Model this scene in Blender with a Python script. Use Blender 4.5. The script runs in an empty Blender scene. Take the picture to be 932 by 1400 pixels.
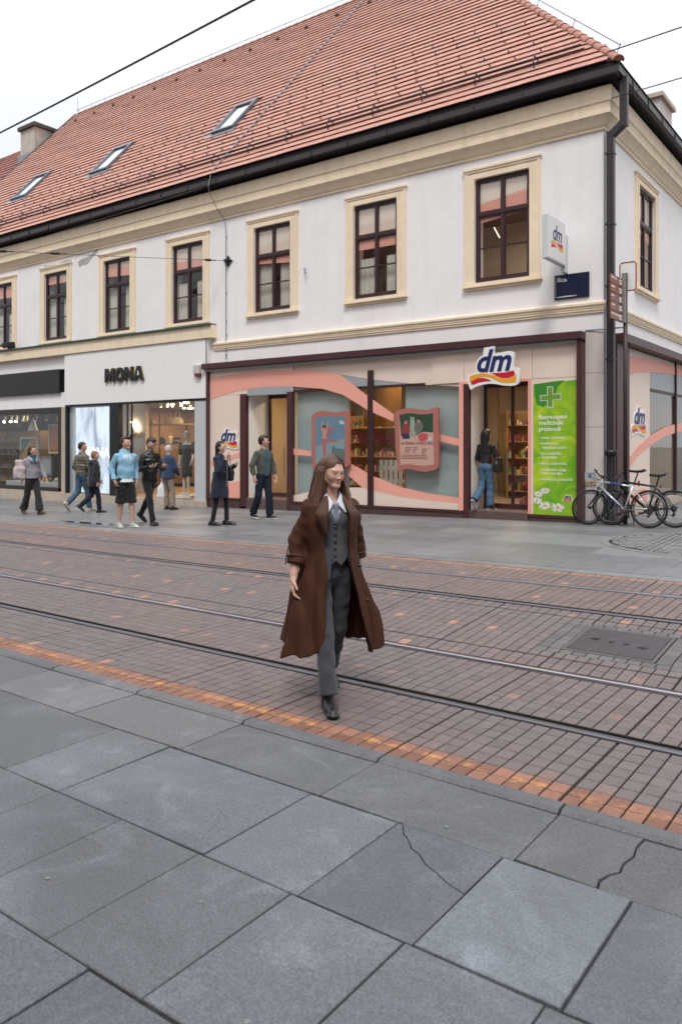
import bpy, math, random
import numpy as np
from mathutils import Vector, Matrix
R = math.radians
rnd = random.Random(7)
S = bpy.context.scene
COL = S.collection

# ---------------------------------------------------------------- camera
cam = bpy.data.cameras.new('camera'); cam_o = bpy.data.objects.new('camera', cam); COL.objects.link(cam_o)
CAMZ = 1.68
cam_o.location = (0, 0, CAMZ); cam_o.rotation_euler = (R(90), 0, R(36.38))
cam.sensor_fit = 'VERTICAL'; cam.sensor_height = 36.0; cam.lens = 27.77
cam.shift_y = -0.0643; cam.clip_start = 0.05; cam.clip_end = 800
cam.dof.use_dof = True; cam.dof.focus_distance = 6.2; cam.dof.aperture_fstop = 3.2
S.camera = cam_o

# ---------------------------------------------------------------- overcast sky + soft sun
W = bpy.data.worlds.new('World'); S.world = W; W.use_nodes = True
nt = W.node_tree; nt.nodes.clear()
SUN_EL, SUN_AZ = R(58), R(150)          # azimuth clockwise from +Y
sky = nt.nodes.new('ShaderNodeTexSky'); sky.sky_type = 'NISHITA'; sky.sun_disc = False
sky.sun_elevation = SUN_EL; sky.sun_rotation = SUN_AZ; sky.air_density = 1.0; sky.dust_density = 6.0
tc = nt.nodes.new('ShaderNodeTexCoord'); sep = nt.nodes.new('ShaderNodeSeparateXYZ')
nt.links.new(tc.outputs['Generated'], sep.inputs[0])
mx = nt.nodes.new('ShaderNodeMath'); mx.operation = 'MAXIMUM'; mx.inputs[1].default_value = 0
nt.links.new(sep.outputs['Z'], mx.inputs[0])
ov = nt.nodes.new('ShaderNodeMath'); ov.operation = 'MULTIPLY_ADD'; ov.inputs[1].default_value = 9.6; ov.inputs[2].default_value = 5.2
nt.links.new(mx.outputs[0], ov.inputs[0])          # overcast dome: brighter towards the zenith
cn = nt.nodes.new('ShaderNodeTexNoise'); cn.inputs['Scale'].default_value = 2.2; cn.inputs['Detail'].default_value = 5
nt.links.new(tc.outputs['Generated'], cn.inputs['Vector'])
cm = nt.nodes.new('ShaderNodeMapRange'); cm.inputs['To Min'].default_value = .92; cm.inputs['To Max'].default_value = 1.08
nt.links.new(cn.outputs[0], cm.inputs[0])
ml = nt.nodes.new('ShaderNodeMath'); ml.operation = 'MULTIPLY'
nt.links.new(ov.outputs[0], ml.inputs[0]); nt.links.new(cm.outputs[0], ml.inputs[1])
tint = nt.nodes.new('ShaderNodeVectorMath'); tint.operation = 'SCALE'; tint.inputs[0].default_value = (.965, .985, 1.02)
nt.links.new(ml.outputs[0], tint.inputs['Scale'])
mix = nt.nodes.new('ShaderNodeMix'); mix.data_type = 'RGBA'; mix.inputs[0].default_value = 0.9
nt.links.new(sky.outputs[0], mix.inputs[6]); nt.links.new(tint.outputs[0], mix.inputs[7])
bg = nt.nodes.new('ShaderNodeBackground'); bg.inputs[1].default_value = 0.10
nt.links.new(mix.outputs[2], bg.inputs[0])
wo = nt.nodes.new('ShaderNodeOutputWorld'); nt.links.new(bg.outputs[0], wo.inputs[0])

sl = bpy.data.lights.new('sun', 'SUN'); sl.energy = 1.5; sl.angle = R(13); sl.color = (1, .97, .93)
so = bpy.data.objects.new('sun', sl); COL.objects.link(so)
_d = Vector((math.sin(SUN_AZ) * math.cos(SUN_EL), math.cos(SUN_AZ) * math.cos(SUN_EL), math.sin(SUN_EL)))
so.rotation_euler = (-_d).to_track_quat('-Z', 'Y').to_euler(); so.location = (0, -5, 30)
S.view_settings.view_transform = 'Standard'; S.view_settings.look = 'None'
S.view_settings.gamma = 1; S.view_settings.exposure = 0.34; S.view_settings.use_curve_mapping = False
S.render.engine = 'CYCLES'
S.cycles.max_bounces = 6; S.cycles.transparent_max_bounces = 16; S.cycles.caustics_reflective = False; S.cycles.caustics_refractive = False
S.cycles.use_denoising = True; S.cycles.sample_clamp_indirect = 4

# ---------------------------------------------------------------- survey helpers (facade plane Y = 14.2)
YF, XC = 14.2, -4.62
_f, _c, _s = 1080., .80507, .59310
def FW(px, py, Y=YF):
    a = (px - 466) / _f; d = Y / (_s * a + _c)
    return d * (_c * a - _s), CAMZ + d * (610 - py) / _f
def FWS(pts, Y=YF): return [FW(a, b, Y) for a, b in pts]
GY = [-60, 5.7, 7.35, 8.35, 9.2, 14.2, 60]; GZ = [0, 0, .122, .142, .185, .288, 1.0]; GS = [0, 0, .0057, .0085, .0064, .0157, .0157]
def gz(x, y): return float(np.interp(y, GY, GZ) + np.interp(y, GY, GS) * (max(-40, min(4, x)) + 5))
def gzv(x, y): return np.interp(y, GY, GZ) + np.interp(y, GY, GS) * (np.clip(x, -40, 4) + 5)

# ---------------------------------------------------------------- materials
def lin(c):
    if isinstance(c, str):
        c = tuple(int(c[i:i+2], 16) / 255 for i in (0, 2, 4))
    return tuple((v / 12.92 if v <= .04045 else ((v + .055) / 1.055) ** 2.4) for v in c) + (1,)
MATS = {}
def mat(name, col, rough=.7, var=.12, scale=6, bump=0., bscale=40, metal=0., attr=False, emit=0, spec=.5, coat=0, stretch=None, stain=0, sheen=0, streak=0, smudge=0, grain=0):
    """procedural material: two-scale noise variation, fine bump, optional per-vertex 'Col' tint"""
    if name in MATS: return MATS[name]
    m = bpy.data.materials.new(name); m.use_nodes = True; MATS[name] = m
    n = m.node_tree; b = n.nodes['Principled BSDF']; L = n.links.new
    b.inputs['Roughness'].default_value = rough; b.inputs['Metallic'].default_value = metal
    b.inputs['Specular IOR Level'].default_value = spec
    if coat: b.inputs['Coat Weight'].default_value = coat; b.inputs['Coat Roughness'].default_value = .15
    if sheen: b.inputs['Sheen Weight'].default_value = sheen
    t = n.nodes.new('ShaderNodeTexCoord'); src = t.outputs['Object']
    if stretch:
        mp = n.nodes.new('ShaderNodeMapping'); mp.inputs['Scale'].default_value = stretch; L(src, mp.inputs[0]); src = mp.outputs[0]
    if attr:
        at = n.nodes.new('ShaderNodeAttribute'); at.attribute_name = 'Col'; base = at.outputs['Color']
    else:
        rgb = n.nodes.new('ShaderNodeRGB'); rgb.outputs[0].default_value = lin(col) if isinstance(col, str) else tuple(col) + (1,); base = rgb.outputs[0]
    if var:
        nz = n.nodes.new('ShaderNodeTexNoise'); nz.inputs['Scale'].default_value = scale; nz.inputs['Detail'].default_value = 8; nz.inputs['Roughness'].default_value = .62
        L(src, nz.inputs['Vector'])
        mr = n.nodes.new('ShaderNodeMapRange'); mr.inputs[1].default_value = .25; mr.inputs[2].default_value = .75; mr.inputs['To Min'].default_value = 1 - var; mr.inputs['To Max'].default_value = 1 + var
        L(nz.outputs[0], mr.inputs[0])
        vm = n.nodes.new('ShaderNodeVectorMath'); vm.operation = 'SCALE'; L(base, vm.inputs[0]); L(mr.outputs[0], vm.inputs['Scale']); base = vm.outputs[0]
        rr = n.nodes.new('ShaderNodeMapRange'); rr.inputs['To Min'].default_value = max(.03, rough - .12); rr.inputs['To Max'].default_value = min(1, rough + .12)
        L(nz.outputs[0], rr.inputs[0]); L(rr.outputs[0], b.inputs['Roughness'])
    for amt, kind in ((stain, 0), (streak, 1)):
        if not amt: continue
        n2 = n.nodes.new('ShaderNodeTexNoise'); n2.inputs['Scale'].default_value = .9 if kind == 0 else 1.0; n2.inputs['Detail'].default_value = 6
        if kind == 0: L(t.outputs['Object'], n2.inputs['Vector'])
        else:
            mp2 = n.nodes.new('ShaderNodeMapping'); mp2.inputs['Scale'].default_value = (5, 5, .35); L(t.outputs['Object'], mp2.inputs[0]); L(mp2.outputs[0], n2.inputs['Vector'])
        r2 = n.nodes.new('ShaderNodeMapRange'); r2.inputs[1].default_value = .5; r2.inputs[2].default_value = .72; r2.inputs['To Min'].default_value = 1; r2.inputs['To Max'].default_value = 1 - amt
        L(n2.outputs[0], r2.inputs[0])
        v2 = n.nodes.new('ShaderNodeVectorMath'); v2.operation = 'SCALE'; L(base, v2.inputs[0]); L(r2.outputs[0], v2.inputs['Scale']); base = v2.outputs[0]
    if grain:
        n4 = n.nodes.new('ShaderNodeTexNoise'); n4.inputs['Scale'].default_value = 130; n4.inputs['Detail'].default_value = 2; L(t.outputs['Object'], n4.inputs['Vector'])
        r4 = n.nodes.new('ShaderNodeMapRange'); r4.inputs[1].default_value = .3; r4.inputs[2].default_value = .7; r4.inputs['To Min'].default_value = 1-grain; r4.inputs['To Max'].default_value = 1+grain; L(n4.outputs[0], r4.inputs[0])
        v4 = n.nodes.new('ShaderNodeVectorMath'); v4.operation = 'SCALE'; L(base, v4.inputs[0]); L(r4.outputs[0], v4.inputs['Scale']); base = v4.outputs[0]
    if smudge:      # pale scuffs and cloudy wear
        for sc_, lo_, hi_, am in ((1.4, .50, .72, smudge*.8), (3.2, .56, .74, smudge)):
            n3 = n.nodes.new('ShaderNodeTexNoise'); n3.inputs['Scale'].default_value = sc_; n3.inputs['Detail'].default_value = 9; n3.inputs['Roughness'].default_value = .6; n3.inputs['Distortion'].default_value = 1.1; L(t.outputs['Object'], n3.inputs['Vector'])
            r3 = n.nodes.new('ShaderNodeMapRange'); r3.inputs[1].default_value = lo_; r3.inputs[2].default_value = hi_; r3.inputs['To Min'].default_value = 1; r3.inputs['To Max'].default_value = 1+am; L(n3.outputs[0], r3.inputs[0])
            v3 = n.nodes.new('ShaderNodeVectorMath'); v3.operation = 'SCALE'; L(base, v3.inputs[0]); L(r3.outputs[0], v3.inputs['Scale']); base = v3.outputs[0]
    L(base, b.inputs['Base Color'])
    if emit:
        L(base, b.inputs['Emission Color']); b.inputs['Emission Strength'].default_value = emit
    if bump:
        nb = n.nodes.new('ShaderNodeTexNoise'); nb.inputs['Scale'].default_value = bscale; nb.inputs['Detail'].default_value = 6; L(src, nb.inputs['Vector'])
        bp = n.nodes.new('ShaderNodeBump'); bp.inputs['Strength'].default_value = bump; bp.inputs['Distance'].default_value = .01
        L(nb.outputs[0], bp.inputs['Height']); L(bp.outputs[0], b.inputs['Normal'])
    return m
def glass(name, tint=(1, 1, 1), refl=1.0):
    if name in MATS: return MATS[name]
    m = bpy.data.materials.new(name); m.use_nodes = True; MATS[name] = m
    n = m.node_tree; n.nodes.clear(); L = n.links.new
    o = n.nodes.new('ShaderNodeOutputMaterial'); tr = n.nodes.new('ShaderNodeBsdfTransparent'); gl = n.nodes.new('ShaderNodeBsdfGlossy')
    tr.inputs[0].default_value = tuple(tint) + (1,); gl.inputs['Roughness'].default_value = .015
    fr = n.nodes.new('ShaderNodeLayerWeight'); fr.inputs[0].default_value = .5
    pw = n.nodes.new('ShaderNodeMath'); pw.operation = 'POWER'; pw.inputs[1].default_value = 5; L(fr.outputs['Facing'], pw.inputs[0])
    mu = n.nodes.new('ShaderNodeMath'); mu.operation = 'MULTIPLY_ADD'; mu.inputs[1].default_value = .9 * refl; mu.inputs[2].default_value = .045 * refl; mu.use_clamp = True
    L(pw.outputs[0], mu.inputs[0]); mi = n.nodes.new('ShaderNodeMixShader')
    L(mu.outputs[0], mi.inputs[0]); L(tr.outputs[0], mi.inputs[1]); L(gl.outputs[0], mi.inputs[2]); L(mi.outputs[0], o.inputs[0])
    return m

# ---------------------------------------------------------------- mesh helpers
class MB:
    def __init__(s): s.v = []; s.f = []; s.c = []; s.col = None
    def _f(s, faces, n0):
        for q in faces: s.f.append(tuple(n0 + i for i in q)); s.c.append(s.col)
    def quad(s, *p):
        n = len(s.v); s.v += [tuple(q) for q in p]; s._f([tuple(range(len(p)))], n); return s
    def box(s, x0, x1, y0, y1, z0, z1):
        n = len(s.v)
        s.v += [(x0,y0,z0),(x1,y0,z0),(x1,y1,z0),(x0,y1,z0),(x0,y0,z1),(x1,y0,z1),(x1,y1,z1),(x0,y1,z1)]
        s._f([(0,3,2,1),(4,5,6,7),(0,1,5,4),(1,2,6,5),(2,3,7,6),(3,0,4,7)], n); return s
    def cbox(s, c, sz, M=None):
        n = len(s.v); hx, hy, hz = sz[0]/2, sz[1]/2, sz[2]/2
        for p in [(-hx,-hy,-hz),(hx,-hy,-hz),(hx,hy,-hz),(-hx,hy,-hz),(-hx,-hy,hz),(hx,-hy,hz),(hx,hy,hz),(-hx,hy,hz)]:
            q = Vector(p)
            if M: q = M @ q
            s.v.append((q.x+c[0], q.y+c[1], q.z+c[2]))
        s._f([(0,3,2,1),(4,5,6,7),(0,1,5,4),(1,2,6,5),(2,3,7,6),(3,0,4,7)], n); return s
    def prism(s, poly, a0, a1, plane='xz'):
        """polygon in a plane, extruded along the third axis from a0 to a1"""
        n = len(s.v); k = len(poly)
        mp = {'xz': lambda p, a: (p[0], a, p[1]), 'xy': lambda p, a: (p[0], p[1], a), 'yz': lambda p, a: (a, p[0], p[1])}[plane]
        s.v += [mp(p, a0) for p in poly] + [mp(p, a1) for p in poly]
        s._f([tuple(range(k)), tuple(range(2*k-1, k-1, -1))] + [(i, k+i, k+(i+1) % k, (i+1) % k) for i in range(k)], n); return s
    def tube(s, pts, r, n=8, cap=True, closed=False, sx=1.0):
        pts = [Vector(p) for p in pts]; m = len(pts); n0 = len(s.v)
        rr = r if hasattr(r, '__len__') else [r] * m
        prev = None
        for i, p in enumerate(pts):
            if closed: t = pts[(i+1) % m] - pts[i-1]
            else: t = pts[min(i+1, m-1)] - pts[max(i-1, 0)]
            t.normalize()
            if prev is None:
                a = Vector((0,0,1)) if abs(t.z) < .9 else Vector((1,0,0)); u = t.cross(a).normalized()
            else: u = (prev - t * prev.dot(t)).normalized()
            prev = u; w = t.cross(u)
            for j in range(n):
                an = 2*math.pi*j/n; q = p + (u*math.cos(an)*sx + w*math.sin(an)) * rr[i]; s.v.append(tuple(q))
        M = m if closed else m-1
        s._f([(i*n+j, i*n+(j+1) % n, ((i+1) % m)*n+(j+1) % n, ((i+1) % m)*n+j) for i in range(M) for j in range(n)], n0)
        if cap and not closed: s._f([tuple(range(n-1, -1, -1)), tuple(range((m-1)*n, m*n))], n0)
        return s
    def lathe(s, prof, n=24, c=(0,0,0), axis='z'):
        n0 = len(s.v); k = len(prof)
        for r, h in prof:
            for j in range(n):
                a = 2*math.pi*j/n; x, y = r*math.cos(a), r*math.sin(a)
                s.v.append({'z': (c[0]+x, c[1]+y, c[2]+h), 'y': (c[0]+x, c[1]+h, c[2]+y), 'x': (c[0]+h, c[1]+x, c[2]+y)}[axis])
        s._f([(i*n+j, i*n+(j+1) % n, (i+1)*n+(j+1) % n, (i+1)*n+j) for i in range(k-1) for j in range(n)], n0); return s
    def loft(s, rows, close=False):
        n0 = len(s.v); k = len(rows[0])
        for r in rows: s.v += [tuple(p) for p in r]
        J = k if close else k-1
        s._f([(i*k+j, i*k+(j+1) % k, (i+1)*k+(j+1) % k, (i+1)*k+j) for i in range(len(rows)-1) for j in range(J)], n0); return s
    def mesh(s, name='m', smooth=False):
        me = bpy.data.meshes.new(name); me.from_pydata(s.v, [], s.f)
        if any(c is not None for c in s.c):
            at = me.color_attributes.new('Col', 'FLOAT_COLOR', 'CORNER'); buf = []
            for f, c in zip(s.f, s.c): buf += list((tuple(c or (.5,.5,.5)) + (1,))[:4]) * len(f)
            at.data.foreach_set('color', buf)
        if smooth: me.polygons.foreach_set('use_smooth', [True] * len(me.polygons))
        me.update(); return me
WL = {}
def tag(o, label=None, cat=None, group=None, kind=None):
    if label: o['label'] = label
    if cat: o['category'] = cat
    if group: o['group'] = group
    if kind: o['kind'] = kind
    return o
def thing(name, label, cat, loc=(0,0,0), rz=0, group=None):
    o = bpy.data.objects.new(name, None); COL.objects.link(o); o.location = loc; o.rotation_euler = (0, 0, rz); o.empty_display_size = .1
    WL[o.name] = Vector(loc); return tag(o, label, cat, group)
def obj(name, mb, m, parent=None, world=True, smooth=False, bevel=0, solid=0, recalc=True, sub=0):
    me = mb if isinstance(mb, bpy.types.Mesh) else mb.mesh(name, smooth)
    o = bpy.data.objects.new(name, me); COL.objects.link(o)
    if m is not None and not me.materials: me.materials.append(m)
    if parent is not None:
        o.parent = parent
        if world: o.location = -WL.get(parent.name, Vector((0,0,0)))
    WL[o.name] = Vector((0,0,0))
    if recalc and not isinstance(mb, bpy.types.Mesh):
        import bmesh
        bm = bmesh.new(); bm.from_mesh(me); bmesh.ops.recalc_face_normals(bm, faces=bm.faces); bm.to_mesh(me); bm.free()
    if solid:
        d = o.modifiers.new('solid', 'SOLIDIFY'); d.thickness = solid; d.offset = 0
    if sub:
        d = o.modifiers.new('sub', 'SUBSURF'); d.levels = sub; d.render_levels = sub
    if bevel:
        d = o.modifiers.new('bevel', 'BEVEL'); d.width = bevel; d.segments = 2; d.limit_method = 'ANGLE'
    return o
def text_mesh(txt, size=1., bold=0., shear=0., extrude=.0, align='LEFT', space=1.0, line=1.0):
    """flat lettering in the local xy plane, as a mesh"""
    c = bpy.data.curves.new('lettering', 'FONT'); c.body = txt; c.size = size; c.offset = bold; c.shear = shear; c.extrude = extrude
    c.align_x = align; c.space_character = space; c.space_line = line; c.resolution_u = 3
    o = bpy.data.objects.new('lettering_tmp', c); COL.objects.link(o)
    dg = bpy.context.evaluated_depsgraph_get(); me = bpy.data.meshes.new_from_object(o.evaluated_get(dg))
    bpy.data.objects.remove(o); bpy.data.curves.remove(c); return me
def put_text(name, txt, size, m, parent, x, z, y, **kw):
    """lettering upright on a wall that faces -Y; x, z = left baseline"""
    me = text_mesh(txt, size, **kw); me.transform(Matrix.Translation((x, y, z)) @ Matrix.Rotation(R(90), 4, 'X'))
    me.materials.clear(); me.materials.append(m); return obj(name, me, None, parent)
def wall_rects(x0, x1, z0, z1, holes):
    """rectangles that fill a wall around its openings"""
    xs = sorted({x0, x1} | {h[0] for h in holes} | {h[1] for h in holes}); xs = [x for x in xs if x0 <= x <= x1]
    out = []
    for a, b in zip(xs, xs[1:]):
        hs = sorted([(max(z0, h[2]), min(z1, h[3])) for h in holes if h[0] <= a + 1e-6 and h[1] >= b - 1e-6]); z = z0
        for p, q in hs:
            if p > z: out.append((a, b, z, p))
            z = max(z, q)
        if z < z1: out.append((a, b, z, z1))
    return out
def setcol(me, cols):
    at = me.color_attributes.new('Col', 'FLOAT_COLOR', 'POINT'); at.data.foreach_set('color', np.asarray(cols, np.float32).ravel())

# ================================================================ GROUND
M_paver = mat('paver', None, .56, .16, 30, .25, 90, attr=True, spec=.45)
M_edge = mat('edge_paver', None, .56, .2, 26, .25, 90, attr=True, spec=.45)      # red border pavers with worn yellow paint along the middle
_n = M_edge.node_tree; _b = _n.nodes['Principled BSDF']; _t = _n.nodes.new('ShaderNodeTexCoord'); _sp = _n.nodes.new('ShaderNodeSeparateXYZ'); _n.links.new(_t.outputs['Object'], _sp.inputs[0])
_d1 = _n.nodes.new('ShaderNodeMath'); _d1.operation = 'SUBTRACT'; _d1.inputs[1].default_value = 3.735; _n.links.new(_sp.outputs['Y'], _d1.inputs[0]); _d2 = _n.nodes.new('ShaderNodeMath'); _d2.operation = 'ABSOLUTE'; _n.links.new(_d1.outputs[0], _d2.inputs[0])
_mr = _n.nodes.new('ShaderNodeMapRange'); _mr.inputs[1].default_value = .13; _mr.inputs[2].default_value = .025; _n.links.new(_d2.outputs[0], _mr.inputs[0])
_mp = _n.nodes.new('ShaderNodeMapping'); _mp.inputs['Scale'].default_value = (7, 7, 1); _n.links.new(_t.outputs['Object'], _mp.inputs[0]); _nz = _n.nodes.new('ShaderNodeTexNoise'); _nz.inputs['Scale'].default_value = 1.5; _nz.inputs['Detail'].default_value = 6; _nz.inputs['Roughness'].default_value = .7; _n.links.new(_mp.outputs[0], _nz.inputs['Vector'])
_m2 = _n.nodes.new('ShaderNodeMath'); _m2.operation = 'MULTIPLY'; _n.links.new(_mr.outputs[0], _m2.inputs[0]); _n.links.new(_nz.outputs[0], _m2.inputs[1]); _m3 = _n.nodes.new('ShaderNodeMapRange'); _m3.inputs[1].default_value = .47; _m3.inputs[2].default_value = .64; _m3.inputs['To Max'].default_value = .75; _n.links.new(_m2.outputs[0], _m3.inputs[0])
_mx = _n.nodes.new('ShaderNodeMix'); _mx.data_type = 'RGBA'; _mx.inputs[7].default_value = (.62, .30, .085, 1); _src = _b.inputs['Base Color'].links[0].from_socket; _n.links.new(_m3.outputs[0], _mx.inputs[0]); _n.links.new(_src, _mx.inputs[6]); _n.links.new(_mx.outputs[2], _b.inputs['Base Color'])
M_joint = mat('joint_sand', '261c18', .9, .2, 20, .4, 60)
M_slab = mat('slab_stone', None, .6, .16, 45, .22, 140, attr=True, spec=.4, stain=.2, smudge=.42, grain=.3)
M_slab2 = mat('far_slab_stone', None, .5, .14, 5, .15, 120, attr=True, spec=.5, stain=.2)
M_steel = mat('rail_steel', 'b9b7c2', .24, .12, 20, 0, 40, metal=1, stretch=(.2, 8, 8))
M_dull2 = mat('rail_half_dull', '8d8b94', .34, .15, 20, metal=.9, stretch=(.3, 8, 8))
M_dull = mat('rail_dull', '77757c', .42, .15, 20, metal=.85, stretch=(.3, 8, 8))
M_rust = mat('rail_groove', '0f0c0c', .8, .2, 20)
M_iron = mat('cast_iron', '5a565b', .45, .15, 12, .3, 150, metal=.55)
M_black = mat('black_paint', '17161a', .45, .1)

g = MB()          # the ground itself, one sheet out to the horizon, following the cross fall of the street
ysl = [-400, -30, 3.3, 5.7, 6.5, 7.35, 8.35, 9.2, 11.5, 14.2, 30, 60, 400]; xsl = [-400, -40, -30, -20, -10, -5, 0, 4, 30, 400]
def zg(x, y):
    return gz(x, min(y, 60)) - .06
g.loft([[(x, y, zg(x, y)) for x in xsl] for y in ysl])
tag(obj('ground', g, mat('ground_base', '5a5450', .9, .2, 1)), kind='structure')

# ---- tram street: concrete pavers in panels between four rails
street = thing('tram_street', None, None, (-5, 6, 0)); tag(street, kind='structure')
bed = MB(); bx = list(np.linspace(-24, 4, 29)); by = [3.45, 4.6, 5.7, 6.5, 7.35, 8.35, 9.2]
bed.loft([[(x, y, gz(x, y) - .011) for x in bx] for y in by]); obj('joint_bed', bed, M_joint, street)
RAILS = [4.61, 5.655, 7.345, 8.375]
PX, PANEL = .0972, .972
rows = []      # (y0, y1, zone)
def zone(y0, y1, n, z): rows.extend([(y0 + (y1-y0)*i/n, y0 + (y1-y0)*(i+1)/n, z, i) for i in range(n)])
zone(3.48, 3.605, 1, 'edge0'); zone(3.605, 3.83, 2, 'edge'); zone(3.83, 4.535, 6, 'a'); zone(4.68, 5.585, 8, 'b'); zone(5.73, 5.965, 2, 'c'); zone(5.985, 7.075, 10, 'd'); zone(7.095, 7.27, 2, 'e'); zone(7.42, 8.30, 8, 'f'); zone(8.45, 9.10, 6, 'g')
def paver_color(x, yi, z, i, rr):
    t = rr.random()
    grey = np.array([.142, .128, .133]); warm = np.array([.184, .130, .118]); dark = np.array([.105, .095, .096])
    w = .25 + .5 * (math.sin(x * 1.3 + yi * 3) * .5 + .5) * .6
    if z in 'fg': w += .3
    c = grey * (1-w) + warm * w
    if t < .2: c = c * .75 + dark * .25
    c = c * (.92 + .16 * rr.random())
    if z == 'edge0': c = np.array([.10,.08,.075])
    if z == 'edge':
        c = np.array([.265, .132, .094]) * (.75 + .4 * rr.random())
        if i == 0 and rr.random() < .9: c = c * .9
    if z == 'g' and i >= 5: c = np.array([.32, .17, .12]) * (.8 + .3 * rr.random())
    return c
def is_orange(col, z, i):
    k = col % 10
    return (z in 'ag' and i == 0 and k in (1, 8)) or (z in 'bf' and i in (2,) and k in (1, 8)) or (z == 'd' and i == 4 and k in (2, 8)) or (z in 'ce' and i == 0 and k in (2, 7))
def paver_geo(mb, x0, x1, y0, y1, z, c, tilt=0, tilt2=0, base=None, yellow=0):
    """one paver: chamfered top and skirts, 9 faces"""
    e = .004; n = len(mb.v); dz = -.014
    zz = [z(a, b) if callable(z) else z for a, b in ((x0,y0),(x1,y0),(x1,y1),(x0,y1))]
    zz = [zz[0]-tilt-tilt2, zz[1]+tilt-tilt2, zz[2]+tilt+tilt2, zz[3]-tilt+tilt2]
    mb.v += [(x0,y0,zz[0]+dz),(x1,y0,zz[1]+dz),(x1,y1,zz[2]+dz),(x0,y1,zz[3]+dz),
             (x0,y0,zz[0]-e),(x1,y0,zz[1]-e),(x1,y1,zz[2]-e),(x0,y1,zz[3]-e),
             (x0+e,y0+e,zz[0]),(x1-e,y0+e,zz[1]),(x1-e,y1-e,zz[2]),(x0+e,y1-e,zz[3])]
    mb.col = tuple(c)
    mb._f([(8,9,10,11),(4,5,9,8),(5,6,10,9),(6,7,11,10),(7,4,8,11),(0,1,5,4),(1,2,6,5),(2,3,7,6),(3,0,4,7)], n)
# the 300 pavers that show largest stand alone, the rest is one mass
cells = []; ORANGE = []
rr = random.Random(3)
for (y0, y1, z, i) in rows:
    ym = (y0+y1)/2
    x_lo = -7.2 - (ym-3.6) * 1.75; x_hi = .3 - (ym - 3.6) * .25
    for col in range(int(math.floor((x_lo+2.37)/PX)), int(math.ceil((x_hi+2.37)/PX))):
        x0 = -2.37 + col * PX; x1 = x0 + PX
        if z in 'cde' and -2.57 < (x0+x1)/2 < -1.395 and 6.09 < ym < 6.97: continue     # the manhole
        g0 = .0046 + (.009 if col % 10 == 0 else 0); g1 = .0046
        c = paver_color(x0, ym, z, i, rr); yel = 0
        if is_orange(col, z, i) and rr.random() < .85:
            k_ = rr.choice((.08, .15, .3, .55)); c = c*(1-k_) + np.array([.50, .24, .16])*k_
        depth = -.5931*(x0) + .80507*ym
        cells.append((depth, x0+g0, x1-g1, y0+.0042, y1-.0042, c, z, i, rr.uniform(-.0009,.0009), rr.uniform(-.0009,.0009)))
cells.sort(key=lambda q: q[0])
def in_view(q):
    xm, ym = (q[1]+q[2])/2, (q[3]+q[4])/2; d = -.5931*xm + .80507*ym; lat = .80507*xm + .5931*ym
    return abs(lat/d) < .43
mass = MB(); emass = MB(); nsolo = 0
for q in cells:
    d, x0, x1, y0, y1, c, z, i, t1, t2 = q
    def put(mb, a0, a1, b0, b1, cc):
        paver_geo(mb, a0, a1, b0, b1, gz, cc, t1, t2)
    if nsolo < 300 and in_view(q):
        mb = MB(); put(mb, x0, x1, y0, y1, c)
        me = mb.mesh('paver')
        o = bpy.data.objects.new('paver', me); COL.objects.link(o); me.materials.append(M_edge if z == 'edge' else M_paver); o.parent = street; o.location = -WL[street.name]
        nsolo += 1
    else: put(emass if z == 'edge' else mass, x0, x1, y0, y1, c)
tag(obj('pavers', mass, M_paver, street, recalc=False), kind='stuff'); tag(obj('edge_pavers', emass, M_edge, street, recalc=False), kind='stuff')
# ---- rails
def rail(name, y, inner, label, head=None):
    o = thing(name, label, 'rail', (-6, y, 0)); xs = list(np.linspace(-24, 4, 24)); sgn = inner
    def strip(prof):
        mb = MB(); mb.loft([[(x, y + sgn*a, gz(x, y) + b) for x in xs] for a, b in prof]); return mb
    obj('rail_head', strip([(-.052, -.012), (-.050, .001), (-.044, .005), (-.006, .005), (0, .001), (.001, -.05)]), head or (M_steel if inner < 0 else M_dull), o, smooth=True)
    obj('groove', strip([(.0, -.045), (.05, -.045)]), M_rust, o)
    obj('guard_lip', strip([(.049, -.046), (.05, -.001), (.062, -.001), (.064, -.012)]), M_dull if inner < 0 else M_rust, o)
    obj('outer_seal', strip([(-.075, -.004), (-.048, -.003)]), M_rust, o)
rail('tram_rail', RAILS[0], 1, 'steel tram rail nearest to the foreground kerb, its dark groove on the far side')
rail('tram_rail', RAILS[1], -1, 'shiny steel tram rail, second from the foreground kerb')
rail('tram_rail', RAILS[2], 1, 'dark steel tram rail, third from the foreground, just beyond the manhole cover')
rail('tram_rail', RAILS[3], -1, 'steel tram rail closest to the shop side pavement', M_dull2)
# ---- manhole cover in the street
mh = thing('manhole_cover', 'rectangular grey iron manhole cover set in the pavers between the two tram tracks', 'manhole cover', (-2.0, 6.54, gz(-2, 6.54)))
def flat(mb, x0, x1, y0, y1, dz, th=.02):
    n = len(mb.v); mb.v += [(a, b, gz(a, b)+dz-t) for t in (th, 0) for a, b in ((x0,y0),(x1,y0),(x1,y1),(x0,y1))]
    mb._f([(4,5,6,7),(0,1,5,4),(1,2,6,5),(2,3,7,6),(3,0,4,7)], n)
m1 = MB(); flat(m1, -2.33, -1.67, 6.24, 6.84, .003); obj('lid', m1, M_iron, mh)
m1 = MB()
for q in ((-2.365,-2.335,6.2,6.88),(-1.665,-1.635,6.2,6.88),(-2.335,-1.665,6.2,6.235),(-2.335,-1.665,6.845,6.88)): flat(m1, *q, .001)
obj('frame', m1, mat('concrete_frame', '5b5757', .8, .15, 20, .2), mh)
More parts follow.
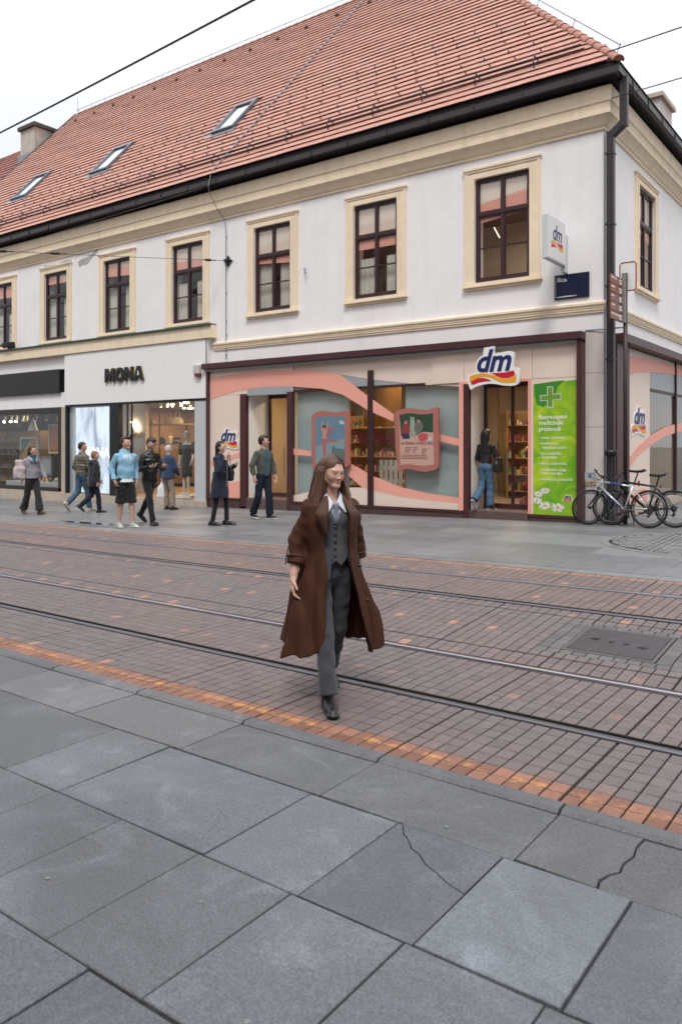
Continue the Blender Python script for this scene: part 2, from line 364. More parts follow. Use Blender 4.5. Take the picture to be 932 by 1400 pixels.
for (x, y, a) in ((-2.20, 6.56, .3), (-1.80, 6.50, .3)):
    m1 = MB()
    for d in (0, 1):
        an = a + d*1.57; u = Vector((math.cos(an), math.sin(an))); w = Vector((-u.y, u.x))
        m1.quad(*[(x+u.x*p+w.x*q, y+u.y*p+w.y*q, gz(x, y)+.0055+.0005*d) for p, q in ((-.04,-.012),(.04,-.012),(.04,.012),(-.04,.012))])
    obj('keyhole', m1, M_black, mh)
for x in (-2.06, -1.94):
    m1 = MB(); m1.quad(*[(x+.022*math.cos(t)+.01*math.sin(t), 6.53+.02*math.sin(t), gz(x,6.53)+.005) for t in np.linspace(0, 6.28, 9)[:-1]]); obj('lifting_hole', m1, M_black, mh)
# setts round the manhole
rr = random.Random(5); sg = MB()
def ring_setts():
    for (xa, xb, ya, yb, nx, ny) in ((-2.564,-1.398,6.096,6.195,11,1),(-2.564,-1.398,6.885,6.964,11,1),(-2.564,-2.37,6.2,6.88,2,6),(-1.63,-1.398,6.2,6.88,2,6)):
        for a in range(nx):
            for b in range(ny):
                x0, x1 = xa+(xb-xa)*a/nx+.004, xa+(xb-xa)*(a+1)/nx-.004; y0, y1 = ya+(yb-ya)*b/ny+.004, ya+(yb-ya)*(b+1)/ny-.004
                mb = MB(); paver_geo(mb, x0, x1, y0, y1, gz, np.array([.125,.118,.12])*rr.uniform(.85,1.15), rr.uniform(-.001,.001)); obj('sett', mb, M_paver, mh, recalc=False)
ring_setts()

# ---- near pavement: large stone slabs, raised kerb lip
near = thing('near_pavement', None, None, (-3, 2, .07)); tag(near, kind='structure')
b = MB(); b.box(-14, 6, -5.2, 3.455, -.2, .035); obj('slab_bed', b, mat('slab_bed', '2b2826', .95, .2, 8), near)
rr = random.Random(21)
def slab_poly(parent, poly, z, c, th=.05, tilt=(0,0), name='slab', m=M_slab, e=.004, ground=None):
    cx = sum(p[0] for p in poly)/len(poly); cy = sum(p[1] for p in poly)/len(poly); k = len(poly)
    mb = MB(); mb.col = tuple(c); n = len(mb.v)
    gzz = (lambda a, b: ground(a, b)) if ground else (lambda a, b: z)
    zz = lambda a, b: gzz(a, b) + tilt[0]*(a-cx) + tilt[1]*(b-cy)
    def inset(p, d): 
        v = Vector((cx-p[0], cy-p[1])); l = v.length; v = v/l*d*1.3; return (p[0]+v.x, p[1]+v.y)
    ins = [inset(p, e) for p in poly]
    mb.v += [(p[0], p[1], zz(*p)-th) for p in poly] + [(p[0], p[1], zz(*p)-e*.8) for p in poly] + [(p[0], p[1], zz(*p)) for p in ins]
    mb._f([tuple(range(2*k, 3*k))] + [(i, (i+1) % k, k+(i+1) % k, k+i) for i in range(k)] + [(k+i, k+(i+1) % k, 2*k+(i+1) % k, 2*k+i) for i in range(k)], n)
    me = mb.mesh(name); o = bpy.data.objects.new(name, me); COL.objects.link(o); me.materials.append(m); o.parent = parent; o.location = -WL[parent.name]
    return o
def slab_col():
    v = rr.uniform(.86, 1.14); t = rr.random()
    return (.120*v*(1+.03*t), .129*v, .147*v*(1-.04*t))
def rect(x0, x1, y0, y1, g=.0032, j=.002):
    q = lambda: rr.uniform(-j, j)
    return [(x0+g+q(), y0+g+q()), (x1-g+q(), y0+g+q()), (x1-g+q(), y1-g+q()), (x0+g+q(), y1-g+q())]
LIP0, LIP1 = 3.345, 3.455
def tl(): return (rr.uniform(-.006,.006), rr.uniform(-.006,.006))
r1 = [-14.35,-13.42,-12.49,-11.56,-10.63,-9.7,-8.77,-7.84,-6.91,-5.98,-5.05,-4.12,-3.18,-2.24,-1.285,-.35,.58,1.5,2.45,3.4,4.3]
for a, bb in zip(r1, r1[1:]):
    c = slab_col(); c = (c[0]*1.08, c[1]*1.05, c[2]*1.0)
    if abs(a + 1.285) < .01:      # the cracked kerb slab
        slab_poly(near, [(a+.006,2.885),(-.962,2.872),(-.972,2.93),(-.955,2.99),(-.928,3.03),(-.936,3.10),(-.92,3.18),(-.931,3.26),(-.925,LIP0),(a+.006,LIP0)], .07, c, e=.002)
        slab_poly(near, [(-.953,2.868),(bb-.006,2.868),(bb-.006,LIP0),(-.919,LIP0),(-.925,3.26),(-.914,3.18),(-.929,3.10),(-.921,3.03),(-.948,2.99),(-.963,2.93)], .066, tuple(v*.93 for v in c), tilt=(.01,-.004), e=.002)
    else: slab_poly(near, rect(a, bb, 2.87, LIP0), .07, c, tilt=tl())
    kb = MB(); kb.col = c; x0, x1 = a+.007, bb-.007
    pr = [(LIP0+.004, .03), (LIP0+.004, .07), (LIP0+.024, .084), (LIP1-.03, .085), (LIP1-.008, .081), (LIP1, .07), (LIP1+.002, -.03)]
    kb.loft([[(x, y, z) for x in (x0, x1)] for y, z in pr]); n = len(kb.v)
    kb.quad(*[(x0, y, z) for y, z in pr]); kb.quad(*[(x1, y, z) for y, z in pr]); obj('kerb_stone', kb, M_slab, near)
r2 = [-14,-13.07,-12.14,-11.2,-10.3,-9.3,-8.4,-7.4,-6.46,-5.53,-4.605,-3.70,-3.25,-2.285,-1.805,-1.325,-.83,.12,1.05,1.98,2.9,3.8]
for a, bb in zip(r2, r2[1:]):
    c = slab_col()
    if abs(a + 1.805) < .01:      # slab with a diagonal crack
        xa, xb = a+.004, bb-.004; CR = [(-1.786,2.862),(-1.735,2.79),(-1.70,2.765),(-1.65,2.71),(-1.60,2.688),(-1.545,2.64),(-1.48,2.612),(-1.42,2.575),(bb-.004,2.545)]
        slab_poly(near, [(xa,2.19),(xb,2.19)] + CR[::-1] + [(xa,2.862)], .070, c, e=.0012)
        slab_poly(near, [(p[0]+.0025, p[1]+.0035) for p in CR[:-1]] + [(xb,2.5495),(xb,2.862)], .0715, c, e=.0012)
    elif abs(a + 1.325) < .01:
        slab_poly(near, rect(a, bb, 2.185, 2.862, .006, .002), .076, (.148,.162,.182), tilt=(.002,.002))
    else: slab_poly(near, rect(a, bb, 2.185, 2.867), .07, c, tilt=tl())
def run(y0, y1, x0, w, n):
    for k in range(n): slab_poly(near, rect(x0+k*w, x0+(k+1)*w, y0, y1), .07 + rr.uniform(-.002,.003), slab_col(), tilt=tl())
run(1.505, 2.185, -3.255-.475*14, .475, 27)
run(.82, 1.5, -3.0-.93*6, .93, 12); run(.13, .815, -3.3-.475*10, .475, 22); run(-.56, .125, -4-.93*4, .93, 10)
run(-1.25, -.565, -4-.93*4, .93, 10); run(-1.94, -1.255, -4-.93*4, .93, 10); run(-2.63, -1.945, -4-.93*4, .93, 10); run(-4.2, -2.635, -8, 1.5, 9); run(-5.1, -4.21, -8, 1.5, 9)
rr = random.Random(77)
for (x, y) in ((-2.62,1.72),(-2.05,1.95),(-1.52,1.62),(-1.25,1.75),(-3.3,1.35),(-2.9,2.3),(-1.62,2.95),(-.95,2.3),(-2.2,1.2)):
    r0 = rr.uniform(.006, .010); m1 = MB(); m1.quad(*[(x+r0*math.cos(t)*rr.uniform(.75,1.1), y+r0*math.sin(t)*rr.uniform(.75,1.1), .0735) for t in np.linspace(0, 6.28, 12)[:-1]]); obj('gum_spot', m1, mat('gum', '7f8484', .8, .1), near)
# ---- far pavement in front of the shops
far = thing('far_pavement', None, None, (-10, 11.5, .2)); tag(far, kind='structure')
b = MB(); fx = list(np.linspace(-30, 8, 39)); fy = [9.12, 9.2, 11, 12.5, 14.2, 15, 24]
b.loft([[(x, y, gz(x, y) - .012) for x in fx] for y in fy]); obj('slab_bed', b, mat('far_bed', '45413e', .95, .2, 8), far)
rr = random.Random(9)
def fcol(f=1):
    v = rr.uniform(.80, 1.2)*f; t = rr.random(); return (.172*v*(1+.02*t), .175*v, .184*v)
def gfar(a, b): return gz(a, b)
x = -27.5
while x < 5:
    w = .93; slab_poly(far, rect(x, x+w, 9.12, 9.36, .003, .001), 0, fcol(1.12), ground=gfar, name='kerb_stone', m=M_slab2); x += w
ys = [9.385, 10.0, 10.62, 11.24, 11.86, 12.48, 13.1, 13.7, 14.19]
for k, (ya, yb) in enumerate(zip(ys, ys[1:])):
    x = -26 - .3*k
    while x < 3.5:
        w = rr.choice((.62, .93, .93, 1.24))
        slab_poly(far, rect(x, x+w, ya, yb, .0028, .001), 0, fcol(), ground=gfar, m=M_slab2, tilt=(rr.uniform(-.001,.001), rr.uniform(-.001,.001))); x += w
sp = MB()                       # side street beyond the corner
for k in range(7):
    y0 = 14.2 + k*1.4
    for j in range(5):
        slab_poly(far, rect(-4.5+j*1.6, -2.9+j*1.6, y0, y0+1.4, .004, .001), 0, fcol(.95), ground=gfar, m=M_slab2)
# fan of small setts let into the pavement by the corner
fan = thing('sett_fan', None, None, (-2.9, 12.2, gz(-2.9, 12.2))); tag(fan, kind='structure')
M_sett = mat('granite_sett', None, .6, .2, 30, .3, 120, attr=True)
FCX, FCY, FRX, FRY = -2.55, 12.15, 1.28, 1.12
rr = random.Random(31)
b = MB(); b.quad(*[(FCX+FRX*1.03*math.cos(t), FCY+FRY*1.03*math.sin(t), gz(FCX+FRX*1.03*math.cos(t), FCY+FRY*1.03*math.sin(t))+.006) for t in np.linspace(0, 6.283, 49)[:-1]]); obj('fan_bed', b, M_joint, fan)
for row in range(15):
    y = FCY - FRY + .075 + row*.155
    for colm in range(28):
        u = colm*.095 - 1.3
        yy = y + .16*abs(math.sin((u+1.3)*math.pi/.66)) - .07
        xx = FCX + u
        if ((xx-FCX)/FRX)**2 + ((yy-FCY)/FRY)**2 > .93: continue
        sl = .16*math.cos((u+1.3)*math.pi/.66)*math.pi/.66*(1 if math.sin((u+1.3)*math.pi/.66) > 0 else -1)
        an = math.atan(sl)*.7; ca, sa = math.cos(an), math.sin(an); v = rr.uniform(.8, 1.2)
        poly = [(xx+ca*p-sa*q, yy+sa*p+ca*q) for p, q in ((-.042,-.062),(.042,-.062),(.042,.062),(-.042,.062))]
        slab_poly(fan, poly, 0, (.17*v,.168*v,.168*v), .012, name='sett', m=M_sett, e=.01, ground=lambda a, b: gz(a, b)+.014)
b = MB()
for j in range(40):
    t0, t1 = 2*math.pi*j/40+.006, 2*math.pi*(j+1)/40-.006
    b2 = [(FCX+FRX*k*math.cos(t), FCY+FRY*k*math.sin(t)) for k, t in ((1.0,t0),(1.0,t1),(1.09,t1),(1.09,t0))]
    v = rr.uniform(.85, 1.1); slab_poly(fan, b2, 0, (.2*v,.2*v,.205*v), .012, name='edge_stone', m=M_slab2, e=.005, ground=lambda a, b: gz(a, b)+.010)
# puddle by a sunken slab
p = MB(); px0, py0 = -13.6, 9.75
p.quad(*[(px0+(.75+.2*math.sin(3*t))*math.cos(t), py0+(.13+.04*math.sin(2*t+1))*math.sin(t), gz(px0, py0)+.006+.006*math.cos(t)*.75) for t in np.linspace(0, 6.283, 25)[:-1]])
tag(obj('puddle', p, mat('puddle_water', '2a2a2c', .05, 0), None), 'small shallow puddle on the shop side pavement near the kerb at left', 'puddle')

# ================================================================ CORNER BUILDING
M_wall = mat('white_render', (.86, .842, .845), .85, .035, 3, .12, 60, streak=.05, stain=.04)
M_trim = mat('beige_stucco', (.86, .715, .535), .8, .06, 5, .1, 70, streak=.10)
M_tile = mat('clay_tile', None, .75, .09, 5, .2, 60, attr=True)
M_dkmetal = mat('dark_sheet_metal', '3b3538', .4, .12, 8, 0, 40, metal=.3)
M_brown = mat('dark_brown_frame', '3a2226', .42, .12, 12, .05, 80)
M_black2 = mat('soffit_black', '1a1614', .8, .1)
M_zinc = mat('zinc', '8b9199', .38, .1, 12, metal=.7)
M_glass = glass('window_glass', (.985, .99, .985), 1.0)
M_beige = mat('beige_foil', (.84, .68, .58), .55, .03, 4)
M_salm = mat('salmon_foil', (.84, .385, .305), .55, .03, 4)
M_stone = mat('pillar_stone', (.62, .56, .54), .7, .06, 5, .08, streak=.12)

bld = thing('corner_building', 'two storey white rendered corner building with beige cornices and steep red tiled roof', 'building', (-14, YF, .2))
WIN = [(-7.16, -6.01), (-10.10, -8.97), (-13.06, -11.91), (-15.99, -14.82), (-18.86, -17.70), (-21.77, -20.61), (-24.70, -23.54), (-27.6, -26.45)]
WZ0, WZ1 = 4.90, 6.96
w = MB()
holes = [(a, b, WZ0, WZ1) for a, b in WIN] + [(-14.72, -4.97, -1, 3.75), (-29.0, -14.72, -1, 4.1)]
for a, b, c, d in wall_rects(-29.6, XC, -.3, 8.1, holes): w.box(a, b, YF, YF+.35, c, d)
obj('front_wall', w, M_wall, bld)
w = MB(); SW = [(16.30, 17.48), (20.3, 21.48), (23.2, 24.38)]
for a, b, c, d in wall_rects(YF+.35, 27.5, -.3, 8.1, [(p, q, 4.88, 6.94) for p, q in SW] + [(14.80, 25, -1, 3.75)]): w.box(XC-.35, XC, a, b, c, d)
obj('side_wall', w, M_wall, bld)
w = MB(); w.box(-29.6, -29.3, 14.55, 27.5, -.3, 8.1); w.box(-29.6, XC, 27.5, 27.8, -.3, 8.1)
w.box(-29.3, XC-.36, 18.6, 18.75, 4.35, 7.5); obj('back_wall', w, M_wall, bld)
w = MB(); w.box(-29.3, XC-.36, 14.56, 27.5, 4.12, 4.3); obj('upper_floor', w, mat('floor_boards', '6b4f38', .6, .15), bld)
w = MB(); w.box(-29.3, XC-.36, 14.56, 27.5, 7.3, 7.4); obj('upper_ceiling', w, mat('ceiling_paint', '8a7a68', .9, .05), bld)
# corner pillar cladding: stone panels with joints
pc = [(XC-.30, .30, 1.02), (XC-.30, 1.03, 2.02), (XC-.30, 2.03, 3.0), (XC-.30, 3.01, 3.74)]
for a, z0, z1 in pc:
    m1 = MB(); m1.box(a-.02, XC+.012, YF-.012, YF+.0, z0, z1); obj('stone_panel', m1, M_stone, bld)
    m1 = MB(); m1.box(XC, XC+.012, YF+.001, 14.79, z0, z1); obj('stone_panel', m1, M_stone, bld)

def run_corner(prof, x0=-29.6, y1=27.8):
    """mouldings that run along the front, mitre at the corner and go on along the side street"""
    mb = MB(); mb.loft([[(x0, YF-o, z), (XC+o, YF-o, z), (XC+o, y1, z)] for o, z in prof]); return mb
obj('main_cornice', run_corner([(0,7.36),(.035,7.36),(.035,7.40),(.06,7.425),(.10,7.50),(.155,7.575),(.175,7.585),(.175,7.665),(.165,7.67),(.165,7.69),(.17,7.70),(.165,7.71),(.165,7.735),(.17,7.74),(.165,7.75),(.165,7.77),(.19,7.80),(.194,8.06),(.15,8.07),(0,8.08)]), M_trim, bld)
obj('string_course', run_corner([(0,4.085),(.028,4.09),(.03,4.125),(.045,4.135),(.045,4.15),(.038,4.155),(.038,4.165),(.05,4.17),(.055,4.20),(.075,4.23),(.075,4.27),(.05,4.285),(0,4.30)], x0=-14.42), M_trim, bld)
obj('soffit', run_corner([(.14,8.075),(.14,8.14),(.34,8.165),(.36,8.2)]), M_black2, bld)
obj('eave_board', run_corner([(.30,8.10),(.352,8.2),(.352,8.42)]), M_black2, bld)
gt = run_corner([(.27,8.30),(.27,8.15),(.29,8.14),(.38,8.14),(.40,8.155),(.40,8.275),(.412,8.285),(.40,8.295),(.385,8.285)])
gut = obj('gutter', gt, M_dkmetal, bld)
for x in np.arange(-29, -4.5, 1.0):
    m1 = MB(); m1.box(x-.012, x+.012, YF-.417, YF-.402, 8.15, 8.285); obj('gutter_joint', m1, M_dkmetal, gut)
for y in np.arange(14.6, 27, 1.0):
    m1 = MB(); m1.box(XC+.402, XC+.417, y-.012, y+.012, 8.15, 8.285); obj('gutter_joint', m1, M_dkmetal, gut)

# ---- roof
RP, RY0, RZ0 = 1.1, 13.7, 8.24
def rz(y): return RZ0 + RP*(y-RY0)
RYR = 20.8; RYE = 13.83; XE = XC+.40; XV = -29.6
rn = Vector((0, -RP, 1)).normalized(); rv = Vector((0, 1, RP)).normalized()
roof = MB()
hipx = XE - (RYR-13.8)
roof.quad((XV, RYE, rz(RYE)), (XE-.03, RYE, rz(RYE)), (hipx, RYR, rz(RYR)), (XV, RYR, rz(RYR)))
roof.quad((XE-.03, RYE, rz(RYE)), (XE-.03, 27.8, rz(RYE)), (hipx, 27.8, rz(RYR)), (hipx, RYR, rz(RYR)))
roof.quad((XV, RYR, rz(RYR)), (hipx, RYR, rz(RYR)), (hipx, 27.8, rz(RYR)), (XV, 27.8, rz(RYR)-RP*7))
roof_o = obj('roof', roof, mat('roof_underlay', '5a2f26', .9, .15), bld, recalc=False)
# tiles
TW, TL = .176, .252
nrow = int((RYR-RYE)/(TL*rv.y)); rr = random.Random(17)
SKY = [(-15.92, -15.10), (-21.42, -20.52), (-25.92, -24.98)]; SKY_Y = (15.58, 16.62)
tcol = lambda: (lambda v, t: (.50*v*(1+.03*t), .262*v*(1-.02*t), .208*v*(1-.04*t)))(rr.uniform(.93, 1.07), rr.uniform(-1, 1))
tiles = []
for r in range(nrow):
    v0 = r*TL; x = XV + (TW/2 if r % 2 else 0)
    while x + TW < XE:
        ym = RYE + (v0+TL/2)*rv.y
        if x + TW*.6 < XE - (ym-13.8) :
            if not any(a-.04 < x+TW/2 < b+.04 and SKY_Y[0]-.02 < ym < SKY_Y[1]+.02 for a, b in SKY): tiles.append((x, v0, r))
        x += TW
P0 = Vector((0, RYE, rz(RYE)))
def tile_geo(mb, x, v0, c, jz, jx=0, origin=None):
    n = len(mb.v); hl, hu, th = .045+jz, .008, .014
    w0, w1 = x+.0008+jx*.3, x+TW-.0008+jx*.3
    def pt(a, v, h): q = P0 + rv*v + rn*h; return (a, q.y, q.z)
    dv = jz*.6
    mid = (w0+w1)/2
    mb.v += [pt(w0, v0-.012+dv, hl), pt(w1, v0-.012+dv, hl), pt(w1, v0+TL+.02, hu), pt(w0, v0+TL+.02, hu), pt(w0, v0-.012+dv, hl-th), pt(w1, v0-.012+dv, hl-th), pt(w1, v0+TL+.02, hu-th), pt(w0, v0+TL+.02, hu-th), pt(mid, v0-.022+dv, hl+.003), pt(mid, v0-.022+dv, hl-th+.003)]
    mb.col = c
    mb._f([(0,8,1,2,3), (0,4,9,8), (8,9,5,1), (0,3,7,4), (1,5,6,2)], n)
def tdist(t): return (t[0])**2 + (RYE+t[1]*rv.y)**2 + (rz(RYE)+t[1]*rv.z-CAMZ)**2
tiles.sort(key=tdist)
mass = MB(); k = 0
for t in tiles:
    x, v0, r = t; ph = math.sin(r*1.7 + x*.8)*.002 + math.sin(x*2.1+r)*.0015
    ym = RYE + v0*rv.y; zz = rz(ym); d = -.5931*x+.80507*ym; ok = 610 - 1080*(zz-CAMZ)/d > 4
    if k < 300 and ok:
        m1 = MB(); tile_geo(m1, x, v0, tcol(), rr.uniform(-.002,.002)+ph, rr.uniform(-.001,.001)); me = m1.mesh('roof_tile'); me.materials.append(M_tile)
        o = bpy.data.objects.new('roof_tile', me); COL.objects.link(o); o.parent = roof_o; k += 1
    else: tile_geo(mass, x, v0, tcol(), rr.uniform(-.002,.002)+ph, rr.uniform(-.001,.001))
tag(obj('roof_tiles', mass, M_tile, roof_o, recalc=False, world=False), kind='stuff')
# hip and ridge caps
def cap_mesh():
    mb = MB(); L = .36; rows_ = []
    for i, (v, r0) in enumerate(((0, .125), (.05, .125), (L+.03, .098))):
        rows_.append([(r0*math.sin(t), v, r0*.85*math.cos(t)) for t in np.linspace(-1.75, 1.75, 9)])
    mb.col = (.40, .185, .14); mb.loft(rows_); mb.col = (.3, .12, .09)
    mb.quad(*[(p[0], p[1], p[2]) for p in rows_[0]]); return mb.mesh('hip_cap')
capm = cap_mesh(); capm.materials.append(M_tile)
hd = Vector((-1, 1, RP)).normalized(); hl = (Vector((hipx, RYR, rz(RYR))) - Vector((XE, 13.8, rz(13.8)))).length
def frame_to(d, up): 
    y = d.normalized(); x = y.cross(up).normalized(); z = x.cross(y); return Matrix((x, y, z)).transposed().to_4x4()
Fh = frame_to(hd, Vector((0,0,1)))
for i in range(int(hl/.345)):
    p = Vector((XE, 13.8, rz(13.8))) + hd*(i*.345+.02)
    o = bpy.data.objects.new('hip_tile', capm); COL.objects.link(o); o.parent = roof_o; o.matrix_local = Matrix.Translation(p - Vector((0,0,.015))) @ Fh @ Matrix.Scale(.84, 4, (1,0,0)) @ Matrix.Scale(.8, 4, (0,0,1))
Fr = frame_to(Vector((-1,0,0)), Vector((0,0,1)))
for i in range(int((hipx-XV)/.345)):
    o = bpy.data.objects.new('ridge_tile', capm); COL.objects.link(o); o.parent = roof_o; o.matrix_local = Matrix.Translation((hipx-i*.345, RYR, rz(RYR)-.02)) @ Fr @ Matrix.Scale(.8, 4, (1,0,0)) @ Matrix.Scale(.7, 4, (0,0,1))
# verge board
m1 = MB(); m1.tube([(XV-.02, RYE, rz(RYE)+.02), (XV-.02, RYR, rz(RYR)+.03)], .05, 6); obj('verge_flashing', m1, M_dkmetal, roof_o, world=False)
# snow rail, hooks
def RPt(x, y, h=0): q = Vector((x, y, rz(y))) + rn*h; return (q.x, q.y, q.z)
sr = MB(); sr.tube([RPt(XV+.3, 14.27, .09), RPt(XE-.75, 14.27, .09)], .014, 6); sr.tube([RPt(XV+.3, 14.30, .16), RPt(XE-.8, 14.30, .16)], .014, 6)
sr_o = obj('snow_rail', sr, M_dkmetal, roof_o, world=False)
for x in np.arange(XV+.5, XE-.9, 1.22):
    m1 = MB(); m1.tube([RPt(x, 14.2, .02), RPt(x, 14.24, .15), RPt(x, 14.34, .19), RPt(x, 14.40, .03)], .014, 5); obj('rail_bracket', m1, M_dkmetal, roof_o, world=False)
sg = MB()
for j, y in enumerate((14.72, 15.02, 15.42, 15.86, 16.2)):
    for x in np.arange(XV+.4+(j % 2)*.27, XE-(y-13.8)-.5, .54):
        if any(a-.1 < x < b+.1 and SKY_Y[0]-.15 < y < SKY_Y[1]+.1 for a, b in SKY): continue
        if j > 2 and x < -24: continue
        sg.tube([RPt(x, y+.02, .03), RPt(x, y-.03, .05), RPt(x, y-.045, .085), RPt(x+.03, y-.04, .095)], .010, 5)
tag(obj('snow_hooks', sg, mat('hook_metal', '5a2c22', .6, .2), roof_o, world=False), kind='stuff')
for x in np.arange(-28.6, -11.8, 1.24):
    m1 = MB(); m1.lathe([(.075,0),(.07,.05),(.045,.085),(.0,.095)], 8, RPt(x, 20.12, .02)); obj('roof_vent', m1, mat('vent_clay', '4a1f18', .8, .1), roof_o, world=False)
# skylights
for i, (a, b) in enumerate(SKY):
    sk = obj('skylight', MB().tube([RPt((a+b)/2, 16.1, .02), RPt((a+b)/2, 16.1, .03)], .01, 4), M_zinc, roof_o, world=False)
    y0, y1 = SKY_Y
    def plate(x0, x1, ya, yb, h0, h1):
        m1 = MB(); n = 0; P = [RPt(x, y, h) for h in (h0, h1) for x, y in ((x0,ya),(x1,ya),(x1,yb),(x0,yb))]; m1.v = P
        m1._f([(0,3,2,1),(4,5,6,7),(0,1,5,4),(1,2,6,5),(2,3,7,6),(3,0,4,7)], 0); return m1
    f = MB()
    for q in ((a, b, y0, y0+.07), (a, b, y1-.09, y1), (a, a+.075, y0+.07, y1-.09), (b-.075, b, y0+.07, y1-.09)):
        p = plate(*q, .0, .11); n = len(f.v); f.v += p.v; f._f(p.f, n)
    obj('skylight_frame', f, mat('skylight_frame_metal', '7c8088', .4, .1, metal=.5), sk, world=False)
    obj('pane', plate(a+.075, b-.075, y0+.07, y1-.09, .05, .065), mat('skylight_glass', (.80, .83, .86), .06, 0, spec=1.0, metal=.95), sk, world=False)
    obj('apron', plate(a-.14, b+.14, y0-.13, y0, .035, .05), M_zinc, sk, world=False)
# lightning conductor: along ridge and hip, down the roof and the facade
lc = MB(); pts = []
for x in np.arange(XV, hipx, .9): pts.append((x, RYR, rz(RYR)+.20))
lc.tube(pts, .011, 5)
for x in np.arange(XV+.2, hipx, .9): lc.tube([(x, RYR, rz(RYR)+.05), (x, RYR, rz(RYR)+.24)], .008, 4)
lc.tube([(XV+.15, RYR, rz(RYR)+.1), (XV+.1, RYR, rz(RYR)+.75)], .012, 5)
hp = [Vector((XE, 13.8, rz(13.8))) + hd*t + Vector((.10, -.0, .17)) for t in np.linspace(.2, hl, 12)]; lc.tube(hp, .013, 5)
for p in hp[::2]: lc.tube([tuple(p-Vector((.08,0,.17))), tuple(p+Vector((0,0,.03)))], .009, 4)
lc.tube([RPt(-14.15, y, .07) for y in np.linspace(13.9, RYR, 30)], .016, 5)
for y in np.linspace(14.2, 20.4, 18): lc.tube([RPt(-14.15, y, .0), RPt(-14.15, y, .09)], .016, 4)
lc.tube([RPt(-14.15, 13.85, .05), (-14.2, YF-.44, 8.1), (-14.2, YF-.4, 7.95), (-14.1, YF-.22, 7.55), (-14.02, YF-.05, 7.33), (-14.0, YF-.03, 7.0), (-14.0, YF-.03, 3.85)], .011, 5)
for z in (6.9, 6.2, 5.5, 4.8, 4.45, 3.95): lc.cbox((-14.0, YF-.02, z), (.03, .03, .03))
obj('lightning_conductor', lc, M_zinc, bld)

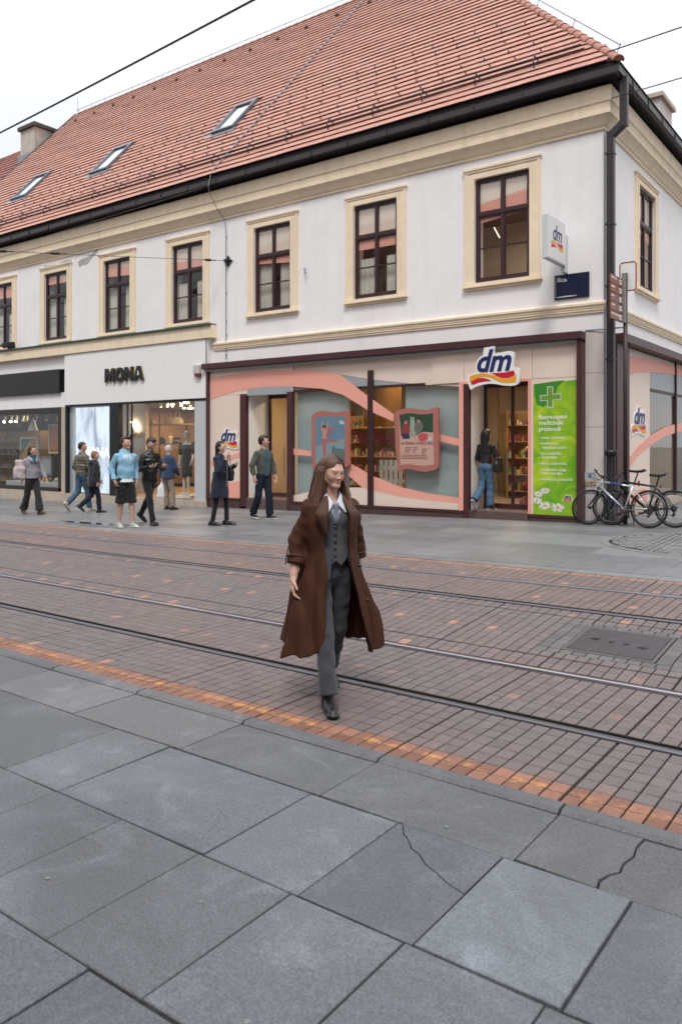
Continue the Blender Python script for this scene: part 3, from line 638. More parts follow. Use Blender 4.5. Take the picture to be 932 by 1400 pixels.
# ---- windows of the upper floor
FOIL = {0: ((654.6,281.4),(716.6,258.4),(654.6,306.5),(716.6,288)), 1: ((487,331),(538,324),(487,344),(538,335)), 2: ((351,348.5),(394,342),(351,361.7),(394,358.8)),
        3: ((239,360),(275.7,354),(239,370.4),(275.7,366)), 4: ((144.5,365.2),(176,364.5),(144.5,379.7),(176,376.2)), 5: ((63.5,379.7),(91,381.7),(63.5,391),(91,385.8)), 6: ((-15,390),(16,393.5),(-15,412),(16,407))}
def arc_corner(x, z, r, sx):
    """beige filler that rounds the top corner of an opening"""
    return [(x, z), (x+sx*r, z)] + [(x+sx*r*(1-math.sin(t)), z-r*(1-math.cos(t))) for t in np.linspace(.0, math.pi/2, 6)][1:]
M_cloth = mat('curtain_cloth', (.62, .58, .52), .9, .08, 8)
def window(i, a, b, T, foil=None, z0=WZ0, z1=WZ1, curtain=.5):
    """T maps (along, out, z) to world; along runs from a to b, out is positive into the room"""
    def bx(mb, x0, x1, o0, o1, q0, q1):
        n = len(mb.v); mb.v += [T(x, o, z) for z in (q0, q1) for x, o in ((x0,o0),(x1,o0),(x1,o1),(x0,o1))]
        mb._f([(0,3,2,1),(4,5,6,7),(0,1,5,4),(1,2,6,5),(2,3,7,6),(3,0,4,7)], n)
    wn = MB(); fr = .055
    for q in ((a, a+fr, z0, z1), (b-fr, b, z0, z1), (a+fr, b-fr, z1-fr, z1), (a+fr, b-fr, z0, z0+.085)): bx(wn, q[0], q[1], .03, .11, q[2], q[3])
    wo_ = obj('window', wn, M_brown, bld)
    mid = (a+b)/2; zt = z0 + (z1-z0)*.655; zm = z0 + (z1-z0)*.335
    m1 = MB(); bx(m1, a+fr, b-fr, .022, .105, zt-.03, zt+.045); bx(m1, a+fr, b-fr, .015, .04, zt-.012, zt+.028); obj('transom', m1, M_brown, wo_, world=False)
    m1 = MB(); bx(m1, mid-.024, mid+.024, .024, .10, z0+.085, zt-.03); bx(m1, mid-.022, mid+.022, .026, .10, zt+.045, z1-fr); obj('mullion', m1, M_brown, wo_, world=False)
    panes = []
    for x0, x1 in ((a+fr, mid-.022), (mid+.022, b-fr)):
        m1 = MB(); s = .024
        for q0, q1 in ((z0+.085, zt-.03), (zt+.045, z1-fr)):
            for q in ((x0, x0+s, q0, q1), (x1-s, x1, q0, q1), (x0+s, x1-s, q0, q0+s), (x0+s, x1-s, q1-s, q1)): bx(m1, q[0], q[1], .036, .09, q[2], q[3])
        bx(m1, x0+s, x1-s, .04, .085, zm-.013, zm+.013); obj('sash', m1, M_brown, wo_, world=False)
        for q0, q1 in ((z0+.109, zm-.013), (zm+.013, zt-.054), (zt+.069, z1-fr-.024)): panes.append((x0+s, x1-s, q0, q1))
    for p in panes:
        m1 = MB(); bx(m1, p[0]+.001, p[1]-.001, .062, .067, p[2]+.001, p[3]-.001); obj('pane', m1, M_glass, wo_, world=False)
    # surround
    sr = MB(); sw = .215
    for q in ((a-sw, a, z0-.02, z1+.19), (b, b+sw, z0-.02, z1+.19), (a, b, z1, z1+.19)): bx(sr, q[0], q[1], -.032, .0, q[2], q[3])
    for q in ((a-.07, a-.001, z0, z1+.075), (b+.001, b+.07, z0, z1+.075), (a-.001, b+.001, z1+.001, z1+.075)): bx(sr, q[0], q[1], -.045, -.033, q[2], q[3])
    for q in ((a-sw-.005, a-sw+.06, z0, z1+.16), (b+sw-.06, b+sw+.005, z0, z1+.16)): bx(sr, q[0], q[1], -.044, -.033, q[2], q[3])
    bx(sr, a-sw-.015, b+sw+.015, -.05, -.033, z1+.13, z1+.175); bx(sr, a-sw-.03, b+sw+.03, -.068, 0, z1+.175, z1+.215)
    for x, sx in ((a, 1), (b, -1)):
        P = arc_corner(x, z1, .075, sx); n = len(sr.v); k = len(P); sr.v += [T(p[0], o, p[1]) for o in (-.03, .029) for p in P]
        sr._f([tuple(range(k)), tuple(range(2*k-1, k-1, -1))] + [(j, k+j, k+(j+1) % k, (j+1) % k) for j in range(k)], n)
    obj('surround', sr, M_trim, wo_, world=False)
    si = MB(); bx(si, a-sw-.02, b+sw+.02, -.075, .03, z0-.055, z0-.001); bx(si, a-sw-.035, b+sw+.035, -.09, 0, z0-.085, z0-.055); bx(si, a-sw+.0, b+sw-.0, -.05, 0, z0-.125, z0-.085)
    obj('sill', si, M_trim, wo_, world=False)
    rr2 = random.Random(i+40)
    cu = MB()
    for side in (0, 1):
        x0, x1 = (a+.03, mid-.06 - .1*rr2.random()) if side == 0 else (mid+.08+.15*rr2.random(), b-.03)
        cu.loft([[T(x0+(x1-x0)*t,   .16+.02*math.sin(t*26+rr2.random()), z) for t in np.linspace(0, 1, 22)] for z in (z0+.05, z0+(z1-z0)*curtain)])
    obj('curtain', cu, M_cloth, wo_, world=False, smooth=True)
    if foil:
        (ul, ur, ll, lr) = [FW(p[0], p[1], YF+.09) for p in foil]
        f = lambda P, Q, x: P[1] + (Q[1]-P[1])*(x-P[0])/(Q[0]-P[0])
        A, B = a+.06, b-.06; zt1 = z1-.05
        for nm, m, up, lo in (('beige_foil', M_beige, None, (ul, ur)), ('salmon_foil', M_salm, (ul, ur), (ll, lr))):
            zl0, zl1 = f(*lo, A), f(*lo, B); zu0, zu1 = (zt1, zt1) if up is None else (f(*up, A), f(*up, B))
            m1 = MB(); n = 0; P = [(A, zl0), (B, zl1), (B, min(zu1, zt1)), (A, min(zu0, zt1))]
            m1.v = [T(p[0], o, p[1]) for o in (.074, .080) for p in P]; m1._f([(0,1,2,3),(7,6,5,4),(0,4,5,1),(1,5,6,2),(2,6,7,3),(3,7,4,0)], 0)
            obj(nm, m1, m, wo_, world=False)
TF = lambda x, o, z: (x, YF+o, z)
TS = lambda y, o, z: (XC-o, y, z)
for i, (a, b) in enumerate(WIN): window(i, a, b, TF, FOIL.get(i), curtain=(.0, .42, .6, .5, .6, .6, .5, .5)[i] + .02)
for i, (a, b) in enumerate(SW):
    window(20+i, a, b, TS, None, 4.88, 6.94)
for (a, b) in SW[:2]:      # foil behind the side windows, same wave
    m1 = MB(); m1.prism([(a+.08, 6.45), (b-.08, 6.30), (b-.08, 6.88), (a+.08, 6.88)], XC-.08, XC-.074, 'yz'); obj('beige_foil', m1, M_beige, bld)
    m1 = MB(); m1.prism([(a+.08, 6.12), (b-.08, 5.95), (b-.08, 6.30), (a+.08, 6.45)], XC-.08, XC-.074, 'yz'); obj('salmon_foil', m1, M_salm, bld)
tb = thing('tube_lamp', 'lit white tube lamp hanging inside the upper window nearest the corner', 'lamp', (-6.95, 15.9, 6.1))
m1 = MB(); xt, zt_ = FW(675, 311, 15.6); m1.tube([(xt, 15.6, zt_), (xt+.06, 15.75, zt_-.2)], .009, 8); obj('tube', m1, mat('lamp_glow', (1, .86, .6), .5, 0, emit=2.2), tb)
l = bpy.data.lights.new('tube_light', 'AREA'); l.energy = 34; l.size = .6; l.color = (1, .72, .45); lo = bpy.data.objects.new('light', l); COL.objects.link(lo); lo.parent = tb; lo.location = (0, .3, 1.0)
m1 = MB(); m1.tube([(xt, 15.6, 7.29), (xt, 15.6, zt_)], .006, 5); obj('cord', m1, M_black, tb)

# ---- downpipe at the corner
dp = thing('downpipe', 'dark square rain downpipe on the building corner with thick iron foot', 'downpipe', (-4.46, 14.12, gz(-4.46, 14.12)))
def sq(p0, p1, w0=.125):
    m1 = MB(); v = Vector(p1)-Vector(p0); M = v.to_track_quat('Z', 'X').to_matrix(); m1.cbox((Vector(p0)+Vector(p1))/2, (w0, w0*.92, v.length), M); return m1
m1 = MB(); m1.box(-4.29, -4.16, 14.03, 14.15, 7.28, 8.15); obj('upper_pipe', m1, M_dkmetal, dp, bevel=.008)
obj('elbow', sq((-4.21, 14.09, 7.36), (-4.47, 14.12, 7.18), .128), M_dkmetal, dp, bevel=.008)
m1 = MB(); m1.box(-4.53, -4.40, 14.06, 14.18, 1.5, 7.26); obj('pipe', m1, M_dkmetal, dp, bevel=.008)
for z in (6.85, 5.6, 4.5, 3.2):
    m1 = MB(); m1.box(-4.54, -4.39, 14.05, 14.19, z, z+.035); obj('clamp', m1, M_dkmetal, dp)
m1 = MB(); g0 = gz(-4.46, 14.12); m1.lathe([(.0,1.5),(.085,1.5),(.10,1.52),(.115,1.56),(.115,1.60),(.07,1.62),(.0,1.62)], 16, (-4.465, 14.12, 0)); m1.lathe([(.10,g0),(.10,g0+.12),(.082,g0+.14),(.08,1.5)], 16, (-4.465, 14.12, 0)); obj('iron_foot', m1, M_black, dp, smooth=True)
cb = MB(); cb.tube([(-4.585, 14.165, 7.3), (-4.585, 14.165, .35)], .016, 6); tag(obj('conduit', cb, M_zinc), 'thin pale grey conduit running down the wall beside the corner downpipe', 'conduit')

# ---- neighbours
nb = thing('neighbour_house', 'adjoining house at far left with dull red tiled roof', 'building', (-36, YF, 0))
w = MB(); w.box(-46, -29.62, YF+.02, 27, -.3, 8.1); obj('wall', w, M_wall, nb)
w = MB(); z1 = 15.45; w.quad((-46, 13.8, 7.8), (-29.7, 13.8, 7.8), (-29.7, RYR, z1), (-46, RYR, z1)); w.quad((-46, RYR, z1), (-29.7, RYR, z1), (-29.7, 27, 8), (-46, 27, 8))
rb = MB(); Mr2 = mat('old_clay', None, .8, .2, 6, .2, 50, attr=True)
rf = obj('roof', w, mat('roof_underlay', '5a2f26'), nb, recalc=False)
for r in range(32):
    for k2 in range(26):
        t0, t1 = r/32, (r+1.08)/32; x0 = -34.6+k2*.19+(r % 2)*.095; v = rr.uniform(.8, 1.15); rb.col = (.30*v, .125*v, .10*v)
        y0, y1 = 13.8+t0*(RYR-13.8), 13.8+t1*(RYR-13.8); q0, q1 = 7.8+t0*(z1-7.8), 7.8+t1*(z1-7.8)
        rb.quad((x0, y0-.02, q0+.05), (x0+.185, y0-.02, q0+.05), (x0+.185, y1, q1+.01), (x0, y1, q1+.01)); rb.quad((x0, y0-.02, q0+.05), (x0+.185, y0-.02, q0+.05), (x0+.185, y0-.01, q0+.02), (x0, y0-.01, q0+.02))
tag(obj('old_tiles', rb, Mr2, rf, recalc=False, world=False), kind='stuff')
ch = thing('chimney_stack', 'plain rendered chimney with dark capping slab at the left end of the roof', 'chimney', (-30.4, 19.5, 13))
M_chim = mat('chimney_render', (.50, .45, .40), .9, .18, 3, .15, 30, streak=.2)
m1 = MB(); m1.box(-30.92, -29.86, 19.0, 20.1, 11.5, 15.06); obj('stack', m1, M_chim, ch)
m1 = MB(); m1.box(-31.02, -29.76, 18.9, 20.2, 15.06, 15.23); obj('cap', m1, mat('cap_slab', '4b4642', .8, .15), ch, bevel=.02)
m1 = MB(); m1.box(-31.0, -29.80, 18.93, 20.17, 11.5, 14.0); m1.prism([(18.93, 14.0), (20.17, 14.0), (20.17, 15.0)], -29.84, -29.80, 'yz'); obj('flashing', m1, M_zinc, ch)
rb_ = thing('rear_house', 'house behind the corner building with a tall pale chimney, mostly hidden by the gutter', 'building', (-9, 33, 0))
m1 = MB(); m1.box(-14, XC-.05, 27.9, 40, 0, 9.0); obj('wall', m1, M_wall, rb_)
m1 = MB(); m1.prism([(27.9, 9.0), (40, 9.0), (34, 13.5)], -14, XC-.1, 'yz'); obj('roof', m1, mat('brick_rubble', '8d6a55', .9, .3, 8, .4, 20), rb_)
m1 = MB(); m1.box(-8.3, -7.5, 29.2, 30.8, 8.8, 14.05); c_ = obj('chimney', m1, mat('pale_chimney', (.6, .57, .55), .9, .12, 3, streak=.3), rb_)
m1 = MB(); m1.box(-8.42, -7.38, 29.08, 30.92, 14.05, 14.2); obj('chimney_cap', m1, M_chim, c_, world=False)
for j, (x, y, z) in enumerate(((-6.4, 29.6, 12.3), (-6.0, 29.5, 12.15), (-5.6, 29.5, 12.0), (-6.2, 29.7, 12.55))):
    m1 = MB(); m1.cbox((x, y, z), (.36, .3, .22), Matrix.Rotation(j*.3, 3, 'Y')); obj('brick', m1, mat('brick_rubble', '8d6a55'), rb_)
m1 = MB(); m1.box(-6.7, -5.2, 29.3, 30.5, 8.8, 12.05); obj('brick_stub', m1, mat('brick_rubble', '8d6a55'), rb_)
# the street front on the viewer's side, which the shop glass mirrors
op = thing('opposite_house', 'pale house front behind the viewer, seen only mirrored in the glass', 'building', (-6, -5.5, 0))
m1 = MB(); oh = [(x, x+1.2, z, z+2.1) for x in np.arange(-34, 16, 2.9) for z in (4.6, 8.0)] + [(x, x+3.2, .5, 3.2) for x in np.arange(-34, 14, 4.4)]
for a, b, c, d in wall_rects(-36, 18, -.1, 11.2, oh): m1.box(a, b, -5.7, -5.4, c, d)
obj('wall', m1, mat('opposite_render', (.52, .42, .34), .9, .08, 2), op)
m1 = MB(); m1.box(-36, 18, -9, -6.0, -.1, 11); obj('dark_rooms', m1, mat('dark_room', (.05, .045, .04), .5, .2), op)
m1 = MB(); m1.prism([(-5.0, 11.2), (-12, 15.5), (-12, 11.0), (-5.0, 11.0)], -36, 18, 'yz'); obj('roof', m1, mat('roof_underlay', '5a2f26'), op)

# ================================================================ SHOP FRONTS
YD = 14.12
def dx(px, Y=YD): return FW(px, 600, Y)[0]
def DP(pts, Y=YD): return [FW(a, b, Y) for a, b in pts]
M_mar = mat('maroon_frame', '4a2b2e', .4, .1, 10, .03)
M_panel = mat('beige_panel', (.79, .645, .555), .5, .03, 3)
M_grey = mat('grey_foil', (.36, .38, .40), .4, .04, 3)
M_teal = mat('frosted_board', (.50, .575, .57), .5, .04, 2)
M_white = mat('white_panel', (.84, .83, .825), .55, .025, 3)
M_navy = mat('logo_navy', (.012, .02, .11), .4, 0)
M_lred = mat('logo_red', (.55, .012, .03), .4, 0); M_lor = mat('logo_orange', (.80, .36, .02), .4, 0)
M_lwhite = mat('logo_white', (.82, .82, .82), .4, 0)
M_shop = glass('shop_glass', (.96, .975, .97), 1.5)
M_warm = mat('warm_wall', (.52, .36, .20), .8, .08, 3)
M_wood = mat('light_wood', (.36, .21, .10), .6, .15, 6, stretch=(1, 1, 8))
M_sfloor = mat('shop_floor', (.30, .22, .16), .4, .1, 3)
M_plinth = mat('stone_plinth', (.48, .40, .33), .7, .12, 4, streak=.15)
LOGO = dict(
    out=[(270,110),(435,95),(425,200),(560,196),(650,183),(705,190),(742,218),(746,270),(728,422),(790,425),(825,455),(828,560),(815,650),(770,680),(690,690),(560,675),(450,650),(350,640),(250,650),(150,672),(50,720),(22,650),(-8,560),(5,505),(60,486),(142,462),(130,420),(137,360),(160,290),(205,240),(252,222)],
    orange=[(35,520),(130,490),(230,483),(330,490),(420,520),(480,552),(540,576),(620,584),(700,572),(782,530),(776,635),(700,646),(600,641),(520,625),(440,585),(380,555),(280,535),(180,543),(55,602)],
    red1=[(30,568),(62,598),(180,549),(260,552),(330,570),(398,606),(290,606),(180,620),(80,652)], red2=[(380,485),(480,490),(600,490),(738,467),(764,528),(700,566),(620,577),(545,570),(480,543)])
def logo(parent, T, M3, board=.05):
    """white-edged letters over a twisted ribbon; T maps (u right, v up) in the unit sign to world, with depth w towards the viewer"""
    def poly(pts, w0, w1):
        mb = MB(); k = len(pts); P = [((x-415)/830., (420-y)/830.) for x, y in pts]
        mb.v = [T(u, v, w) for w in (w0, w1) for u, v in P]
        mb._f([tuple(range(k)), tuple(range(2*k-1, k-1, -1))] + [(i, k+i, k+(i+1) % k, (i+1) % k) for i in range(k)], 0); return mb
    obj('sign_board', poly(LOGO['out'], 0, board), M_lwhite, parent)
    obj('ribbon', poly(LOGO['orange'], board-.002, board+.004), M_lor, parent)
    obj('ribbon_fold', poly(LOGO['red1'], board-.002, board+.003), M_lred, parent); obj('ribbon_fold', poly(LOGO['red2'], board-.002, board+.003), M_lred, parent)
    me = text_mesh('dm', 1, bold=.028, shear=.28, extrude=.0, space=.98)
    co = np.array([v.co[:] for v in me.vertices]); lo, hi = co.min(0), co.max(0)
    for v in me.vertices:
        u = (160 + (v.co.x-lo[0])/(hi[0]-lo[0])*548 - 415)/830.; q = (420 - (470 - (v.co.y-lo[1])/(hi[1]-lo[1])*332))/830.
        v.co = T(u, q, board+.006)
    me.materials.clear(); me.materials.append(M_navy); obj('letters', me, None, parent)

sf = thing('drugstore', 'wide beige drugstore front with salmon wave graphics in a maroon frame', 'storefront', (-9.8, YD, .3))
ZS, ZT, ZH = .40, 2.93, 3.61           # sill, transom, underside of head
xl, x1, x2, x3, x4, x5, x6, x7, x8, x9, x10 = [dx(p) for p in (285, 329, 337, 393, 400, 628, 634, 641, 722, 729, 790)]
m1 = MB(); m1.box(xl-.10, dx(798), 13.96, 14.2, ZH+.005, 3.755); obj('head_beam', m1, M_mar, sf, bevel=.01)
m1 = MB(); m1.box(xl, dx(797.5), 14.03, 14.195, ZH-.05, ZH); obj('head_rail', m1, M_grey, sf)
m1 = MB(); m1.box(x10, dx(797.5), 14.02, 14.25, .29, ZH+.003); obj('jamb', m1, M_mar, sf, bevel=.006)
for a, b in ((x1, x2), (x3, x4)):
    m1 = MB(); m1.box(a, b, 14.09, 14.2, .2, ZT+.02); obj('post', m1, M_mar, sf, bevel=.004)
m1 = MB(); m1.box(xl-.02, xl+.05, 14.05, 14.2, .2, ZH-.05); obj('jamb', m1, M_mar, sf)
# plinth: per bay, following the street
for a, b in ((xl+.05, x1), (x4, x6), (x8+.03, x10)):
    m1 = MB(); m1.prism([(a, gz(a, YD)-.05), (b, gz(b, YD)-.05), (b, ZS), (a, ZS)], 14.08, 14.3); obj('plinth', m1, mat('maroon_plinth', '4d3734', .6, .15, 6, streak=.2), sf)
    m1 = MB(); m1.box(a, b, 14.065, 14.12, ZS-.045, ZS); obj('sill_trim', m1, M_mar, sf)
# head panels
edges = [xl+.05, x1, x4, dx(506), dx(590), x6, dx(727), x10]
for i, (a, b) in enumerate(zip(edges, edges[1:])):
    m1 = MB(); lo = ZT+.02
    if i in (2, 3): continue
    m1.box(a+.004, b-.004, 14.125, 14.15, lo, ZH-.05); obj('panel', m1, M_panel, sf)
m1 = MB(); m1.box(xl+.054, x1-.002, 14.125, 14.15, ZS, ZT+.012); obj('panel', m1, M_panel, sf)
m1 = MB(); m1.box(x8+.04, x10-.004, 14.125, 14.15, ZS, ZT+.012); obj('panel', m1, M_panel, sf)
m1 = MB(); m1.box(x4, x5, 14.165, 14.175, ZS, ZH-.05); obj('glass', m1, M_shop, sf)
m1 = MB(); m1.box(dx(502.5), dx(509.5), 14.11, 14.19, ZS, 3.32); obj('mullion', m1, M_brown, sf)
m1 = MB(); m1.box(x4, dx(580), 14.13, 14.19, ZT, ZT+.055); obj('transom', m1, M_brown, sf)
for px in (471, 549):
    m1 = MB(); m1.box(dx(px)-.012, dx(px)+.012, 14.28, 14.30, ZS, ZT); obj('panel_edge', m1, M_grey, sf)
def foil(name, px, m, y=14.150, th=.003, plane=YD):
    m1 = MB(); m1.prism(DP(px, plane), y-th, y); return obj(name, m1, m, sf)
foil('beige_foil', [(400,508),(400,494),(590,476.5),(628,473),(628,528.4),(572,525.6),(504,518.5),(464.5,511.8),(430,508)], M_panel, 14.158)
foil('grey_foil', [(400,537),(400,500),(466,505),(504,518.5),(572,525.6),(578,527.5),(504,531)], M_grey, 14.163)
W1 = [(329,510),(360,507),(397,505.8),(430,507),(464.5,511.8),(500,539.5),(538,566.5),(538,576.5),(504,561.5),(468,539.5),(441,531.6),(397,528.4),(365,528.6),(329,533.6)]
foil('wave', W1, M_salm, 14.122)
foil('wave', [(288,518),(308,513.5),(328.2,510.2),(328.2,533.7),(308,539),(288,546)], M_salm, 14.122)
foil('grey_foil', [(338,541),(338,532.6),(365,528.7),(399,528.5),(399,538)], M_grey, 14.123)
foil('wave', [(400,613),(424,617),(424,623.5),(400,621.4)], M_salm, 14.156)
foil('wave', [(595.5,592.3),(627,600.3),(627,609.8),(595.5,602.3)], M_salm, 14.156)
foil('wave', [(474.5,632),(490,640.5),(508,650.7),(548,666.6),(587.6,675.3),(627,680.5),(627,688.4),(587.6,684.4),(548,679.7),(508,670.5),(494,666.6),(474.5,650)], M_salm, 14.156)
foil('beige_foil', [(400,677.5),(421,672.5),(449,668.6),(480,666.6),(494,666.6),(508,670.5),(548,679.7),(587.6,684.4),(627,688.4),(627,699),(400,690)], M_panel, 14.158)
foil('wave', [(288,630),(308,625),(328,618.6),(328,624.5),(308,631.5),(288,637)], M_salm, 14.122)
foil('wave', [(288,664),(308,660.5),(328,657.6),(328,683),(288,680.5)], M_salm, 14.122)
# salmon posts round the second door
for a, b in ((x5+.003, x6), (x8+.005, x8+.04)):
    m1 = MB(); m1.box(a, b, 14.08, 14.16, ZS, ZT+.03); obj('door_trim', m1, M_salm, sf)
m1 = MB(); m1.box(x6+.001, x8+.004, 14.08, 14.16, ZT-.02, ZT+.03); obj('door_trim', m1, M_salm, sf)
m1 = MB(); m1.box(x6, x7, 14.09, 14.2, .2, ZT-.021); obj('post', m1, M_mar, sf)
# recessed doorways: white reveals, step, glazed door at the back
def doorway(a, b, yb, door_px):
    s = MB(); s.box(a, b, 14.10, yb+.1, -.1, .42); obj('step', s, mat('step_stone', '5d4a46', .6, .15, 5, .1), sf, bevel=.01)
    s = MB(); s.box(a-.06, a-.001, 14.2, yb+.05, .42, ZT+.3); obj('reveal', s, M_white, sf)
    s = MB(); s.box(b+.001, b+.06, 14.2, yb+.05, .42, ZT+.3); obj('reveal', s, M_white, sf)
    s = MB(); s.box(a-.06, b+.06, 14.2, yb+.05, ZT+.04, ZT+.34); obj('doorway_ceiling', s, M_white, sf)
    d = MB()
    for q in ((a, a+.06, .42, ZT+.04), (b-.06, b, .42, ZT+.04), (a+.06, b-.06, ZT-.06, ZT+.04), (a+.06, b-.06, .42, .52), ((a+b)/2-.025, (a+b)/2+.025, .52, ZT-.06)): d.box(q[0], q[1], yb, yb+.06, q[2], q[3])
    dd = obj('door', d, M_mar, sf)
    for p, q in ((a+.06, (a+b)/2-.025), ((a+b)/2+.025, b-.06)):
        m1 = MB(); m1.box(p, q, yb+.025, yb+.033, .52, ZT-.06); obj('door_glass', m1, M_shop, dd, world=False)
        m1 = MB(); m1.tube([(q-.08, yb-.03, .95), (q-.08, yb-.03, 1.65)], .013, 6); obj('door_handle', m1, M_zinc, dd, world=False)
doorway(x2, x3, 14.92, 0); doorway(x7, x8, 14.77, 0)
# inside
for a, b in ((x4+.03, dx(470.5)), (dx(549.5), x5+.05)):
    m1 = MB(); m1.box(a, b, 14.27, 14.30, ZS, ZT); obj('frosted_board', m1, M_teal, sf)
m1 = MB(); m1.box(x4+.03, x5+.05, 14.20, 14.22, ZT+.06, ZH-.05); obj('upper_board', m1, M_grey, sf)
room = thing('drugstore_room', None, None, (-9.8, 17, .4)); tag(room, kind='structure')
m1 = MB(); m1.box(-14.7, -5.05, 14.3, 21, .36, .415); obj('floor', m1, M_sfloor, room)
m1 = MB(); m1.box(-14.7, -5.05, 20.8, 21, .41, 3.6); m1.box(-14.72, -14.62, 14.4, 20.8, .41, 3.6); m1.box(-5.15, -5.05, 14.4, 20.8, .41, 3.6); obj('wall', m1, M_warm, room)
m1 = MB(); m1.box(-14.7, -5.05, 14.36, 21, 3.6, 3.65); obj('ceiling', m1, mat('shop_ceiling', (.6, .5, .38), .8, .03), room)
M_lamp = mat('ceiling_lamp_glow', (1, .82, .56), .5, 0, emit=7)
def lamp(x, y, z, label, energy, size=.5, col=(1, .74, .42), w=.5):
    t = thing('ceiling_lamp', label, 'lamp', (x, y, z)); m1 = MB(); m1.box(x-w/2, x+w/2, y-w/2, y+w/2, z-.03, z-.0); obj('diffuser', m1, M_lamp, t)
    m1 = MB(); m1.box(x-w/2-.03, x+w/2+.03, y-w/2-.03, y+w/2+.03, z+.002, z+.05); obj('housing', m1, M_white, t)
    l = bpy.data.lights.new('ceiling_light', 'AREA'); l.energy = energy; l.size = size; l.color = col; lo = bpy.data.objects.new('light', l); COL.objects.link(lo); lo.parent = t; lo.location = (0, 0, -.05)
lamp(-6.9, 16.3, 3.5, 'warm ceiling lamp inside the drugstore behind the door with the green banner', 60)
lamp(-9.4, 15.4, 3.5, 'warm ceiling lamp inside the drugstore behind the middle of its window', 22, w=.3)
lamp(-12.6, 16.3, 3.5, 'warm ceiling lamp inside the drugstore behind its left door', 60)
def shelf(label, x0, x1, y, z0, zs, depth, seed, pal, hmax=.26, back=M_wood):
    t = thing('shelf_unit', label, 'shelf', ((x0+x1)/2, y, z0)); m1 = MB(); m1.box(x0-.03, x0, y, y+depth, z0, zs[-1]+.35); m1.box(x1, x1+.03, y, y+depth, z0, zs[-1]+.35); obj('side_panel', m1, M_wood, t)
    m1 = MB(); m1.box(x0, x1, y+depth-.03, y+depth, z0, zs[-1]+.35); obj('back_panel', m1, back, t)
    gd = MB(); q = random.Random(seed)
    for z in zs:
        m1 = MB(); m1.box(x0, x1, y, y+depth-.03, z-.025, z); obj('shelf_board', m1, M_wood, t)
        x = x0+.02
        while x < x1-.12:
            w_, h_ = q.uniform(.03, .08), q.uniform(.06, hmax*.8); gd.col = tuple(np.array(q.choice(pal))*q.uniform(.35, 1.0))
            gd.box(x, x+w_, y+.02, y+.16, z+.001, z+h_)
            if q.random() < .4: gd.box(x+w_*.3, x+w_*.7, y+.06, y+.11, z+h_, z+h_+.04)
            x += w_ + q.choice((.008, .012, .05))
    tag(obj('shelf_goods', gd, mat('goods', None, .4, .1, 10, attr=True), t), kind='stuff')
PALW = [(.6,.5,.35),(.7,.65,.55),(.55,.10,.06),(.65,.35,.08),(.1,.1,.09),(.45,.12,.2),(.7,.7,.68),(.25,.35,.15)]
shelf('tall wooden shelf of goods seen through the drugstore door by the green banner', -8.2, -5.4, 18.0, .42, (.6, 1.0, 1.4, 1.8, 2.2), .35, 4, PALW)
shelf('wooden shelf of goods seen through the left drugstore door', -14.2, -11.3, 18.2, .42, (.6, 1.0, 1.4, 1.8, 2.2), .35, 8, PALW)
# red seasonal display by the second door
ds = thing('display_stand', 'red and black seasonal display stand just inside the banner side door', 'display', (-6.5, 15.6, .42))
m1 = MB()
for z, r0 in ((.42,.30),(.75,.27),(1.1,.24),(1.45,.2)): m1.lathe([(0,z),(r0,z),(r0,z+.03),(0,z+.03)], 16, (-6.5, 15.6, 0))
m1.tube([(-6.5, 15.6, .42), (-6.5, 15.6, 1.8)], .02, 6); obj('tiers', m1, M_black, ds)
q = random.Random(3); gd = MB()
for z, r0 in ((.45,.26),(.78,.22),(1.13,.19),(1.48,.15)):
    for k in range(9):
        a = k*.7; gd.col = q.choice([(.5,.02,.03),(.6,.05,.03),(.65,.3,.04),(.35,.03,.03),(.06,.05,.05)]); s_ = q.uniform(.05,.085)
        gd.lathe([(0,0),(s_,.01),(s_*1.05,s_),(s_*.6,s_*2),(0,s_*2.3)], 8, (-6.5+r0*math.cos(a), 15.6+r0*math.sin(a), z))
tag(obj('display_goods', gd, mat('goods', None), ds, smooth=True), kind='stuff')
# banners and pallets glimpsed in the middle of the window
t = thing('hanging_banner', 'orange fabric banner hanging inside the drugstore window', 'banner', (-9.0, 15.6, 2.2)); m1 = MB(); _a, _b = FW(497, 560, 15.6)[0], FW(548, 560, 15.6)[0]; m1.loft([[(_a+(_b-_a)*u, 15.6+.02*math.sin(u*9), z) for u in np.linspace(0,1,14)] for z in (2.15, 3.4)]); obj('cloth', m1, mat('orange_cloth', (.36,.16,.025), .8, .1), t, solid=.004); m1 = MB(); m1.tube([(_a-.05,15.6,3.41),(_b+.05,15.6,3.41)], .012, 6); obj('rod', m1, M_zinc, t)
t = thing('red_panel', 'dark red printed panel behind the drugstore window mullion', 'panel', (-9.3, 15.3, 1.9)); m1 = MB(); _a, _b = FW(491, 600, 15.3)[0], FW(549, 600, 15.3)[0]; m1.box(_a, _b, 15.3, 15.33, FW(520,607,15.3)[1], FW(520,590,15.3)[1]); obj('board', m1, mat('dark_red_print', (.22,.035,.05), .6, .25, 4), t); m1 = MB(); [m1.tube([(x,15.315,1.9),(x,15.315,3.6)], .004, 4) for x in (_a+.1,_b-.1)]; obj('hanger', m1, M_zinc, t)
t = thing('white_pallet', 'white slatted pallet stood on edge in the drugstore window', 'pallet', (-9.0, 14.9, .45))
_a, _b = FW(519, 640, 14.9)[0], FW(551, 640, 14.9)[0]
for x in np.arange(_a, _b-.05, .13):
    m1 = MB(); m1.box(x, x+.085, 14.88, 14.9, .46, FW(535,629,14.9)[1]); obj('slat', m1, mat('white_wood', (.62,.6,.56), .7, .08), t)
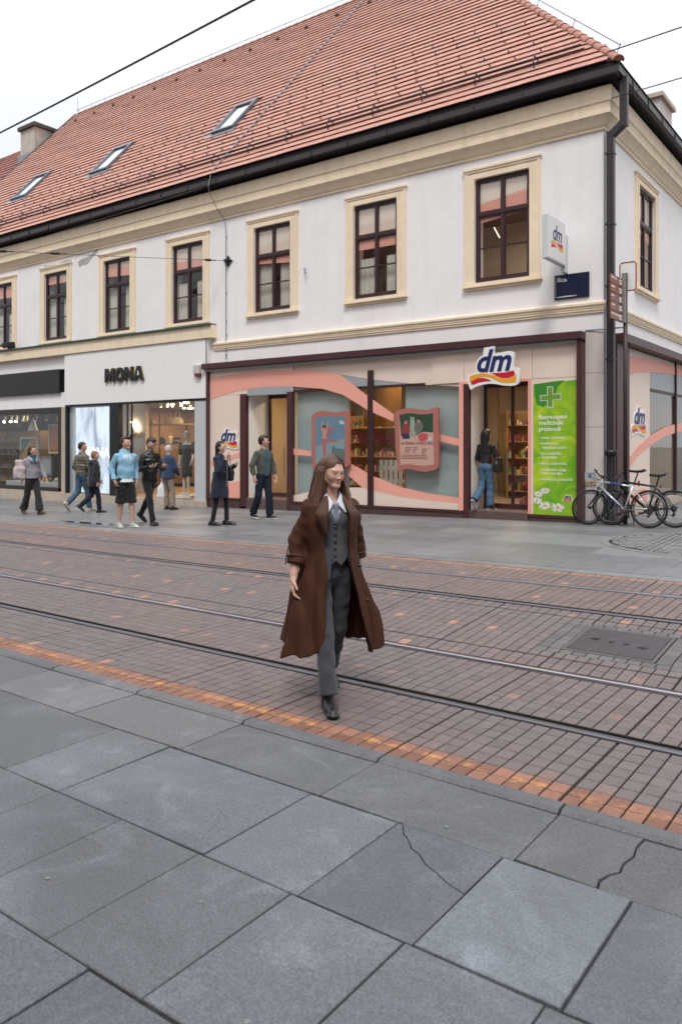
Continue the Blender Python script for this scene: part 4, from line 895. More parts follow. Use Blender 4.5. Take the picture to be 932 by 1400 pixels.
m1 = MB(); [m1.box(_a-.02, _b, 14.905, 14.95, z, z+.09) for z in (.55, .85, 1.15)]; obj('batten', m1, mat('white_wood', None), t)
# pasted posters in wave-edged frames
def poster(label, pts_px, inner_px, y0, art):
    t = thing('wall_poster', label, 'poster', (FW(*pts_px[0], YD)[0], y0, 1.8)); P = DP(pts_px, y0)
    m1 = MB(); m1.prism(P, y0, y0+.075); obj('frame', m1, mat('poster_frame', (.40,.145,.12), .5, .06, 6), t)
    I = DP(inner_px, y0); m1 = MB(); m1.prism(I, y0-.003, y0); f = obj('print', m1, art['bg'], t)
    for nm, pts, m, k in art['shapes']:
        m1 = MB(); m1.prism(DP(pts, y0), y0-.0035-.0006*k, y0-.003); obj(nm, m1, m, t)
    return t, y0
def pc(x): return lambda a, b: (x[0]+a/x[2], x[1]+b/x[3])
q1 = pc((420, 555, 932/65., 1362/95.)); q2 = pc((530, 550, 932/80., 1282/110.))
Z1 = lambda l: [q1(*p) for p in l]; Z2 = lambda l: [q2(*p) for p in l]
mp = lambda n, c, **k: mat(n, c, .35, .06, 20, **k)
sky_b, sky_c, pink, skin_p, grn, red_p = mp('print_blue', (.13,.23,.31)), mp('print_pale', (.22,.30,.33)), mp('print_pink', (.36,.14,.16)), mp('print_skin', (.48,.27,.20)), mp('print_green', (.03,.07,.04)), mp('print_red', (.26,.05,.05))
p1_, _ = poster('wave framed poster of a dancer against blue sky on the drugstore window', Z1([(85,185),(150,130),(260,102),(400,108),(540,128),(640,125),(720,100),(800,95),(815,500),(815,1150),(780,1190),(640,1215),(480,1200),(330,1195),(220,1215),(100,1245),(88,700)]), Z1([(160,235),(260,200),(400,200),(560,218),(660,205),(735,188),(735,700),(735,1100),(600,1120),(400,1110),(270,1110),(165,1140)]), 14.03,
    dict(bg=sky_b, shapes=[('print_cloud', Z1([(165,800),(450,700),(735,640),(735,1095),(400,1105),(165,1130)]), sky_c, 1), ('print_ruin', Z1([(480,790),(545,790),(560,830),(735,850),(735,1090),(480,1090)]), mp('print_ruin', (.12,.17,.17)), 2),
     ('print_figure', Z1([(300,520),(275,480),(280,360),(300,300),(325,330),(300,390),(320,375),(355,375),(375,400),(360,440),(385,420),(400,300),(425,290),(410,420),(380,520),(385,640),(640,680),(640,700),(560,715),(390,700),(370,800),(370,930),(345,1050),(310,1060),(300,900),(285,700)]), skin_p, 3),
     ('print_scarf', Z1([(385,480),(430,420),(530,380),(545,410),(480,440),(490,500),(420,590),(365,600)]), pink, 4), ('print_dress', Z1([(285,640),(385,640),(640,680),(600,705),(390,702),(370,800),(372,940),(345,1000),(318,1000),(300,850)]), pink, 5),
     ('print_hair', Z1([(300,385),(330,375),(365,385),(370,420),(360,470),(345,420),(320,410),(300,470)]), mp('print_dark', (.06,.03,.03)), 6), ('print_mark', Z1([(620,300),(660,285),(725,320),(730,360),(650,360)]), mp('print_white', (.5,.5,.55)), 7)]))
p2_, _ = poster('wave framed race poster with two people in a park on the drugstore window', Z2([(105,165),(160,125),(260,100),(370,95),(480,115),(580,125),(680,105),(760,75),(795,85),(805,550),(800,1040),(740,1080),(600,1110),(480,1095),(360,1065),(270,1060),(160,1105),(120,700)]), Z2([(180,200),(300,172),(400,170),(520,190),(620,185),(722,165),(722,600),(735,990),(620,1015),(480,1010),(330,985),(200,1000)]), 14.03,
    dict(bg=mp('print_blush', (.56,.34,.28)), shapes=[('print_park', Z2([(182,202),(300,174),(400,172),(520,192),(620,187),(720,168),(720,480),(560,470),(450,520),(330,560),(210,540)]), grn, 1), ('print_path', Z2([(360,230),(420,240),(440,420),(480,520),(330,560),(350,430)]), mp('print_path', (.30,.33,.28)), 2),
     ('print_person', Z2([(230,400),(250,350),(260,300),(290,275),(320,300),(320,350),(350,400),(358,480),(330,500),(240,500),(215,470)]), red_p, 3), ('print_skirt', Z2([(245,500),(340,500),(350,580),(230,582)]), mp('print_navy', (.03,.04,.09)), 4), ('print_face', Z2([(268,310),(290,296),(308,312),(300,350),(276,350)]), skin_p, 5),
     ('print_person', Z2([(425,380),(450,320),(460,280),(490,265),(530,290),(550,340),(565,400),(540,450),(480,520),(440,530),(450,470),(420,460)]), mp('print_olive', (.14,.15,.12)), 3), ('print_hair', Z2([(455,270),(470,235),(520,235),(545,275),(530,300),(500,275)]), mp('print_dark', None), 6), ('print_face', Z2([(475,285),(500,278),(515,300),(500,325),(480,320)]), skin_p, 7),
     ('print_bubble', Z2([(480,540),(510,500),(580,485),(635,510),(640,570),(600,615),(540,622),(495,600)]), mp('print_coral', (.50,.09,.10)), 5), ('print_code', Z2([(642,560),(700,552),(702,610),(645,615)]), mp('print_white', None), 4)]))
M_ink = mp('print_ink', (.10,.05,.05))
def wtext(parent, txt, px, size, m, y, **k): X, Z = FW(*px, y); return put_text('lettering', txt, size, m, parent, X, Z, y, **k)
wtext(p2_, 'dm ŽENSKA UTRKA 2025', q2(205, 672), .072, M_ink, 14.0245, bold=.001, space=.95)
for r_, row in enumerate(((270,720,110),(400,720,80),(540,740,90))):
    m1 = MB()
    for k in range(3): m1.prism(DP(Z2([(row[0],row[1]+k*34),(row[0]+row[2]-20*k,row[1]+k*34),(row[0]+row[2]-20*k,row[1]+12+k*34),(row[0],row[1]+12+k*34)]), 14.03), 14.0255, 14.027)
    obj('small_print', m1, M_ink, p2_)
m1 = MB(); [m1.prism(DP(Z2([(215,z),(620,z+8),(620,z+17),(215,z+9)]), 14.03), 14.0255, 14.027) for z in (835, 862, 888)]; obj('small_print', m1, M_ink, p2_)
# green banner beside the door
gb = thing('window_banner', 'tall green banner listing pharmacy goods with daisies beside the drugstore door', 'banner', (-5.5, 14.1, .45))
BX0, BX1 = x9, x10-.004
M_green = bpy.data.materials.new('banner_green'); M_green.use_nodes = True
_n = M_green.node_tree; _b = _n.nodes['Principled BSDF']; _b.inputs['Roughness'].default_value = .35
_t = _n.nodes.new('ShaderNodeTexCoord'); _z = _n.nodes.new('ShaderNodeTexNoise'); _z.inputs['Scale'].default_value = 2.2; _z.inputs['Detail'].default_value = 2; _z.inputs['Distortion'].default_value = 1.2
_n.links.new(_t.outputs['Object'], _z.inputs['Vector']); _r = _n.nodes.new('ShaderNodeValToRGB'); _r.color_ramp.elements[0].position = .35; _r.color_ramp.elements[1].position = .68
_r.color_ramp.elements[0].color = (.15, .40, .02, 1); _r.color_ramp.elements[1].color = (.46, .62, .03, 1); _n.links.new(_z.outputs[0], _r.inputs[0]); _n.links.new(_r.outputs[0], _b.inputs['Base Color'])
m1 = MB(); m1.prism([(BX0, ZS), (BX1, ZS), (BX1, 2.89), (BX0+.3, 2.86), (BX0, 2.84)], 14.112, 14.124); obj('sheet', m1, M_green, gb)
def BN(u, v, y=14.112): return (BX0 + u/525.*(BX1-BX0)*1.24 - .055, y, 2.875 - (v-70)/1240.*2.42)      # u, v on the printed sheet
def bpoly(nm, pts, m, k=1): m1 = MB(); P = [BN(*p) for p in pts]; m1.prism([(p[0], p[2]) for p in P], 14.112-.0006*k-.0005, 14.112-.0004); return obj(nm, m1, m, gb)
bpoly('leaf_shade', [(40,85),(250,65),(330,62),(260,120),(230,240),(120,310),(60,280),(40,200)], mp('leaf_green', (.05,.25,.03)), 1)
bpoly('cross_edge', [(160,115),(218,115),(218,185),(295,183),(295,243),(218,246),(218,318),(160,318),(160,250),(92,250),(92,195),(160,193)], mp('cross_pale', (.55,.62,.58)), 2)
bpoly('cross', [(168,123),(210,123),(210,193),(287,191),(287,236),(210,239),(210,308),(168,308),(168,243),(100,243),(100,202),(168,200)], mp('cross_green', (.16,.32,.03)), 3)
M_bt = mp('banner_white', (.8,.84,.74))
def btext(txt, u, v, size, **k): p = BN(u, v); return put_text('lettering', txt, size, M_bt, gb, p[0], p[2], 14.1095, **k)
for t_, v in (('Bezreceptni', 422), ('medicinski', 478), ('proizvodi', 536)): btext(t_, 80, v, .112, bold=.0022)
for t_, v in (('• dodaci prehrani', 612), ('• sredstva za', 667), ('   regulaciju težine', 706), ('• dermatološka', 762), ('   kozmetika', 800), ('• dječja kozmetika', 858), ('• medicinska njega', 916), ('   kose i vlasišta', 952), ('• medicinski proizvodi', 1008)): btext(t_, 80, v, .072, bold=.0009)
def daisy(u, v, s, n=12):
    c = BN(u, v); q = random.Random(int(u))
    for k in range(n):
        a = 2*math.pi*k/n + q.random()*.2; r1 = s*q.uniform(.85, 1.1); w_ = s*.17
        m1 = MB(); P = [(c[0]+math.cos(a)*rr_*r1 - math.sin(a)*ww*w_, c[2]+(math.sin(a)*rr_*r1 + math.cos(a)*ww*w_)*.62) for rr_, ww in ((.15,-.4),(.7,-.9),(1,-.4),(1,.4),(.7,.9),(.15,.4))]
        P = [(max(BX0, min(BX1, x)), max(ZS+.003, z)) for x, z in P]; m1.prism(P, 14.1088-.0002*(k % 3), 14.1095); obj('petal', m1, mp('petal_white', (.75,.75,.72)), gb)
    m1 = MB(); m1.prism([(max(BX0, c[0]+s*.24*math.cos(t)), c[2]+s*.17*math.sin(t)) for t in np.linspace(0, 6.283, 13)[:-1]], 14.107, 14.1086); obj('flower_centre', m1, mp('daisy_yellow', (.7,.36,.02)), gb)
for u, v, s in ((145,1108,.10), (75,1142,.10), (60,1205,.11), (140,1250,.13), (262,1262,.14)): daisy(u, v, s)
c = BN(355, 1172); logo(gb, lambda u, v, w: (c[0]+u*.19, 14.1108-w, c[2]+v*.19), None, .003)

# logo signs on the front
c = FW(676, 504, 14.0); t = thing('logo_sign', 'large dm logo sign above the drugstore door by the green banner', 'sign', (c[0], 14.0, c[1])); logo(t, lambda u, v, w: (c[0]+u*1.09, 13.98-w, c[1]+v*1.09), None, .06)
for x in (-.18, .22):
    m1 = MB(); m1.box(c[0]+x-.02, c[0]+x+.02, 13.981, 14.13, c[1]+.1, c[1]+.14); obj('bracket', m1, M_zinc, t)
m1 = MB(); m1.box(c[0]-.13, c[0]-.03, 13.99, 14.05, c[1]+.34, 3.6); obj('hanger', m1, M_zinc, t)
c2 = FW(312, 601, YD); t = thing('logo_sign', 'small dm logo on the beige panel at the left end of the drugstore', 'sign', (c2[0], 14.12, c2[1])); logo(t, lambda u, v, w: (c2[0]+u*.76, 14.121-w, c2[1]+v*.76), None, .012)
bs = thing('blade_sign', 'square white dm light box sticking out from the wall near the corner', 'sign', (-5.3, 13.6, 4.96))
m1 = MB(); m1.box(-5.355, -5.25, 13.16, 14.02, 4.96, 5.72); obj('box', m1, mat('sign_box', (.60,.62,.64), .4, .03), bs, bevel=.006)
m1 = MB(); m1.box(-5.252, -5.246, 13.18, 14.0, 4.98, 5.70); obj('face', m1, mat('sign_face', (.78,.76,.75), .35, .02), bs)
m1 = MB(); m1.box(-5.34, -5.27, 14.02, 14.2, 4.86, 5.55); obj('wall_bracket', m1, mat('bracket_white', (.6,.62,.64), .4, .05), bs)
logo(bs, lambda u, v, w: (-5.2475+w*.1, 13.60+u*.66, 5.36+v*.72), None, .02)
pl = thing('street_name_plate', 'navy blue street name plate on the wall under the light box sign', 'sign', (-5.2, 14.18, 4.6))
m1 = MB(); m1.box(-5.52, -4.87, 14.165, 14.195, 4.39, 4.845); obj('plate', m1, mat('plate_navy', (.006,.012,.045), .3, .03), pl, bevel=.004)
put_text('lettering', 'Ilica', .115, M_lwhite, pl, -5.465, 4.715, 14.163, bold=.001); m1 = MB(); qq = random.Random(4); xx = -5.465
while xx < -5.10:
    bw = qq.uniform(.007, .014); m1.box(xx, xx+bw, 14.1625, 14.164, 4.425, 4.425+qq.choice((.017,.017,.026))); xx += bw+qq.choice((.005,.005,.005,.016))
tag(obj('small_print', m1, M_lwhite, pl), kind='stuff')
m1 = MB(); m1.box(-5.495, -5.49, 14.162, 14.164, 4.42, 4.82); obj('edge_line', m1, M_lwhite, pl)

# ---- side street front of the drugstore
ss = thing('drugstore_side_window', 'side street window of the drugstore with beige panel and salmon curve', 'storefront', (XC, 18, .4))
def SP(mb, poly, x0, x1_): mb.prism(poly, x0, x1_, 'yz'); return mb
obj('jamb', SP(MB(), [(14.80,.2),(15.56,.2),(15.56,3.62),(14.80,3.62)], XC-.05, XC+.06), M_mar, ss)
obj('head_beam', SP(MB(), [(14.79,3.62),(25,3.62),(25,3.77),(14.79,3.77)], XC-.05, XC+.2), M_mar, ss)
obj('plinth', SP(MB(), [(15.56,.2),(25,.2),(25,.55),(15.56,.55)], XC-.05, XC+.03), M_plinth, ss)
obj('glass', SP(MB(), [(15.56,.55),(25,.55),(25,3.62),(15.56,3.62)], XC-.04, XC-.03), M_shop, ss)
obj('mullion', SP(MB(), [(19.3,.55),(19.38,.55),(19.38,3.62),(19.3,3.62)], XC-.05, XC+.02), M_brown, ss)
obj('transom', SP(MB(), [(17.25,2.84),(25,2.84),(25,2.90),(17.25,2.90)], XC-.045, XC-.01), M_brown, ss)
obj('panel', SP(MB(), [(15.57,.55),(17.24,.55),(17.24,3.6),(15.57,3.6)], XC-.028, XC-.018), M_panel, ss)
obj('panel', SP(MB(), [(17.26,3.46),(25,3.5),(25,3.6),(17.26,3.6)], XC-.028, XC-.018), M_panel, ss)
obj('grey_foil', SP(MB(), [(17.26,2.9),(25,2.9),(25,3.4),(21,3.36),(19,3.34),(17.26,3.25)], XC-.028, XC-.022), M_grey, ss)
obj('wave', SP(MB(), [(15.58,3.05),(16.4,3.17),(17.25,3.24),(19,3.33),(25,3.4),(25,3.56),(20,3.56),(17.3,3.50),(15.58,3.45)], XC-.017, XC-.012), M_salm, ss)
obj('wave', SP(MB(), [(15.58,1.15),(16.3,1.47),(17.2,1.68),(18.4,1.90),(19.7,2.02),(22,2.1),(22,2.3),(19.7,2.22),(18.4,2.10),(17.2,1.90),(16.3,1.66),(15.58,1.38)], XC-.017, XC-.012), M_salm, ss)
obj('wave', SP(MB(), [(15.58,.56),(17.1,.56),(16.9,.82),(16.3,.80),(15.58,.62)], XC-.017, XC-.012), M_salm, ss)
obj('inner_blind', SP(MB(), [(17.26,.56),(25,.56),(25,3.6),(17.26,3.6)], XC-.5, XC-.48), mat('side_blind', (.22,.24,.23), .5, .15, 2), ss)
c3 = (16.43, 2.17); t = thing('logo_sign', 'narrow looking dm logo on the side street window beyond the sign pole', 'sign', (XC, c3[0], c3[1])); logo(t, lambda u, v, w: (XC-.017+w, c3[0]+u*1.1, c3[1]+v*.86), None, .012)

# ---- fashion shop
YM = 14.06
fs = thing('fashion_shop_front', 'white fashion shop front with black framed display windows', 'storefront', (-17.7, YM, .2))
fxa, fxb = dx(88.5, YM), dx(283, YM)
m1 = MB(); m1.box(fxa, fxb, YM, 14.2, 2.90, 4.40); obj('fascia', m1, M_white, fs, bevel=.006)
m1 = MB(); m1.box(-26.6, dx(291, YM), 14.02, 14.2, 4.405, 4.73); obj('cornice_band', m1, M_trim, fs, bevel=.01)
m1 = MB(); m1.box(-26.6, dx(291, YM)-.01, 13.96, 14.2, 4.733, 4.765); obj('green_flashing', m1, mat('green_copper', (.07,.13,.11), .5, .2, 6), fs)
px = dx(284, YM)
m1 = MB(); m1.box(fxb+.012, xl-.03, 14.06, 14.2, .2, 4.40); obj('pilaster', m1, M_wall, fs)
m1 = MB()
for q in ((fxa, fxa+.07), (dx(149,YM), dx(162,YM)), (fxb-.06, fxb)): m1.box(q[0], q[1], YM+.02, 14.22, .28, 2.90)
m1.box(fxa, fxb, YM+.03, 14.22, 2.84, 2.899); obj('black_frame', m1, M_black, fs)
m1 = MB(); m1.prism([(fxa, gz(fxa, YM)-.05), (fxb, gz(fxb, YM)-.05), (fxb, .28), (fxa, .28)], YM-.02, 14.25); obj('plinth', m1, M_plinth, fs)
m1 = MB(); m1.box(fxa+.07, dx(149,YM), 14.135, 14.145, .28, 2.84); obj('glass', m1, M_shop, fs)
m1 = MB(); m1.box(dx(162,YM), dx(264.5,YM), 14.135, 14.145, .28, 2.84); obj('glass', m1, M_shop, fs)
for px in (171.5, 177.5):
    m1 = MB(); m1.box(dx(px,YM)-.02, dx(px,YM)+.02, 14.12, 14.16, .28, 2.84); obj('door_stile', m1, M_black, fs)
m1 = MB(); m1.box(dx(264.5,YM), fxb-.06, 14.10, 14.16, .28, 2.84); obj('side_panel', m1, mat('pale_panel', (.52,.54,.55), .45, .03), fs)
m1 = MB(); m1.tube([(dx(173,YM), 14.08, 1.25), (dx(173,YM), 14.08, 2.0)], .018, 6); m1.tube([(dx(178,YM), 14.08, 1.25), (dx(178,YM), 14.08, 2.0)], .018, 6); obj('door_handle', m1, M_black, fs)
# raised letters
X, Z = FW(145.5, 525.5, YM); ls = thing('fascia_letters', 'black raised letters of the shop name on the white fascia, gold edged', 'sign', (X, YM, Z))
Xb, Zb = FW(198, 521, YM)
M_gold = mat('letter_gold', (.55,.40,.14), .35, .05, metal=.6); _t = np.linspace(math.pi/2, math.pi/2-2*math.pi, 25)
GL = [('letter_m', .95, [(0,0),(0,1),(.30,1),(.475,.48),(.65,1),(.95,1),(.95,0),(.74,0),(.74,.60),(.55,.05),(.40,.05),(.21,.60),(.21,0)], None),
      ('letter_o', .86, [(.43+.43*math.cos(a), .5+.52*math.sin(a)) for a in _t] + [(.43+.15*math.cos(a), .5+.27*math.sin(a)) for a in _t[::-1]], None),
      ('letter_n', .78, [(0,0),(0,1),(.25,1),(.56,.42),(.56,1),(.78,1),(.78,0),(.55,0),(.22,.60),(.22,0)], None),
      ('letter_a', .88, [(0,0),(.29,1),(.59,1),(.88,0),(.64,0),(.59,.19),(.29,.19),(.24,0)], [(.35,.36),(.53,.36),(.44,.74)])]
x = 0; tot = sum(g[1] for g in GL) + .05*3; kx = (Xb-X)/tot
for nm, w_, poly, hole in GL:
    P = [(X+(x+a)*kx, 3.475+b*.385) for a, b in poly]
    m1 = MB(); m1.prism(P, YM-.062, YM-.028); lt = obj(nm, m1, M_black, ls)
    m1 = MB(); m1.prism([(a+.012, b-.004) for a, b in P], YM-.026, YM-.004); obj('gold_edge', m1, M_gold, lt, world=False)
    if hole: m1 = MB(); m1.prism([(X+(x+a)*kx, 3.475+b*.385) for a, b in hole], YM-.0635, YM-.0622); obj('counter', m1, M_white, lt, world=False)
    x += w_ + .05
al = thing('alarm_box', 'small grey alarm siren box on the white wall right of the shop name', 'alarm box', (-14.95, 14.04, 3.6)); X, Z = FW(271.5, 506, YM)
m1 = MB(); m1.box(X-.11, X+.11, 13.97, YM, Z-.10, Z+.13); obj('case', m1, mat('alarm_case', (.55,.52,.48), .5, .05), al, bevel=.015); m1 = MB(); m1.box(X-.06, X+.12, 13.975, YM, Z-.17, Z-.102); obj('beacon', m1, mat('beacon_red', (.2,.03,.03), .3, .05), al)
# room
fr_ = thing('fashion_shop_room', None, None, (-17.7, 17, .4)); tag(fr_, kind='structure')
m1 = MB(); m1.box(-20.75, -14.78, 14.16, 19.2, .22, .28); obj('floor', m1, mat('fashion_floor', (.42,.30,.20), .4, .08), fr_)
m1 = MB(); m1.box(-20.75, -14.78, 19.0, 19.2, .4, 3.0); m1.box(-20.8, -20.7, 14.2, 19, .4, 3.0); m1.box(-14.84, -14.74, 14.2, 19, .4, 3.0); obj('wall', m1, mat('fashion_wall', (.24,.145,.07), .8, .05), fr_)
m1 = MB(); m1.box(-20.75, -14.78, 14.2, 19.2, 2.95, 3.0); obj('ceiling', m1, mat('fashion_ceiling', (.34,.24,.15), .8, .03), fr_)
xw0, xw1 = FW(164, 600, 15.3)[0], FW(199, 600, 15.3)[0]
m1 = MB(); m1.box(xw0, xw1, 15.3, 15.42, .4, 2.95); obj('door_wall', m1, mat('fashion_cream', (.45,.36,.27), .7, .04), fr_)
xs0, xs1 = FW(199, 600, 16.6)[0], -14.85
M_spot = mat('spot_glow', (1, .85, .6), .5, 0, emit=20)
for i, (x, y) in enumerate([(FW(p, 555, 15.2)[0], 15.2) for p in (229, 236, 248, 261, 220)]):
    t = thing('spot_lamp', 'small lit ceiling spotlight inside the fashion shop' + (' over the handbags', ' over the pale bag', ' over the mannequin side', ' by the right hand panel', ' nearest the shop door')[i], 'lamp', (x, y, 2.8), 0, 'fashion shop ceiling spotlights'); m1 = MB(); m1.lathe([(.035,0),(.045,.06),(.045,.14),(0,.15)], 12, (x, y, 2.8)); obj('housing', m1, M_white, t); m1 = MB(); m1.lathe([(0,-.002),(.033,-.002)], 12, (x, y, 2.8)); obj('lens', m1, M_spot, t)
lamp(-16.9, 15.5, 2.93, 'warm square lamp in the fashion shop ceiling', 60, .8, (1, .70, .38), .25); lamp(-19.3, 17.8, 2.93, 'second warm square lamp deeper in the fashion shop', 60, .8, (1, .68, .36), .25)
# led screen
sx0, sx1 = dx(104, 14.3), dx(148, 14.3)
ls = thing('led_screen', 'tall bright video screen in the left window of the fashion shop', 'screen', ((sx0+sx1)/2, 14.3, .45))
M_scr = bpy.data.materials.new('screen_picture'); M_scr.use_nodes = True; _n = M_scr.node_tree; _b = _n.nodes['Principled BSDF']
_t = _n.nodes.new('ShaderNodeTexCoord'); _m = _n.nodes.new('ShaderNodeMapping'); _m.inputs['Scale'].default_value = (1.6, 1, .55); _z = _n.nodes.new('ShaderNodeTexNoise'); _z.inputs['Scale'].default_value = 1.3; _z.inputs['Detail'].default_value = 3; _z.inputs['Distortion'].default_value = .8
_n.links.new(_t.outputs['Object'], _m.inputs[0]); _n.links.new(_m.outputs[0], _z.inputs['Vector']); _r = _n.nodes.new('ShaderNodeValToRGB'); e = _r.color_ramp.elements; e[0].position = .33; e[0].color = (.30,.36,.47,1); e[1].position = .56; e[1].color = (.74,.84,.97,1)
_n.links.new(_z.outputs[0], _r.inputs[0]); _n.links.new(_r.outputs[0], _b.inputs['Emission Color']); _b.inputs['Emission Strength'].default_value = 1.0; _b.inputs['Base Color'].default_value = (.02,.02,.02,1)
m1 = MB(); m1.box(sx0, sx1+.1, 14.30, 14.36, .32, 2.82); obj('panel', m1, M_scr, ls)
m1 = MB(); m1.box(fxa+.07, sx0-.005, 14.2, 14.36, .28, 2.84); obj('side_reveal', m1, mat('pale_panel', None), ls)
put_text('lettering', 'MONA', .42, mat('screen_white', (1,1,1), .5, 0, emit=1.1), ls, sx0+.32, 1.35, 14.296, bold=.008)
# handbags and shelves
t = thing('bag_shelf', 'wooden handbag shelves on the back wall of the fashion shop', 'shelf', (-17.5, 16.4, .4)); SX = lambda p: FW(p, 600, 16.4)[0]; SZ = lambda p: FW(230, p, 16.4)[1]; Z_T, Z_M = SZ(580), SZ(607)
for z in (Z_T, Z_M, Z_M-.62): m1 = MB(); m1.box(SX(201), SX(266), 16.25, 16.55, z-.03, z); obj('shelf_board', m1, M_wood, t)
m1 = MB(); [m1.box(x, x+.03, 16.52, 16.56, .4, 2.9) for x in (SX(201), SX(213), SX(250))]; obj('upright', m1, mat('brass', (.4,.26,.1), .35, .05, metal=.8), t)
def bag(x, z, w, h, c, label, arch_=1):
    t = thing('handbag', label, 'handbag', (x, 16.38, z)); m1 = MB(); k = 16
    poly = [(x-w/2, z), (x+w/2, z), (x+w/2*.98, z+h*.4)] + [(x+w/2*math.cos(a)*.95, z+h*.4+h*.6*math.sin(a)) for a in np.linspace(.15, math.pi-.15, 8)] + [(x-w/2*.98, z+h*.4)]
    m1.prism(poly, 16.32, 16.46); obj('body', m1, mat('bag_'+label.split()[0], c, .45, .05), t, bevel=.02)
    m1 = MB(); m1.tube([(x+w*.3*math.cos(a), 16.39, z+h*.85+h*.55*arch_*math.sin(a)) for a in np.linspace(0, math.pi, 10)], .008, 5); obj('handle', m1, mat('bag_'+label.split()[0], None), t)
bag(SX(231), Z_T+.001, .36, .24, (.62,.50,.36), 'cream half round handbag on the top shop shelf'); bag(SX(243.5), Z_T+.001, .40, .22, (.75,.66,.5), 'pale half round handbag on the top shop shelf at right', 1.6)
bag(SX(223.5), Z_M+.001, .24, .22, (.03,.03,.03), 'black tote bag on the middle shop shelf'); bag(SX(232.5), Z_M+.001, .24, .24, (.72,.6,.42), 'ivory tote bag on the middle shop shelf'); bag(SX(208), Z_T+.001, .22, .14, (.58,.42,.26), 'tan small bag at the left of the top shop shelf', .3)
t = thing('shelf_sign', 'small black sign card on the middle shop shelf', 'sign', (SX(243.5), 16.35, Z_M)); m1 = MB(); m1.box(SX(239), SX(248), 16.33, 16.36, Z_M+.001, Z_M+.2); obj('card', m1, M_black, t); put_text('lettering', 'MONA', .09, M_lwhite, t, SX(240), Z_M+.07, 16.329)
t = thing('wall_sign', 'lit shop name on the cream wall inside the fashion shop door', 'sign', (FW(187,598,15.29)[0], 15.29, 2.0)); xq = FW(180,598,15.29)[0]; put_text('lettering', 'MONA', .2, mat('brass', None), t, xq, FW(180,598,15.29)[1], 15.285, bold=.003, extrude=.01); m1 = MB(); m1.cbox((xq+.22, 15.22, FW(180,598,15.29)[1]+.35), (.06,.05,.36), Matrix.Rotation(R(-45), 3, 'Y')); obj('picture_lamp', m1, M_spot, t)
# left shop
gs = thing('gallery_shop_front', 'dark framed shop front at far left with black fascia strip', 'storefront', (-23, YF, .1))
gxb = dx(86, YF)
m1 = MB(); m1.box(-26.6, fxa-.02, 14.17, 14.3, 4.0, 4.402); m1.box(-26.6, fxa-.02, 14.17, 14.3, 2.86, 3.30); obj('white_band', m1, M_wall, gs)
m1 = MB(); m1.box(-26.6, gxb, 14.08, 14.3, 3.302, 3.998); obj('black_fascia', m1, mat('fascia_black', '221f22', .5, .08), gs, bevel=.006)
m1 = MB(); m1.box(-26.6, gxb+.02, 14.15, 14.32, 2.68, 2.858); m1.box(gxb-.16, gxb+.02, 14.15, 14.32, .4, 2.68); m1.box(-26.6, gxb-.16, 14.15, 14.3, .30, .42); obj('dark_frame', m1, mat('bronze_frame', '2a2422', .4, .1), gs)
m1 = MB(); m1.prism([(-26.6, -.3), (fxa-.01, -.3), (fxa-.01, .30), (-26.6, .30)], 14.1, 14.3); obj('plinth', m1, M_plinth, gs)
m1 = MB(); m1.box(gxb+.02, fxa-.005, 14.14, 14.3, .3, 2.86); obj('pilaster', m1, M_plinth, gs)
m1 = MB(); m1.box(-26.6, gxb-.16, 14.2, 14.21, .42, 2.68); obj('glass', m1, M_shop, gs)
gr_ = thing('gallery_room', None, None, (-24, 17, .3)); tag(gr_, kind='structure')
M_gw = mat('gallery_wall', (.10,.08,.065), .8, .1, 3)
m1 = MB(); m1.box(-29, -20.9, 14.3, 19, .24, .30); obj('floor', m1, M_sfloor, gr_)
m1 = MB(); m1.box(-29, -20.9, 18.9, 19.05, .3, 3.2); m1.box(-20.96, -20.86, 14.35, 18.9, .3, 3.2); m1.box(-29.1, -29, 14.35, 18.9, .3, 3.2); obj('wall', m1, M_gw, gr_)
m1 = MB(); m1.box(-29, -20.9, 14.32, 19, 3.15, 3.2); obj('ceiling', m1, M_gw, gr_)
lamp(-23.4, 15.4, 3.1, 'warm lamp in the ceiling of the dark gallery shop', 30, .6, (1, .72, .42), .2)
def picture(label, px, y, m, frame_m, extra=()):
    (xa, za), (xb, zb) = FW(px[0], px[1], y), FW(px[2], px[3], y); t = thing('framed_picture', label, 'picture', ((xa+xb)/2, y, zb)); m1 = MB(); w_ = .05
    m1.box(xa, xb, y, y+.04, zb, za); obj('print', m1, m, t); m1 = MB()
    for q in ((xa-w_, xa, zb-w_, za+w_), (xb, xb+w_, zb-w_, za+w_), (xa, xb, za, za+w_), (xa, xb, zb-w_, zb)): m1.box(q[0], q[1], y-.02, y+.05, q[2], q[3])
    obj('frame', m1, frame_m, t)
    for nm, pl_, mm in extra: m1 = MB(); m1.prism([FW(a, b, y) for a, b in pl_], y-.006, y-.002); obj(nm, m1, mm, t)
    m1 = MB(); m1.tube([((xa+xb)/2, y+.02, za+w_), ((xa+xb)/2, y+.02, 3.14)], .005, 4); obj('hanging_wire', m1, M_zinc, t)
picture('white framed picture of sand and teal sea in the gallery window', (29.5, 600, 51.5, 632), 14.75, mat('print_sand', (.42,.22,.08), .4, .2, 6), mat('frame_white', (.6,.55,.45), .5, .05), [('print_sea', [(29.5,600),(42,600),(34,614),(29.5,622)], mat('print_teal', (.02,.12,.11), .4, .1))])
picture('glowing orange picture in a pale frame at the right of the gallery window', (68.5, 582, 83, 618), 14.75, mat('print_ember', (.45,.12,.015), .4, .4, 8), mat('frame_white', None))
picture('pale blank card in the gallery window below the orange picture', (57, 626, 70, 648), 14.72, mat('card_grey', (.38,.38,.37), .6, .05), M_zinc)
